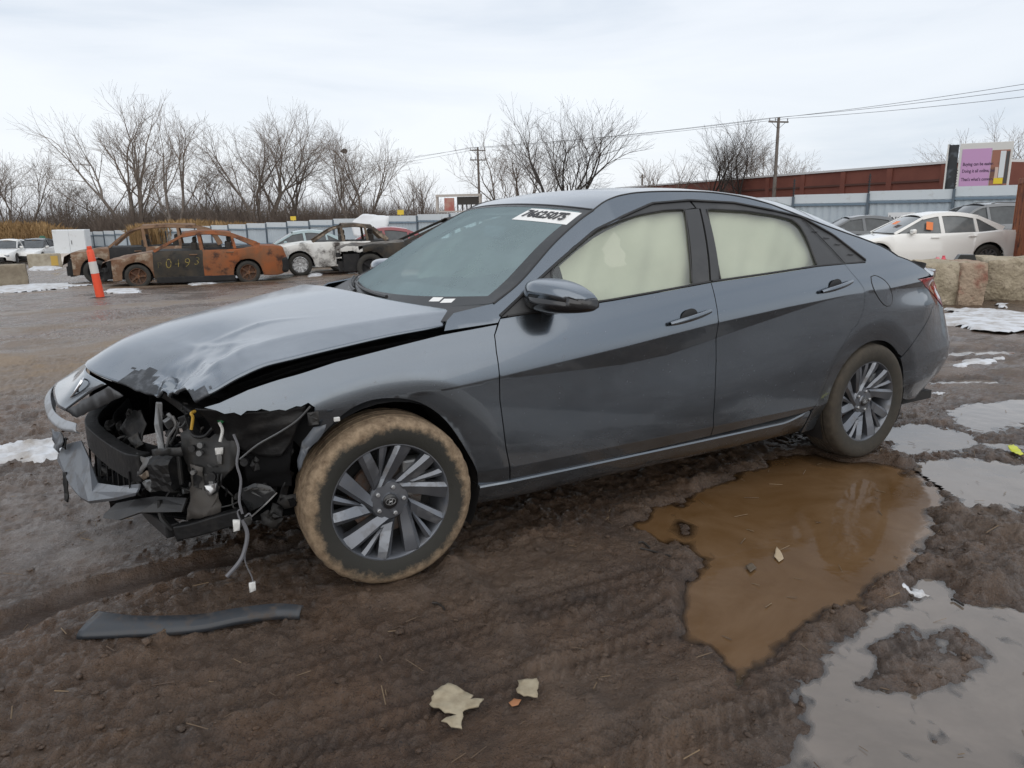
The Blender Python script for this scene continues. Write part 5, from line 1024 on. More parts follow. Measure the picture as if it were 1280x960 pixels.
snow_patch('snow_patch', gpoly([(136,363),(172,362),(172,367),(138,368)]), .02, .06, .8, 'snow under the nose of the rusty sedan')
snow_patch('snow_patch', gpoly([(228,352),(316,346),(318,350),(240,357)]), .04, .08, .6, 'snow strip beside the rusty sedan sill')
snow_patch('snow_patch', gpoly([(384,343),(404,341),(405,345),(386,347)]), .05, .08, .3, 'snow clump beside the chrome wheel of the white burnt vehicle')
for (u, v), lab in (((1173,491), 'small lump of clean snow behind the grey sedan'), ((1151,735), 'small lump of slush at the edge of the grey puddle')):
    g = on_ground(u, v); x, y = g[0], g[1]; snow_patch('snow_lump', [(x-.05, y-.03), (x+.05, y-.03), (x+.05, y+.03), (x-.05, y+.03)], .03, .008, .05, lab, 9)
# ================================================================== litter on the mud
def drape(name, outline, m, lift=.006, th=.003, curl=.0, res=.012, seed=0, bend=None):
    P = np.asarray(outline, float); B = keepres(P, res); lo, hi = B.min(0), B.max(0)
    X, Y = np.meshgrid(np.arange(lo[0]+res/2, hi[0], res), np.arange(lo[1]+res/2, hi[1], res)); G = np.stack([X.ravel(), Y.ravel()], -1); G = G[inpoly(G, insetpoly(B, res*.4))]
    A = np.vstack([B, G]); vo, eo, fo, *_ = delaunay_2d_cdt([Vector(q) for q in A], [], [list(range(len(B)))], 1, 1e-5); uv = np.array([tuple(v) for v in vo])
    z = np.maximum(ground_h(uv[:, :1].copy(), uv[:, 1:].copy())[:, 0]+terrain(uv[:, 0], uv[:, 1]), ZW); z = .35*z+.65*np.max(z)+lift+curl*(fbm(uv[:, 0], uv[:, 1], 14, 3, seed)-.4)
    if bend is not None: z = z+bend(uv)
    o = mk(name, np.c_[uv, z], [tuple(f) for f in fo], m, None, True); md = o.modifiers.new('t', 'SOLIDIFY'); md.thickness = th; md.offset = 1; return o
CARD = mat('torn_cardboard', (.36, .31, .22), .9, vary=(24, (.26, .215, .145), .4, .65), bump=(60, .5, .004))
rg = lambda px, n=3, a=.004, s=1: [(q[0]+random.uniform(-a, a), q[1]+random.uniform(-a, a)) for q in keepres(np.array(gpoly(px)), .014)]
tag(drape('cardboard_scrap', rg([(537,884),(543,870),(556,862),(562,859),(582,868),(590,874),(586,880),(593,878),(604,878),(598,888),(580,892),(578,904),(576,914),(553,905),(570,898),(556,894),(548,890)]), CARD, .010, .004, .02, seed=4), 'larger torn piece of tan cardboard lying on the mud', 'cardboard')
tag(drape('cardboard_scrap', rg([(648,855),(672,855),(674,862),(671,877),(655,874),(646,872)]), CARD, .010, .004, .02, seed=9), 'smaller squarish tan cardboard scrap on the mud', 'cardboard')
tag(drape('leaf', rg([(636,880),(643,874),(652,876),(648,883),(640,884)], a=.001), mat('brown_leaf', (.32, .14, .06), .7), .006, .001, .012, .006, 6), 'orange-brown leaf beside the smaller cardboard scrap', 'leaf')
tag(drape('leaf', rg([(968,692),(971,680),(977,687),(980,694),(974,698)], a=.001), mat('pale_leaf', (.42, .33, .22), .7), .006, .001, .01, .006, 7), 'pale leaf floating in the brown puddle', 'leaf')
tag(drape('leaf', rg([(932,704),(940,700),(946,706),(938,712)], a=.001), mat('wet_leaf', (.10, .075, .05), .6), .008, .002, .01, .006, 8), 'dark leaf floating left of the pale one in the puddle', 'leaf')
tag(drape('plastic_scrap', rg([(1257,560),(1266,557),(1274,562),(1279,568),(1272,570),(1263,564)], a=.003), mat('lime_plastic', (.52, .55, .02), .4), .012, .002, .03, .01, 10), 'bright yellow-green plastic scrap near the right edge', 'plastic scrap')
for (a, b), lab in ((((800,688),(838,699)), 'bent black twig by the brown puddle'), (((798,682),(812,687)), 'short black twig above the bent one'), (((1190,745),(1205,752)), 'stub of black wood on the grey puddle shore'), (((540,756),(556,764)), 'short splinter behind the cardboard scraps')):
    g0, g1 = on_ground(*a), on_ground(*b); q = np.array([g0, g0*.6+g1*.4+np.array([.01, .012, .0]), g1]); q[:, 2] = [max(gz(p_[0], p_[1]), ZW)+.006 for p_ in q]
    tag(tube('twig', crs(q, 4), .004, mat('wet_bark', (.02, .016, .013), .6)), lab, 'twig')
# torn-off plastic strip on the mud, ahead of the front wheel
tp = [on_ground(*q) for q in [(112,790),(165,793),(245,791),(300,782),(345,777),(378,779)]]
wd = [.115,.075,.058,.050,.045,.035]; rows = []
cen = crs(np.array(tp), 6); ww = np.interp(np.linspace(0, 1, len(cen)), np.linspace(0, 1, 6), wd); tg = np.gradient(cen, axis=0)
ZS_ = float(np.percentile([gz(c_[0], c_[1]) for c_ in cen[::3]], 70))-.004
for c, w, t_ in zip(cen, ww, tg):
    s_ = np.array([-t_[1], t_[0], 0]); s_ /= np.linalg.norm(s_); z = max(gz(c[0]+s_[0]*w*k, c[1]+s_[1]*w*k) for k in (-.5, -.2, .2, .5))
    z = ZS_+(c[0]-cen[0, 0])*.02
    rows.append([np.array([c[0], c[1], 0])+s_*w*k+np.array([0, 0, z+hh]) for k, hh in ((.5, .034), (.42, .036), (-.1, .030), (-.40, .022), (-.5, .012), (-.53, .0))])
tag(loft('plastic_trim_strip', rows, mat('dark_strip_plastic', (.030, .034, .040), .36, dirt=(22, (.075, .055, .04), .5, .75)), None, thick=.004, angle=35), 'torn dark grey plastic strip lying on the mud before the front wheel', 'plastic strip')
# ================================================================== other vehicles in the yard
def burnt(name, a, b, c, s=2.2):
    """scorched sheet metal: rust over bare primer with soot"""
    m = mat(name, a, .8, vary=(s, b, .40, .60, 8), dirt=(s*1.7, c, .51, .64), bump=(30, .3, .01)); return m
RUST = burnt('rusted_body', (.26, .078, .022), (.17, .075, .034), (.055, .024, .014))
SOOT = burnt('sooted_body', (.020, .020, .018), (.045, .035, .024), (.009, .009, .009))
TANR = burnt('tan_rust_body', (.19, .115, .07), (.12, .055, .026), (.30, .24, .18))
SOOTW = burnt('scorched_white', (.66, .66, .64), (.60, .59, .56), (.05, .04, .035), .9)
CHAR = mat('char_black', (.010, .010, .011), .8, vary=(8, (.03, .027, .024), .5, .8))
WPAINT = mat('white_car_paint', (.72, .72, .70), .3, coat=1., dirt=(3, (.50, .48, .44), .5, .9))
DGLASS = mat('dark_window', (.03, .036, .04), .08, coat=.3, vary=(3, (.06, .07, .075), .4, .7))
def side_wheel(par, x, y, z, r, w, rimmat, spokes, flat=0.):
    o = bpy.data.objects.new('wheel', None); link(o, par); o.location = (x, y, z)
    if y > 0: o.rotation_euler = (0, 0, math.pi)
    v, f = lathe([(r*.66,-w*.44),(r*.72,-w*.5),(r*.88,-w*.5),(r*.97,-w*.42),(r,-w*.25),(r,w*.25),(r*.97,w*.42),(r*.88,w*.5),(r*.66,w*.44)], 36); mk('tyre', v, f, TYM, o, True, 40)
    b = MB(); b.add(*lathe([(r*.67,-w*.46),(r*.64,-w*.47),(r*.60,-w*.38),(r*.56,-w*.1),(0,-w*.1)], 36)); b.add(*lathe([(r*.14,-w*.2),(r*.16,-w*.40),(0,-w*.42)], 16))
    for k in range(spokes):
        a = 2*math.pi*k/spokes; c, s_ = math.cos(a), math.sin(a); h = r*.055
        P_ = [(r*.12*c-h*s_, -w*.34, r*.12*s_+h*c), (r*.12*c+h*s_, -w*.34, r*.12*s_-h*c), (r*.62*c+h*1.3*s_, -w*.40, r*.62*s_-h*1.3*c), (r*.62*c-h*1.3*s_, -w*.40, r*.62*s_+h*1.3*c)]
        b.add(P_+[(p_[0], -w*.2, p_[2]) for p_ in P_], [(0, 1, 2, 3), (0, 4, 5, 1), (1, 5, 6, 2), (3, 2, 6, 7), (0, 3, 7, 4)])
    b.build('rim', rimmat, o, True, 35); return o
def vehicle(name, label, loc, rz, S, body, roofm=None, glass=None, wheelm=None, spokes=10, doors=None, front_end='whole', rearm=None, group=None, sink=0., cabin=True, lampm=None, hoodm=None, wheels=True):
    """S: dict of a side profile; x runs from the nose (negative) to the tail, front axle at 0"""
    root = thing(name, label, 'car', loc, rz, group); roofm = roofm or body; hw = S['hw']; wb = S['wb']; r = S['r']
    top = np.array(S['top'], float); xs = np.unique(np.r_[np.linspace(top[0, 0], top[-1, 0], 46), wb+np.linspace(-r*1.25, r*1.25, 19), np.linspace(-r*1.25, r*1.25, 19)])
    xs = xs[(xs >= top[0, 0]) & (xs <= top[-1, 0])]; L0, L1 = xs[0], xs[-1]
    def ring(x, sg):
        zt = np.interp(x, top[:, 0], top[:, 1]); e = min((x-L0)/.55, (L1-x)/.5, 1.); w = hw*(.66+.34*math.sqrt(max(0, 1-(1-e)**2)))
        zl = S['low']+.10*(1-min(1, e*1.6))
        for cx in (0, wb):
            if abs(x-cx) < r*1.17: zl = max(zl, r+math.sqrt((r*1.17)**2-(x-cx)**2)*1.0)
        zl = min(zl, zt-.06); z = [zl, zl+.02*(zt-zl), zl+.30*(zt-zl), zl+.62*(zt-zl), zt-.10*(zt-zl), zt, zt+.012, zt+S.get('crown', .03)]
        y = [w*.95, w*.985, w, w*.985, w*.955, w*.90, w*.60, 0]
        return [(x, sg*b_, a_) for a_, b_ in zip(z, y)]
    c0, c1 = S['cowl'], S['deck']
    V = []; n = 15
    for x in xs: a = ring(x, -1); b = ring(x, 1); V += a+b[:-1][::-1]
    segs = {'front': [], 'door_f': [], 'door_r': [], 'rear': [], 'hood': [], 'inner': [], 'trunk': []}
    dm = S.get('doors', (c0+.02, c0+1.05, c0+2.0))
    for i in range(len(xs)-1):
        xm = (xs[i]+xs[i+1])/2
        for j in range(n-1):
            q = (i*n+j, i*n+j+1, (i+1)*n+j+1, (i+1)*n+j); topf = 5 <= j <= 8
            k = 'inner' if topf and c0 < xm < c1 else 'hood' if topf and xm <= c0 else 'trunk' if topf else 'front' if xm < dm[0] else 'door_f' if xm < dm[1] else 'door_r' if xm < dm[2] else 'rear'
            segs[k].append(q)
    V = np.array(V)
    def sub(nm, fs, m, push=0.):
        us = sorted({i for f in fs for i in f}); mp = {a: b for b, a in enumerate(us)}; v = V[us].copy()
        if push: v = v+np.stack([fbm(v[:, 0]*1.0+q, v[:, 1]+v[:, 2], 3., 3, 5+q)-.5 for q in range(3)], -1)*push
        return mk(nm, v, [tuple(mp[i] for i in f) for f in fs], m, root, True, 35)
    names = {'front': 'front_fenders', 'door_f': 'front_doors', 'door_r': 'rear_doors', 'rear': 'rear_body', 'hood': 'hood', 'inner': 'cabin_floor', 'trunk': 'trunk_lid'}
    mats = {'front': body, 'door_f': doors or body, 'door_r': body, 'rear': rearm or body, 'hood': hoodm or body, 'inner': CHAR, 'trunk': rearm or body}
    for k, fs in segs.items():
        if not fs: continue
        if k == 'front' and front_end == 'burnt': fs = [f for f in fs if V[list(f), 0].mean() > S.get('cut', -.60)]
        # left and right panels are separate pieces
        if k in ('front', 'door_f', 'door_r', 'rear'):
            for sgn in (-1, 1):
                g = [f for f in fs if V[list(f), 1].mean()*sgn > 0]
                if g: sub({'front': 'fender', 'door_f': 'front_door', 'door_r': 'rear_door', 'rear': 'rear_quarter'}[k], g, mats[k], S.get('warp', 0))
        else: sub(names[k], fs, mats[k], S.get('warp', 0)*1.5 if k == 'hood' else 0)
    # inner tub so the arches and the engine bay read dark
    t = MB(); t.box(((L0+L1)/2+.1, 0, S['low']+.08), (L1-L0-.7, hw*1.5, .12)); t.box((.05, 0, .5), (.75, hw*1.1, .42)); t.box((wb+.1, 0, .5), (.8, hw*1.1, .4)); t.build('underbody', CHAR, root)
    if front_end == 'burnt':
        e = MB(); e.box((-.62, 0, .46), (.10, hw*1.5, .12)); e.box((-.55, 0, .66), (.06, hw*1.4, .05)); e.box((-.45, 0, .52), (.05, hw*1.2, .40))
        e.box((-.50, 0, .50), (.42, hw*1.66, .46)); e.box((-.70, 0, .40), (.25, hw*1.5, .28))
        for q in range(26): e.box((random.uniform(-.85, -.4), random.uniform(-hw*.85, hw*.85), random.uniform(.25, .74)), (random.uniform(.05, .16), random.uniform(.05, .2), random.uniform(.04, .18)), random.random())
        e.build('burnt_front_structure', CHAR, root)
    elif front_end == 'whole':
        for sg in (-1, 1):
            b = MB(); zt = np.interp(L0+.16, top[:, 0], top[:, 1]); b.box((L0+.13, sg*hw*.66, zt-.12), (.22, hw*.34, .11), sg*.35); b.build('headlamp', lampm or mat('lamp_glass', (.35, .37, .40), .1, coat=.6), root, bevel=.03)
        b = MB(); b.box((L0+.015, 0, .42), (.05, hw*1.0, .20)); b.build('grille', BLACK, root, bevel=.02)
        b = MB(); b.box((L0+.0, 0, .27), (.08, hw*1.1, .07)); b.build('front_lip', BLACK, root, bevel=.02)
    if cabin:
        G = S['green']      # greenhouse outline: base front, roof front, ..., roof rear, base rear
        yb, yr = hw*.885, hw*.67; zb = G[0][1]; zr = max(q[1] for q in G)
        yy = lambda z: yb+(yr-yb)*np.clip((z-zb)/(zr-zb), 0, 1)
        out_ = np.array([(x, yy(z), z) for x, z in G])
        def flatbar(nm, pts, w0, w1, m):
            for sg in (-1, 1):
                p = np.array(pts, float); p[:, 1] *= sg; tg = np.gradient(p, axis=0); rows = []
                for a_, t_, w_ in zip(p, tg, np.linspace(w0, w1, len(p))):
                    t_ = t_/np.linalg.norm(t_); nrm_ = np.array([0, sg*.92, .38]); s_ = np.cross(t_, nrm_); s_ /= np.linalg.norm(s_); rows.append([a_+s_*w_/2+nrm_*.015, a_-s_*w_/2+nrm_*.015, a_-s_*w_/2-nrm_*.02, a_+s_*w_/2-nrm_*.02])
                loft(nm, rows, m, root, True, False)
        ia = S.get('ia', 1); ic = S.get('ic', len(G)-2)
        flatbar('front_pillar', crs(out_[:ia+1], 4), .07, .06, roofm); flatbar('roof_rail', crs(out_[ia:ic+1], 4), .10, .11, roofm); flatbar('rear_pillar', crs(out_[ic:], 4), .09, S.get('cw', .16), roofm)
        for bx, w_ in S['posts']:
            zt_ = np.interp(bx, out_[:, 0], out_[:, 2]); flatbar('door_pillar', [(bx+.03, yy(zb), zb-.02), (bx, yy((zb+zt_)/2), (zb+zt_)/2), (bx-.03, yy(zt_), zt_)], w_, w_*.8, roofm)
        xr = np.linspace(out_[ia, 0], out_[ic, 0], 14); rows = []
        for x in xr:
            z = np.interp(x, out_[:, 0], out_[:, 2]); y = float(yy(z)); u = np.linspace(-1, 1, 13); sag = S.get('sag', 0)*(fbm(np.full(13, x)*2+3, u*1.5, 1.2, 2, 3)-.5); rows.append(np.stack([np.full(13, x), u*y, z+.075*(1-u*u)+.012+sag*(1-u**4)], -1))
        loft('roof', rows, roofm, root, flip=True, thick=.02)
        if S.get('rails'):
            for sg in (-1, 1): tube('roof_rack_rail', [(out_[ia, 0]+.2, sg*yr*.9, zr+.03), (out_[ia, 0]+.35, sg*yr*.9, zr+.075), (out_[ic, 0]-.3, sg*yr*.9, zr+.07), (out_[ic, 0]-.1, sg*yr*.9, zr+.02)], .02, STEEL, root, 6)
        if glass:
            a0, a1 = out_[0], out_[ia]; rows = []
            for k in np.linspace(.03, .97, 6):
                p = a0+(a1-a0)*k; u = np.linspace(-.95, .95, 11); rows.append(np.stack([p[0]-.10*(1-u*u)*(1-k*.4), u*p[1], np.full(11, p[2]+.01+.035*(1-u*u)*k)], -1))
            loft('windshield', rows, glass, root)
            a0, a1 = out_[ic], out_[-1]; rows = []
            for k in np.linspace(.05, .95, 5):
                p = a0+(a1-a0)*k; u = np.linspace(-.9, .9, 11); rows.append(np.stack([p[0]+.06*(1-u*u), u*p[1], np.full(11, p[2]+.03*(1-u*u)*(1-k))], -1))
            loft('rear_window', rows, glass, root)
            cuts = [out_[0, 0]]+[b_[0] for b_ in S['posts']]+[out_[-1, 0]]
            for sg in (-1, 1):
                for xa, xb in zip(cuts[:-1], cuts[1:]):
                    q = np.linspace(xa+.03, xb-.03, 10); up = np.interp(q, out_[:, 0], out_[:, 2]); ok = up > zb+.06
                    if ok.sum() < 2: continue
                    q = q[ok]; up = up[ok]; loft('side_window', [np.stack([q, sg*(yy(np.full_like(q, zb))-.012), np.full_like(q, zb-.01)], -1), np.stack([q, sg*(yy(up-.03)-.012), up-.03], -1)], glass, root)
        if S.get('mirrors', True):
            for sg in (-1, 1):
                b = MB(); b.box((out_[0, 0]+.42, sg*(yb+.12), zb+.06), (.12, .2, .13)); b.build('door_mirror', body, root, bevel=.04)
        sm_ = mat('burnt_seat', (.04, .035, .03), .9) if not glass else FAB
        for sx_ in (c0+.95, c0+1.85):
            for sg in (-1, 1):
                b = MB(); b.box((sx_, sg*.36, zb-.10), (.16, .46, .62)); b.box((sx_+.02, sg*.36, zb+.28), (.1, .24, .16)); b.build('seat_back', sm_, root, bevel=.04)
    if S.get('handles'):
        for hx, hz in S['handles']:
            for sg in (-1, 1):
                b = MB(); b.box((hx, sg*(hw*.965+.012), hz), (.20, .03, .03)); b.build('door_handle', body, root, bevel=.008)
    if wheels:
        for x in (0, wb):
            for sg in (-1, 1): side_wheel(root, x, sg*(hw-.13), r-sink, r, .21, wheelm or STEEL, spokes)
    return root
SED = dict(hw=.91, wb=2.80, r=.325, low=.22, top=[(-.92,.50),(-.88,.66),(-.6,.76),(-.1,.86),(.45,.95),(.6,.97),(1.5,.965),(2.6,1.0),(3.1,1.05),(3.6,1.03),(3.82,.98),(3.9,.62)], cowl=.50, deck=2.95, green=[(.45,.96),(1.18,1.36),(1.6,1.425),(2.0,1.425),(2.45,1.36),(3.15,1.05)], ia=1, ic=4, posts=[(1.62,.10),(2.48,.08)], doors=(.42,1.62,2.12), handles=[(1.42,.86),(2.36,.90)])
SUV = dict(hw=.94, wb=2.75, r=.37, low=.28, top=[(-.95,.55),(-.9,.80),(-.6,.95),(.1,1.04),(.45,1.08),(1.5,1.08),(2.6,1.11),(3.5,1.10),(3.66,1.06),(3.72,.6)], cowl=.42, deck=3.5, green=[(.40,1.08),(.95,1.52),(1.35,1.66),(2.0,1.70),(2.9,1.66),(3.35,1.50),(3.6,1.10)], ia=2, ic=4, posts=[(1.40,.10),(2.40,.09),(3.0,.08)], doors=(.40,1.42,2.42), handles=[(1.2,.96),(2.2,.98)])
def g_at(u, v, d): p = at(u, v, d); return (p[0], p[1], float(terrain(p[0], p[1])))
def V_(base, **k): q = dict(base); q.update(k); return q
# rusty burnt-out sedan with its painted lot number
RZ1 = math.atan2(-.42, 2.77)
rusty = vehicle('burnt_sedan', 'burnt-out rusty sedan with yellow lot number sprayed on its front door', (.73, 19.9, float(terrain(.73, 19.9))-.03), RZ1, V_(SED, warp=.05, sag=.05, mirrors=False), TANR, RUST, None, burnt('rusty_rim', (.13,.05,.02), (.05,.045,.04), (.2,.09,.04)), 5, SOOT, 'burnt', RUST, 'burnt wrecks')
for o in rusty.children:
    if o.name.startswith('rear_door'): o.data.materials[0] = RUST
b = MB(); b.box((3.70, 0, .50), (.42, 1.66, .44)); b.build('rear_bumper', CHAR, rusty, bevel=.08)
b = MB(); b.box((1.45, -.86, .20), (2.0, .12, .16)); b.build('sill', CHAR, rusty, bevel=.02)
YSPRAY = mat('yellow_spray', (.40, .31, .07), .7, dirt=(9, (.09, .07, .035), .5, .62))
for i_, (ch, hgt) in enumerate((('P', .24), ('0', .38), ('4', .32), ('9', .36), ('3', .32))):
    M = Matrix.Translation((.52+.24*i_+random.uniform(-.03, .03), -.957, .61+.02*i_+random.uniform(-.04, .04))) @ Matrix.Rotation(R(90), 4, 'X') @ Matrix.Rotation(R(random.uniform(-16, 8)), 4, 'Z')
    tx = text_mesh('lot_digit', ch, hgt, YSPRAY, rusty, M, .002, -.010, .15, 'CENTER', .95)
vehicle('burnt_suv', 'burnt brown suv with collapsed windows, behind the rusty sedan', tuple(np.array(g_at(128, 352, 23.6))+np.array([0, 0, -.03])), R(-9), V_(SUV, warp=.05, sag=.06, mirrors=False, hw=.95), TANR, burnt('brown_roof', (.14,.075,.04), (.20,.12,.07), (.07,.04,.025)), None, CHAR, 5, CHAR, 'burnt', SOOT, 'burnt wrecks')
vehicle('burnt_suv', 'white burnt crossover with chrome wheel and scorched door, behind the rusty sedan tail', g_at(376, 345, 24.2), R(-14), V_(SUV, warp=.03, sag=.05, mirrors=False, wb=2.35, top=[(-.95,.55),(-.9,.80),(-.6,.95),(.1,1.04),(.45,1.06),(2.0,1.06),(2.85,1.08),(3.0,.6)], deck=2.8, green=[(.42,1.06),(1.0,1.42),(1.35,1.53),(1.8,1.55),(2.3,1.48),(2.75,1.08)], ia=2, ic=4, posts=[(1.35,.10),(2.1,.09)], doors=(.40,1.4,2.2), handles=[(1.2,.94)]), SOOTW, burnt('scorched_roof', (.10,.07,.045), (.05,.04,.03), (.25,.2,.15)), None, ALU, 10, SOOTW, 'whole', SOOT, 'burnt wrecks')
vehicle('burnt_suv', 'charred dark suv with an open engine bay, in front of the red car', g_at(462, 350, 21.0), R(-16), V_(SUV, warp=.05, sag=.05, mirrors=False, cut=-.2, wb=3.0, top=[(-.95,.55),(-.9,.84),(-.6,.94),(.95,1.02),(2,1.04),(3.9,1.06),(4.1,.6)], cowl=.95, deck=3.9, green=[(.95,1.02),(2.2,1.56),(2.8,1.64),(3.4,1.58),(4.0,1.06)], ia=1, ic=3, posts=[(2.55,.1),(3.3,.09)], doors=(.9,2.4,3.3), handles=[]), SOOT, SOOT, None, CHAR, 5, SOOT, 'burnt', SOOT, 'burnt wrecks', hoodm=burnt('pale_burnt_hood', (.16,.15,.13), (.07,.05,.035), (.03,.03,.03)))
vehicle('red_car', 'red sedan behind the charred suv, half hidden by the grey hood', g_at(424, 336, 26.8), R(-18), SED, mat('red_paint', (.22, .015, .025), .35, coat=.8, dirt=(3, (.2, .13, .12), .5, .85)), None, DGLASS, STEEL, 8)
vehicle('teal_car', 'pale teal sedan parked behind the white burnt crossover', g_at(330, 331, 30.), R(-12), SED, mat('teal_paint', (.30, .40, .42), .35, coat=.7, dirt=(3, (.3, .3, .28), .5, .85)), None, DGLASS, STEEL, 8)
# white cars far left
vehicle('white_car', 'white sedan facing the camera behind the left concrete blocks', g_at(36, 332, 46.5), R(-9+80), V_(SED, green=[(.35,.94),(1.1,1.36),(1.6,1.44),(2.0,1.44),(2.5,1.36),(3.2,1.05)]), WPAINT, mat('black_roof_glass', (.05,.055,.06), .2), DGLASS, STEEL, 10)
vehicle('white_car', 'white car cut off by the left frame edge', g_at(2, 330, 45.), R(75), SED, WPAINT, None, DGLASS, STEEL, 10)
vehicle('dark_car', 'dark sedan behind the white far-left sedan', g_at(62, 326, 55.), R(60), SED, mat('navy_paint', (.03, .035, .045), .3, coat=.8), None, DGLASS, STEEL, 10)
# right side of the yard
ws_car = vehicle('white_sedan', 'clean white sedan with orange window stickers behind the concrete blocks', (18.0, 9.75, float(terrain(18.0, 9.75))-.05), R(-35), V_(SED, r=.34, green=[(.42,.96),(1.15,1.36),(1.55,1.44),(2.05,1.45),(2.55,1.37),(3.15,1.06)], handles=[(1.42,.86),(2.36,.89)]), mat('cream_white_paint', (.80, .80, .77), .28, coat=1., dirt=(2.5, (.6, .58, .54), .6, .95)), None, mat('silver_window', (.10, .115, .12), .12, coat=.4, vary=(2, (.17, .18, .18), .4, .65)), STEEL, 10)
OST = mat('orange_sticker', (.80, .23, .07), .6)
for lx, ly, lz, w_, h_, rx in ((1.30, -.745, 1.16, .17, .22, 8), (.78, -.16, 1.22, .26, .15, 0)):
    b = MB()
    if rx: b.box((0, 0, 0), (w_, .004, h_)); o = b.build('window_sticker', OST, ws_car); o.location = (lx, ly-.03, lz); o.rotation_euler = (R(-24), R(rx), 0)
    else: b.box((0, 0, 0), (.004, w_, h_)); o = b.build('window_sticker', OST, ws_car); o.location = (lx-.09, ly, lz+.02); o.rotation_euler = (0, R(58), 0)
vehicle('dark_suv', 'grey suv with roof rack behind the tail of the white sedan', g_at(1160, 322, 25.0), R(-30), V_(SUV, rails=True), mat('charcoal_paint', (.16, .17, .18), .3, coat=.8), None, DGLASS, STEEL, 10)
vehicle('dark_sedan', 'dark grey sedan behind the windshield of the white sedan', g_at(1010, 322, 27.), R(-40), SED, mat('dark_grey_paint', (.09, .10, .11), .3, coat=.8), None, DGLASS, STEEL, 10)
# ================================================================== blocks, post, cabinet, container
CONC = mat('rough_concrete', (.30, .255, .18), .95, vary=(3.5, (.42, .36, .27), .40, .62, 9), dirt=(6, (.11, .08, .055), .58, .72), bump=(16, .9, .05))
CONCR = mat('red_marked_concrete', (.34, .26, .19), .95, vary=(3.0, (.24, .12, .085), .48, .62, 9), bump=(16, .9, .05))
def block(label, c, d, rz, m, seed, cat='concrete block', rough=.05):
    bm = bmesh.new(); bmesh.ops.create_cube(bm, size=1); bmesh.ops.subdivide_edges(bm, edges=bm.edges[:], cuts=11, use_grid_fill=True)
    for v in bm.verts:
        p = np.array(v.co)*np.array(d); q = p*1.0
        nn = [fbm(np.array([p[(k+1) % 3]*2.2+seed]), np.array([p[(k+2) % 3]*2.2+p[k]+k*7.]), 1.6, 4, seed+k, .6)[0]-.5 for k in range(3)]
        edge = sum(abs(v.co[k]) > .49 for k in range(3)); q = p*(1-.03*(edge > 1))+np.array(nn)*rough*2*(1.4 if edge > 1 else 1)
        v.co = q
    me = bpy.data.meshes.new('concrete_block'); bm.to_mesh(me); bm.free(); me.materials.append(m); me.polygons.foreach_set('use_smooth', np.ones(len(me.polygons), dtype=bool)); me.set_sharp_from_angle(angle=R(50))
    o = link(bpy.data.objects.new('concrete_block', me)); o.location = (c[0], c[1], c[2]+d[2]/2-.03); o.rotation_euler = (0, 0, rz); return tag(o, label, cat, 'concrete blocks')
a = on_ground(1190, 384); block('rough tan concrete block nearest the tail light of the grey sedan', (a[0]+.22, a[1]+.42, a[2]), (.62, .62, .64), R(-32), CONC, 3)
a = on_ground(1210, 383); block('broken concrete block with red streaks between two tan blocks', (a[0]+.24, a[1]+.24, a[2]), (.36, .62, .64), R(-36), CONCR, 8, rough=.03)
a = on_ground(1250, 377); block('long jagged tan concrete block at the right frame edge', (a[0]+.58, a[1]+.02, a[2]), (1.35, .7, .66), R(-36), CONC, 12, rough=.06)
g = on_ground(8, 357); block('grey-brown concrete block at the left frame edge', (g[0]-.2, g[1]+.3, float(terrain(g[0], g[1]))), (1.5, .7, .62), R(4), mat('grey_block', (.27, .23, .17), .95, vary=(3, (.20, .165, .12), .4, .6), bump=(14, .8, .03)), 22, rough=.03)
g = on_ground(57, 334); block('pale concrete block with a yellow mark, beside the burnt brown suv', (g[0], g[1], float(terrain(g[0], g[1]))), (1.5, .6, .72), R(4), mat('pale_block', (.40, .36, .28), .95, vary=(3, (.30, .26, .20), .4, .6)), 31, rough=.015)
b = MB(); b.box((0, 0, 0), (.32, .01, .5)); o = b.build('paint_mark', mat('yellow_mark', (.5, .33, .08), .8), bpy.data.objects['concrete_block.004']); o.location = (.42, -.315, 0)
# orange delineator post, leaning
g = on_ground(126, 374); zt_ = float(terrain(g[0], g[1]))
dl = thing('delineator_post', 'leaning orange delineator post with white band on a rubber base', 'traffic post', (g[0], g[1], zt_))
ORG = mat('orange_plastic', (.80, .085, .03), .5, dirt=(6, (.45, .10, .05), .55, .9))
tilt = Matrix.Rotation(R(-4.5), 3, 'Y')
def tiltp(pts): return [tuple(tilt @ Vector(p_)) for p_ in pts]
v, f = tube_data(tiltp([(0, 0, .03), (0, 0, .5), (0, 0, .80), (0, 0, 1.02), (0, 0, 1.05)]), [.085, .078, .074, .068, .05], 16); mk('post', v, f, ORG, dl, True, 50)
v, f = tube_data(tiltp([(0, 0, .55), (0, 0, .80)]), [.081, .0765], 16); mk('reflective_band', v, f, mat('dirty_white_band', (.62, .60, .57), .5), dl, True, 50)
v, f = tube_data(tiltp([(0, 0, 1.04), (0, 0, 1.07), (0, 0, 1.12)]), [.04, .05, .045], 12); mk('handle_knob', v, f, ORG, dl, True, 50)
b = MB(); b.add(*tube_data([(0, 0, 0), (0, 0, .035), (0, 0, .05)], [.24, .23, .16], 8)); b.build('base', RUBBER, dl)
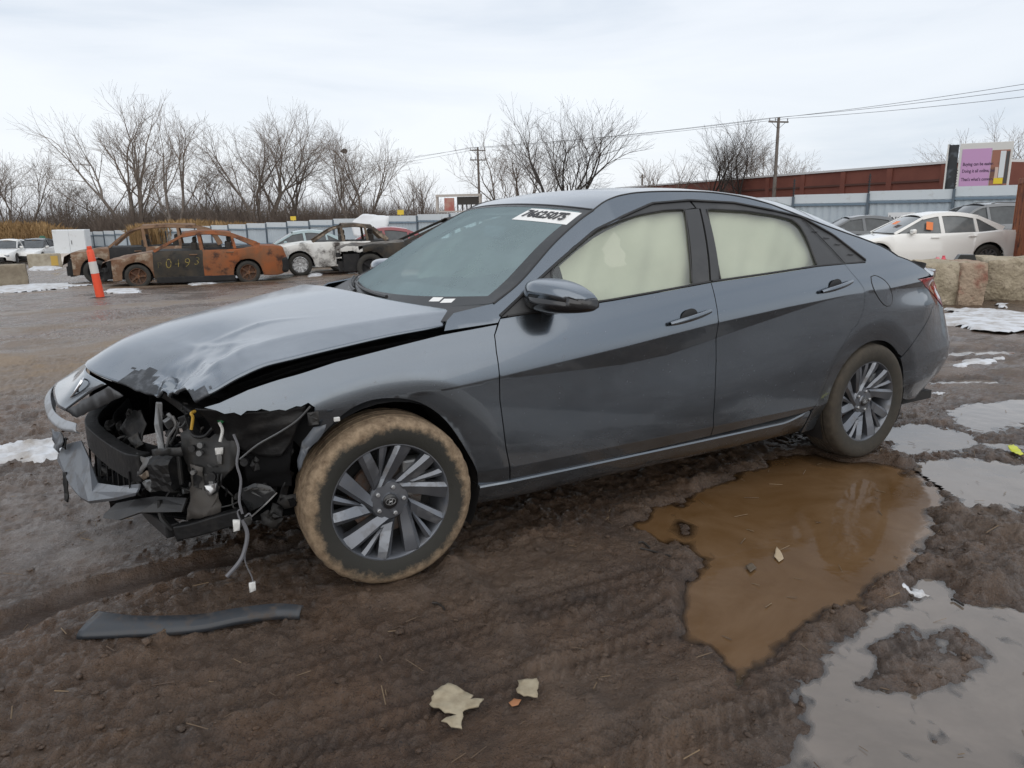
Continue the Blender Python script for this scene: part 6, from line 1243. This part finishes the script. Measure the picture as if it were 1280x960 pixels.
# white cabinet trailer and bits far left
g = g_at(94, 326, 44.); cb = thing('equipment_cabinet', 'white boxy equipment cabinet above the burnt brown suv', 'cabinet', g, R(-20))
WPM = mat('white_sheet', (.70, .73, .75), .5, dirt=(2, (.5, .5, .48), .55, .9))
b = MB(); b.box((0, 0, 1.25), (1.75, .9, 1.45)); b.build('cabinet_body', WPM, cb, bevel=.02)
for k in (-1, 1): b = MB(); b.box((k*.43, -.46, 1.25), (.84, .03, 1.38)); b.build('cabinet_door', WPM, cb, bevel=.01)
b = MB(); b.box((.12, -.49, 1.25), (.03, .03, .22)); b.build('door_handle', STEEL, cb)
b = MB(); [b.box((x_, y_, .27), (.12, .12, .56)) for x_ in (-.7, .7) for y_ in (-.3, .3)]; b.build('stand', STEEL, cb)
for k, (u, v, w_, lab) in enumerate(((62,322,1.6,'low white road barrier left of the cabinet'), (84,321,1.5,'low white road barrier under the cabinet'), (12,318,1.8,'low white road barrier behind the far-left white cars'))):
    g = g_at(u, v, 43.+3*(k == 2)); t = thing('road_barrier', lab, 'barrier', g, R(-10), 'white road barriers'); b = MB(); b.prism([(-.28,0),(-.26,.18),(-.12,.42),(-.10,.62),(.10,.62),(.12,.42),(.26,.18),(.28,0)], -w_/2, w_/2, 'x'); b.build('barrier_body', mat('pale_barrier', (.62, .58, .53), .8, dirt=(3, (.45, .25, .18), .55, .9)), t); b = MB(); b.box((0, -.2, .1), (.5, .1, .08)); b.build('fork_slot', CHAR, t)
g = g_at(56, 318, 52.); t = thing('green_hydrant_post', 'dark green capped post between the white car and the cabinet', 'post', g); b = MB(); b.add(*tube_data([(0,0,0),(0,0,.9),(0,0,.95)], [.12,.12,.2], 10)); b.build('post', mat('green_paint', (.02, .10, .055), .6), t); b = MB(); b.add(*tube_data([(0,0,.92),(0,0,1.5),(0,0,1.75)], [.32,.30,.12], 10)); b.build('cap', mat('green_paint', ()), t)
# open white hood sticking up behind the red car
g = g_at(466, 322, 30.); t = thing('van_with_raised_hood', 'white panel of a raised hood showing above the red car', 'hood', g, R(-20)); sheet_grid('raised_hood', [[(-.7,0,1.2),(-.1,0,1.0),(.6,0,1.25)], [(-.75,.1,1.7),(-.1,.1,1.62),(.7,.1,1.75)], [(-.3,.2,2.05),(.2,.25,2.0),(.75,.2,1.95)]], WPM, t, .02, 5, 5, .05); b = MB(); b.box((0, .3, .5), (1.5, .5, 1.0)); b.build('grille_body', WPM, t, bevel=.08)
# things on and by the blocks, right
for k, (u, lab) in enumerate(((1171, 'left pink plastic bottle on the concrete block'), (1178.5, 'right red plastic bottle on the concrete block'))):
    a = at(u, 331, 11.0); t = thing('bottle', lab, 'bottle', tuple(a)); pm = mat('pink_bottle' if k == 0 else 'red_bottle', (.62, .22, .24) if k == 0 else (.60, .07, .10), .35)
    mk('bottle_body', *tube_data([(0,0,0),(0,0,.01),(0,0,.07),(0,0,.10),(0,0,.115)], [.04,.045,.045,.025,.018], 12), pm, t, True, 50); mk('cap', *tube_data([(0,0,.115),(0,0,.135)], [.02,.02], 10), WHITEP if k == 0 else pm, t)
a = at(1206, 329, 11.2); t = thing('rubber_chock', 'black wedge-shaped rubber block on top of the concrete blocks', 'wedge', tuple(a)); b = MB(); b.prism([(-.16,0),(-.09,.13),(.10,.13),(.15,0)], -.1, .1); o = b.build('wedge', mat('chock_black', (.012,.014,.013), .4), t, bevel=.006); o.rotation_euler = (0, 0, R(-50))
# shipping container, rusty, right edge
a = at(1281, 322, 17.5); gzz = float(terrain(a[0], a[1])); ct = thing('shipping_container', 'rusty red shipping container cut off by the right frame edge', 'container', (a[0], a[1], gzz), R(-58))
CTM = burnt('container_rust', (.19, .045, .018), (.26, .085, .03), (.07, .025, .015), 1.5)
pts = []; 
for i in range(49): pts.append((.06+i*.06, (-.02, -.02, .018, .018)[i % 4]))
def corr(name, pts, z0, z1, m, par): 
    P_ = np.array(pts); return loft(name, [np.c_[P_, np.full(len(P_), z0)], np.c_[P_, np.full(len(P_), z1)]], m, par, smooth=False)
corr('end_wall', pts, .16, 2.05, CTM, ct); corr('side_wall', [(-.0+b_, a_) for a_, b_ in pts], .16, 2.05, CTM, ct)
for nm, c, d in (('corner_post', (.03, .03, 1.1), (.12, .12, 2.2)), ('corner_post', (2.95, .03, 1.1), (.12, .12, 2.2)), ('top_rail', (1.5, .02, 2.12), (2.9, .1, .14)), ('bottom_rail', (1.5, .02, .1), (2.9, .1, .14)), ('top_rail', (.02, 1.5, 2.12), (.1, 2.9, .14)), ('bottom_rail', (.02, 1.5, .1), (.1, 2.9, .14)), ('corner_post', (.03, 2.95, 1.1), (.12, .12, 2.2)), ('container_roof', (1.5, 1.5, 2.17), (2.9, 2.9, .03))):
    b = MB(); b.box(c, d); b.build(nm, CTM, ct, bevel=.01)
# ================================================================== fence
FA = np.array([28.75, 10.2]); FDIR = np.array([-.311, .950]); FDIR /= np.linalg.norm(FDIR); FN = np.array([-FDIR[1], FDIR[0]])   # FN points to the yard
fence = thing('metal_fence', 'long pale blue corrugated metal fence along the back of the yard', 'fence', (FA[0], FA[1], 0))
FPM = mat('pale_blue_sheet', (.47, .535, .58), .5, vary=(.7, (.40, .46, .51), .4, .65), dirt=(5, (.33, .34, .33), .62, .85)); FRM = mat('blue_grey_rail', (.16, .22, .28), .5); FCM = mat('pale_cap', (.60, .65, .68), .5, dirt=(3, (.42, .42, .40), .55, .85))
bay = 3.0; nb_ = 42
cp = []; 
for i in range(41): cp.append((i*bay/40, (.0, .0, .03, .03)[i % 4]))
cp = np.array(cp)
def fence_mesh(kind):
    if kind == 'panel':
        V = np.vstack([np.c_[cp[:, 0], -cp[:, 1], np.full(41, .05)], np.c_[cp[:, 0], -cp[:, 1], np.full(41, 2.08)]]); F = [(i, i+1, 42+i, 41+i) for i in range(40)]
    b = MB()
    if kind == 'cap': b.box((bay/2, -.045, 2.24), (bay-.01, .02, .36))
    if kind == 'rail': b.box((bay/2, -.075, 0), (bay-.02, .05, .085))
    if kind == 'post': b.box((0, -.09, 1.2), (.09, .09, 2.42))
    if kind == 'panel': b.add(V, F)
    o = b.build('fence_'+kind, {'panel': FPM, 'cap': FCM, 'rail': FRM, 'post': mat('dark_post', (.10, .13, .16), .5)}[kind]); me = o.data; COL.objects.unlink(o); bpy.data.objects.remove(o); return me
FM = {k: fence_mesh(k) for k in ('panel', 'cap', 'rail', 'post')}; fa_ = math.atan2(FDIR[1], FDIR[0])
# the local -y of a bay must face the yard: yard side is to the left of the run direction
for i in range(-7, nb_):
    p = FA+FDIR*bay*i; q = p+FDIR*bay/2; z0 = float(terrain(q[0], q[1]))-.02
    for k, nm, zz in (('panel', 'fence_panel', 0), ('cap', 'top_board', 0), ('rail', 'rail', 1.98), ('rail', 'rail', .80), ('post', 'post', 0)):
        o = bpy.data.objects.new(nm, FM[k]); COL.objects.link(o); o.parent = fence; o.location = (p[0]-FA[0], p[1]-FA[1], z0+zz+random.uniform(-.012, .012)); o.rotation_euler = (0, 0, fa_); o.scale = (1, -1, 1)
for i in range(4):
    p = FA+FDIR*bay*i; z0 = float(terrain(p[0], p[1])); q = p+FN*.10
    b = MB(); b.tube([(0, 0, 0), (0, 0, .75)], .025, 6)
    for k in range(7): b.tube([(-.09, 0, .05+.1*k), (.09, 0, .06+.1*k)], .014, 4)
    o = b.build('barbed_post_top', mat('post_black', (.02, .022, .025), .6), fence); o.location = (q[0]-FA[0], q[1]-FA[1], z0+2.35)
for k, (u, i, lab) in enumerate(((46, 0, 'far-left'), (118, 0, 'second from the left'), (382, 0, 'over the white burnt crossover'), (510, 0, 'nearest the grey windshield'))):
    r_ = cf_+cr_*(u-640)/930.26; A_ = np.array([[r_[0], -FDIR[0]], [r_[1], -FDIR[1]]]); t_ = np.linalg.solve(A_, FA-CAM[:2])[1]; p = FA+FDIR*t_
    b = MB(); b.box((0, 0, .16), (.42, .02, .30)); b.box((0, 0, -.03), (.04, .03, .14)); o = b.build('warning_sign', mat('sign_yellow', (.72, .52, .05), .5)); o.location = (p[0], p[1], float(terrain(p[0], p[1]))+2.47); o.rotation_euler = (0, 0, -YAW); tag(o, 'small yellow sign on the fence top, '+lab, 'sign', 'yellow fence signs')
# white sign on the fence behind the white sedan
r_ = cf_+cr_*(1106-640)/930.26; t_ = np.linalg.solve(np.array([[r_[0], -FDIR[0]], [r_[1], -FDIR[1]]]), FA-CAM[:2])[1]; p = FA+FDIR*t_-np.array([.95, .31])*.14
t = thing('fence_sign', 'white sign with black letters on the fence behind the white sedan', 'sign', (p[0], p[1], float(terrain(p[0], p[1]))+1.35), fa_+math.pi)
b = MB(); b.box((0, 0, 0), (.95, .02, .42)); b.build('sign_board', mat('sign_white', (.75, .76, .76), .5), t); text_mesh('sign_text', 'NOTLY', .26, INK, t, Matrix.Translation((.08, -.014, -.06)) @ Matrix.Rotation(R(90), 4, 'X'), .001, .006); text_mesh('sign_mark', 'A', .14, INK, t, Matrix.Translation((-.40, -.014, .06)) @ Matrix.Rotation(R(90), 4, 'X'), .001, 0)
# ================================================================== brick building, billboards, poles, wires
def wallbox(p0, p1, z0, z1, th, m, name, par, proud=0.):
    a, b_ = np.array(p0[:2]), np.array(p1[:2]); d = b_-a; L_ = np.linalg.norm(d); d /= L_; n = np.array([d[1], -d[0]]); m_ = (a+b_)/2+n*proud
    q = MB(); q.box((0, 0, 0), (L_, th, z1-z0)); o = q.build(name, m, par); o.location = (m_[0], m_[1], (z0+z1)/2); o.rotation_euler = (0, 0, math.atan2(d[1], d[0])); return o
bl = thing('brick_building', 'long low red brick building behind the fence on the right', 'building')
BRK = mat('red_brick', (.18, .060, .041), .85, vary=(.35, (.14, .044, .031), .4, .62), dirt=(2.5, (.10, .045, .032), .6, .8)); BRD = mat('dark_brick_band', (.085, .035, .026), .85)
p0, p1 = at(770, 250, 96.), at(1215, 250, 49.); ztop = at(1180, 206, 52.)[2]
bq_ = (p1-p0)[:2]; bq_ /= np.linalg.norm(bq_); bq_ = np.array([bq_[1], -bq_[0], 0])*-3.; p0 = p0+bq_; p1 = p1+bq_
wallbox(p0, p1, -4, ztop, 6., BRK, 'wall', bl); wallbox(p0, p1, ztop-1.15, ztop-1.0, .3, BRD, 'brick_band', bl, 2.95); wallbox(p0, p1, ztop, ztop+.16, 6.3, mat('pale_coping', (.62, .62, .62), .7), 'coping', bl, 0); wallbox(p0, p1, ztop-2.6, ztop-2.5, .3, BRD, 'brick_band', bl, 2.95)
dd_ = (p1-p0)[:2]; LL = np.linalg.norm(dd_); dd_ /= LL; nn_ = np.array([dd_[1], -dd_[0]])
for k in range(11):
    c = p0[:2]+dd_*(LL*(k+.5)/11)+nn_*3.03; q = MB(); q.box((0, 0, 0), (.5, .16, ztop+3.9)); o = q.build('brick_pier', BRK, bl); o.location = (c[0], c[1], (ztop-4)/2); o.rotation_euler = (0, 0, math.atan2(dd_[1], dd_[0]))
# right billboard: purple advertisement with a photo half
def billboard(name, label, u0, u1, v0, v1, dep, back_u, rz_extra=0.):
    A_, B_ = at(u0, v1, dep), at(u1, v1, dep*.97); Ht = at(u0, v0, dep)[2]-A_[2]; W_ = np.linalg.norm((B_-A_)[:2]); t = thing(name, label, 'billboard', tuple(A_), math.atan2((B_-A_)[1], (B_-A_)[0])); return t, W_, Ht
t, W_, Ht = billboard('billboard', 'purple advertising billboard with three lines of text behind the fence', 1193, 1259, 181, 245, 43., 1180)
WBF = mat('billboard_frame', (.60, .60, .58), .5)
b = MB(); b.box((W_/2, 0, Ht/2), (W_, .12, Ht)); b.build('board', WBF, t, bevel=.02)
b = MB(); b.box((W_*.335, -.075, Ht*.46), (W_*.56, .02, Ht*.86)); b.build('purple_poster', mat('poster_purple', (.50, .29, .50), .6), t)
b = MB(); b.box((W_*.79, -.075, Ht*.44), (W_*.33, .02, Ht*.82)); ph = b.build('photo_poster', mat('poster_photo', (.16, .075, .05), .6, vary=(1.2, (.30, .13, .09), .45, .55, 2)), t)
for c, d, cl in (((W_*.83, -.09, Ht*.58), (W_*.10, .01, Ht*.50), (.62, .66, .68)), ((W_*.92, -.09, Ht*.52), (W_*.06, .01, Ht*.6), (.06, .06, .06)), ((W_*.79, -.10, Ht*.27), (W_*.17, .01, Ht*.11), (.72, .55, .03)), ((W_*.74, -.095, Ht*.42), (W_*.06, .01, Ht*.22), (.55, .42, .36))):
    b = MB(); b.box(c, d); b.build('poster_shape', mat('poster_%d' % int(cl[0]*1000), cl, .6), ph)
for k, tx in enumerate(('Buying can be easier.', 'Doing it all online, better.', "That's what's convenient.")):
    text_mesh('poster_text', tx, .25, mat('poster_ink', (.05, .02, .06), .6), t, Matrix.Translation((W_*.09, -.088, Ht*(.60-.13*k-(.03 if k == 2 else 0)))) @ Matrix.Rotation(R(90), 4, 'X'), .001, .006, 0, 'LEFT', .72)
b = MB(); b.box((-.55, .9, Ht*.5), (.10, 1.9, Ht)); b.box((-.30, .2, Ht*.5), (.5, .06, Ht*.98)); b.build('dark_side_board', mat('billboard_dark', (.02, .025, .03), .5, vary=(1.5, (.09, .11, .13), .5, .6, 2)), t); b = MB(); b.box((-.58, -.02, Ht*.5), (.08, .1, Ht*1.0)); b.build('side_frame', WBF, t)
b = MB(); b.box((W_*.25, .3, -2.5), (.3, .3, 5.)); b.box((W_*.75, .3, -2.5), (.3, .3, 5.)); b.build('billboard_legs', STEEL, t)
# centre billboard, seen from behind with a poster on its left half
t, W_, Ht = billboard('billboard', 'weathered billboard frame with a faded pink poster beside the left utility pole', 546, 602, 245, 266, 70., 0)
b = MB(); b.box((W_/2, 0, Ht), (W_, .3, .22)); b.box((W_/2, 0, .1), (W_, .2, .12)); b.box((.1, 0, Ht/2), (.2, .2, Ht)); b.box((W_-.1, 0, Ht/2), (.2, .2, Ht)); b.build('frame', mat('pale_frame', (.50, .46, .42), .7), t)
b = MB(); b.box((W_*.30, -.06, Ht*.46), (W_*.22, .06, Ht*.8)); b.build('poster', mat('faded_pink', (.48, .27, .22), .8, vary=(1, (.42, .14, .12), .45, .6)), t)
b = MB(); b.box((W_*.72, -.02, Ht*.68), (W_*.5, .05, Ht*.46)); b.build('dark_panel', mat('board_dark', (.05, .045, .04), .8), t)
b = MB()
for k in range(5): b.box((W_*(.48+.1*k), 0, Ht*.28), (.10, .08, Ht*.55))
b.build('lattice', mat('board_dark', ()), t); b = MB(); b.box((W_*.3, .3, -2.0), (.25, .25, 4.)); b.box((W_*.7, .3, -2.0), (.25, .25, 4.)); b.build('billboard_legs', STEEL, t)
# utility poles
WOODP = mat('weathered_pole', (.12, .105, .092), .9, vary=(3, (.17, .15, .135), .4, .6))
POLES = []
def upole(label, u, vtop, dep, arm, lean=0., arms=1):
    p = at(u, vtop, dep); z0 = float(terrain(p[0], p[1])); H = p[2]-z0; t = thing('utility_pole', label, 'utility pole', (p[0], p[1], z0), 0, 'utility poles')
    tube('pole', [(-lean, 0, -.3), (0, 0, H)], [.19, .12], WOODP, t, 10); ca, sa = math.cos(-YAW+.25), math.sin(-YAW+.25)
    for k in range(arms):
        zz = H-.35-1.1*k; b = MB(); b.box((0, 0, zz), (arm, .12, .13), -YAW+.25); a_ = b.build('crossarm', WOODP, t)
        for q in (-.46, -.16, .46): c = MB(); c.add(*tube_data([(q*arm*ca, q*arm*sa, zz+.06), (q*arm*ca, q*arm*sa, zz+.24), (q*arm*ca, q*arm*sa, zz+.30)], [.03, .055, .03], 6)); c.build('insulator', mat('insulator_grey', (.25, .25, .26), .4), a_)
        b = MB(); b.tube([(.35*arm*ca, .35*arm*sa, zz-.05), (0, 0, zz-.6)], .02, 4); b.tube([(-.35*arm*ca, -.35*arm*sa, zz-.05), (0, 0, zz-.6)], .02, 4); b.build('brace', STEEL, a_)
    POLES.append([np.array([p[0]+q*arm*ca, p[1]+q*arm*sa, p[2]-.35+.3]) for q in (-.46, .46)]+[np.array([p[0], p[1], p[2]])]); return t
upole('tall utility pole in front of the brick building', 973.5, 147, 64., 1.9, -.05)
upole('utility pole beside the centre billboard', 597, 184, 88., 1.9, -.2, 2)
t = upole('short thin pole left of the brick building', 803, 218, 100., .8)
WIRE = mat('wire_black', (.03, .03, .032), .6)
R_end = [at(1420, 92, 40.), at(1420, 104, 40.), at(1420, 82, 40.)]; L_end = [at(380, 215, 125.), at(380, 219, 125.), at(380, 209, 125.)]
for k, lab in enumerate(('lower left power line strung between the utility poles', 'lower right power line strung between the utility poles', 'topmost power line strung between the utility poles')):
    pts = [L_end[k], POLES[1][k], POLES[0][k], R_end[k]]; path = []
    for a_, b_ in zip(pts[:-1], pts[1:]):
        s_ = np.linspace(0, 1, 14, endpoint=False); path += [a_+(b_-a_)*q+np.array([0, 0, -1])*(.007*np.linalg.norm(b_-a_)*4*q*(1-q)) for q in s_]
    path.append(pts[-1]); tag(tube('power_line', path, .014, WIRE, None, 4), lab, 'power line')
# ================================================================== bare trees, thicket, reeds
BARK = mat('grey_bark', (.20, .17, .148), .95, vary=(2, (.14, .118, .10), .4, .6)); TWIG = mat('twig_brown', (.21, .17, .142), .95); BARKD = mat('dark_bark', (.045, .038, .034), .95)
def tree(label, u, vtop, dep, stems, spread, seed, bark=None, twig=None, lean=0., depth=5, thick=1., width=1.):
    rn = random.Random(seed); p = at(u, 300, dep); z0 = float(terrain(p[0], p[1])); H = at(u, vtop, dep)[2]-z0
    root = thing('bare_tree', label, 'tree', (p[0], p[1], z0-.2), 0, 'bare trees behind the fence'); S0 = []; S1 = []
    rx, ry = cr_[0], cr_[1]; G = rn.gauss
    def nrm(x, y, z): l = math.sqrt(x*x+y*y+z*z)+1e-9; return x/l, y/l, z/l
    def grow(ax, ay, az, dx, dy, dz, L_, rad, lev):
        n = 4 if lev < 2 else 3; sg = .08 if lev < 2 else .13; up = .05 if lev < 2 else .03
        for i in range(n):
            dx, dy, dz = nrm(dx+G(0, sg), dy+G(0, sg), dz+G(0, sg)+up); s_ = L_/n; bx, by, bz = ax+dx*s_, ay+dy*s_, az+dz*s_; r2 = rad*(.88 if lev < 2 else .80)
            (S0 if lev < 2 else S1).append((ax, ay, az, bx, by, bz, rad, r2))
            if lev < depth-1 and (i > 0 or lev > 1):
                for _ in range(2 if lev == 1 and rn.random() < .45 else (1 if lev < 3 or rn.random() < .75 else 0)):
                    qx, qy, qz = nrm(*np_cross(dx, dy, dz, G(0, 1), G(0, 1), G(0, 1))); an = rn.uniform(.40, .85)*width; c, s = math.cos(an), math.sin(an)
                    ex, ey, ez = nrm(dx*c+qx*s, dy*c+qy*s, (dz*c+qz*s)*.9+.14); grow(bx, by, bz, ex, ey, ez, L_*rn.uniform(.48, .72), r2*rn.uniform(.42, .62), lev+1)
            ax, ay, az, rad = bx, by, bz, r2
        if lev < depth-1:
            for _ in range(2): ex, ey, ez = nrm(dx+G(0, .30)*width, dy+G(0, .30)*width, dz+G(0, .30)); grow(ax, ay, az, ex, ey, ez, L_*rn.uniform(.55, .75), rad*.8, lev+1)
    for k in range(stems):
        f = (k-(stems-1)/2)/max(1, (stems-1)/2) if stems > 1 else 0; q = f*spread+lean
        d = nrm(rx*q+G(0, .05), ry*q+G(0, .05), 1.); grow(rx*f*.25, ry*f*.25, 0., *d, H*rn.uniform(.38, .46), H*.017*thick*(1.25 if stems == 1 else .9), 0)
    zmax = max(max(q[5] for q in S0), max(q[5] for q in S1)); sc = H/zmax
    for nm, S, m, sd, rmin in (('trunk', S0, bark or BARK, 5, 0), ('crown', S1, twig or TWIG, 3, .008*dep/90)):
        A = np.array(S); a, b = A[:, :3], A[:, 3:6]; d = b-a; d /= np.linalg.norm(d, axis=1)[:, None]+1e-9; s = np.cross(d, [.3, .2, .93]); s /= np.linalg.norm(s, axis=1)[:, None]+1e-9; w = np.cross(d, s)
        ang = np.arange(sd)*2*math.pi/sd; o_ = np.cos(ang)[None, :, None]*s[:, None]+np.sin(ang)[None, :, None]*w[:, None]
        V = np.concatenate([a[:, None]+o_*np.maximum(A[:, 6], rmin)[:, None, None], b[:, None]+o_*np.maximum(A[:, 7], rmin)[:, None, None]], 1).reshape(-1, 3); V[:, 2] *= sc
        j = np.arange(sd); q = np.stack([j, (j+1) % sd, sd+(j+1) % sd, sd+j], -1); F = (np.arange(len(A))[:, None, None]*2*sd+q).reshape(-1, 4); raw_mesh(nm, V, F, m, root)
    return root
def np_cross(a, b, c, d, e, f): return b*f-c*e, c*d-a*f, a*e-b*d
def raw_mesh(name, V, F, m, parent=None):
    me = bpy.data.meshes.new(name); k = F.shape[1]; me.vertices.add(len(V)); me.vertices.foreach_set('co', np.asarray(V, np.float32).ravel()); me.loops.add(F.size); me.loops.foreach_set('vertex_index', F.ravel().astype(np.int32)); me.polygons.add(len(F)); me.polygons.foreach_set('loop_start', (np.arange(len(F))*k).astype(np.int32)); me.materials.append(m); me.update(); me.validate(); return link(bpy.data.objects.new(name, me), parent)
TREES = [('leftmost bare tree, fan-shaped, cut off by the left frame edge', 14, 176, 92, 4, .34, 1, 0, 5), ('rounded dense bare tree second from the left', 88, 205, 98, 3, .55, 2, 0, 5), ('tallest bare tree on the left with stems leaning left', 178, 106, 92, 4, .20, 3, -.30, 5), ('upright bare tree right beside the left-leaning one', 219, 131, 88, 2, .22, 4, 0, 5),
         ('small bare tree between the upright tree and the broad one', 276, 190, 98, 3, .4, 5, 0, 5), ('broad tall bare tree above the tail of the rusty sedan', 330, 126, 90, 4, .26, 6, .02, 5), ('slim bare tree right of the broad tall one', 372, 140, 94, 2, .2, 7, 0, 5), ('low leaning bare tree left of the round-crowned tree', 430, 180, 90, 2, .3, 8, -.2, 5), ('round-crowned bare tree over the fence centre', 450, 151, 86, 3, .24, 9, 0, 5),
         ('thin pale saplings left of the centre billboard', 522, 204, 80, 4, .2, 10, 0, 4), ('thin bare tree just right of the left utility pole', 655, 148, 70, 3, .30, 11, -.14, 5), ('large dark bare tree leaning right above the grey car roof', 702, 111, 58, 4, .30, 12, .12, 5), ('low bare sapling left of the brick building', 828, 185, 80, 3, .25, 13, 0, 4),
         ('wide bare tree in front of the brick building, left of the tall pole', 902, 139, 72, 3, .34, 14, 0, 5), ('bare tree directly behind the tall utility pole', 950, 150, 76, 3, .28, 15, 0, 5), ('small rounded bare tree right of the tall utility pole', 990, 186, 80, 2, .45, 16, 0, 4), ('bare tree behind the purple billboard at the right edge', 1262, 140, 62, 3, .34, 17, 0, 5)]
for lab, u, vt, dp, st, spd, sd, ln, dpt in TREES:
    dk = sd in (12, 14); tree(lab, u, vt, dp, st, spd, sd, BARKD if dk else BARK, mat('dark_twig', (.10, .084, .074), .95) if dk else TWIG, ln, dpt, 1.0, 1.0)
b = MB(); p = at(430, 189, 88); bmx = bmesh.new(); bmesh.ops.create_icosphere(bmx, subdivisions=2, radius=.42)
for v in bmx.verts: v.co *= random.uniform(.8, 1.2); v.co.z *= .7
me = bpy.data.meshes.new('bird_nest'); bmx.to_mesh(me); bmx.free(); me.materials.append(BARKD); o = link(bpy.data.objects.new('bird_nest', me)); o.location = p; tag(o, 'dark clump of a nest in the low leaning bare tree', 'nest')
def at_many(u, v, dep): return CAM+(cf_+cr_*((u-640)/930.26)[:, None]-cu_*((v-480)/930.26)[:, None])*dep[:, None]
def twigs(u, dep, hh, hrange, seed, per=34, rad=.018):
    """bare shrubs: fans of thin three-sided stems"""
    r = np.random.default_rng(seed); n = len(u); p = at_many(u, np.full(n, 300.), dep); H = hh*r.uniform(*hrange, n); p = np.repeat(p, per, 0); H = np.repeat(H, per); N_ = len(H)
    z0 = terrain(p[:, 0], p[:, 1]); a = r.uniform(0, 6.28, N_); til = r.uniform(.05, .75, N_); d = np.stack([np.cos(a)*til, np.sin(a)*til, np.ones(N_)], -1); d /= np.linalg.norm(d, axis=1)[:, None]; L_ = (H*r.uniform(.55, 1.05, N_))[:, None]
    c = np.stack([p[:, 0]+r.normal(0, .5, N_), p[:, 1]+r.normal(0, .5, N_), z0+H*r.uniform(0, .35, N_)], -1); e = c+d*L_*.55; f = e+(d+r.normal(0, .35, (N_, 3)))*L_*.45
    s = np.cross(d, [.4, .3, .87]); s /= np.linalg.norm(s, axis=1)[:, None]; w = np.cross(d, s); q = (rad*r.uniform(.6, 1.6, N_))[:, None]
    V = np.stack([c_+rr_*t_ for c_, rr_ in ((c, q), (e, q*.6), (f, q*.12)) for t_ in (s, -.5*s+.87*w, -.5*s-.87*w)], 1).reshape(-1, 3)
    fi = np.array([(b_*3+x_, b_*3+(x_+1) % 3, b_*3+3+(x_+1) % 3, b_*3+3+x_) for b_ in range(2) for x_ in range(3)]); return V, (np.arange(N_)[:, None, None]*9+fi).reshape(-1, 4)
r = np.random.default_rng(5); u = r.uniform(-90, 570, 950); V, F = twigs(u, r.uniform(86, 128, 950), np.interp(u, [-90, 60, 150, 300, 420, 500, 570], [7.6, 7.6, 7.2, 6.4, 5.0, 4.2, 3.4]), (.5, 1.15), 5, 30, .028)
tag(raw_mesh('thicket', V, F, mat('thicket_brown', (.19, .15, .122), .95, vary=(.12, (.14, .11, .09), .4, .6))), 'dense brown winter thicket behind the fence on the left', 'thicket', kind='stuff')
u = r.uniform(560, 1010, 90); V, F = twigs(u, r.uniform(74, 96, 90), np.interp(u, [560, 640, 760, 1010], [4.6, 6.5, 4.4, 3.8]), (.5, 1.1), 6, 24, .02)
tag(raw_mesh('thin_scrub', V, F, TWIG), 'thin bare scrub behind the fence around the brick building', 'scrub', kind='stuff')
# golden reeds
r = np.random.default_rng(8); n = 9000; u = np.where(r.random(n) < .33, r.uniform(-60, 95, n), r.uniform(165, 372, n)); dep = np.where(u > 100, r.uniform(70, 84, n), r.uniform(76, 96, n)); p = at_many(u, np.full(n, 300.), dep)
H = r.uniform(2.0, 3.1, n)*np.interp(u, [-60, 60, 95, 165, 230, 372], [1.35, 1.2, .9, .95, 1.1, .80]); ln = r.normal(0, .16, (n, 2)); a = np.c_[p[:, :2], terrain(p[:, 0], p[:, 1])]
b_ = a+np.c_[ln, H*.8]; c = b_+np.c_[ln*1.6, H*.2]; w = np.array([cr_[0], cr_[1], 0])*r.uniform(.016, .03, n)[:, None]; n_ = np.stack([-w[:, 1], w[:, 0], 0*w[:, 0]], -1); m_ = b_*.6+c*.4
V = np.stack([a-w, a+w, a+n_, b_-w, b_+w, b_+n_, m_-w*3, m_+w*3, m_+n_*3, c, c+w*.1], 1).reshape(-1, 3); fi = np.array([(0, 1, 4, 3), (1, 2, 5, 4), (3, 4, 7, 6), (4, 5, 8, 7), (6, 7, 10, 9), (7, 8, 9, 10)]); F = (np.arange(n)[:, None, None]*11+fi).reshape(-1, 4)
tag(raw_mesh('reeds', V, F, mat('dry_reed', (.34, .22, .10), .9, vary=(.3, (.25, .155, .07), .4, .6))), 'golden dry reeds standing behind the fence on the left', 'reeds', kind='stuff')
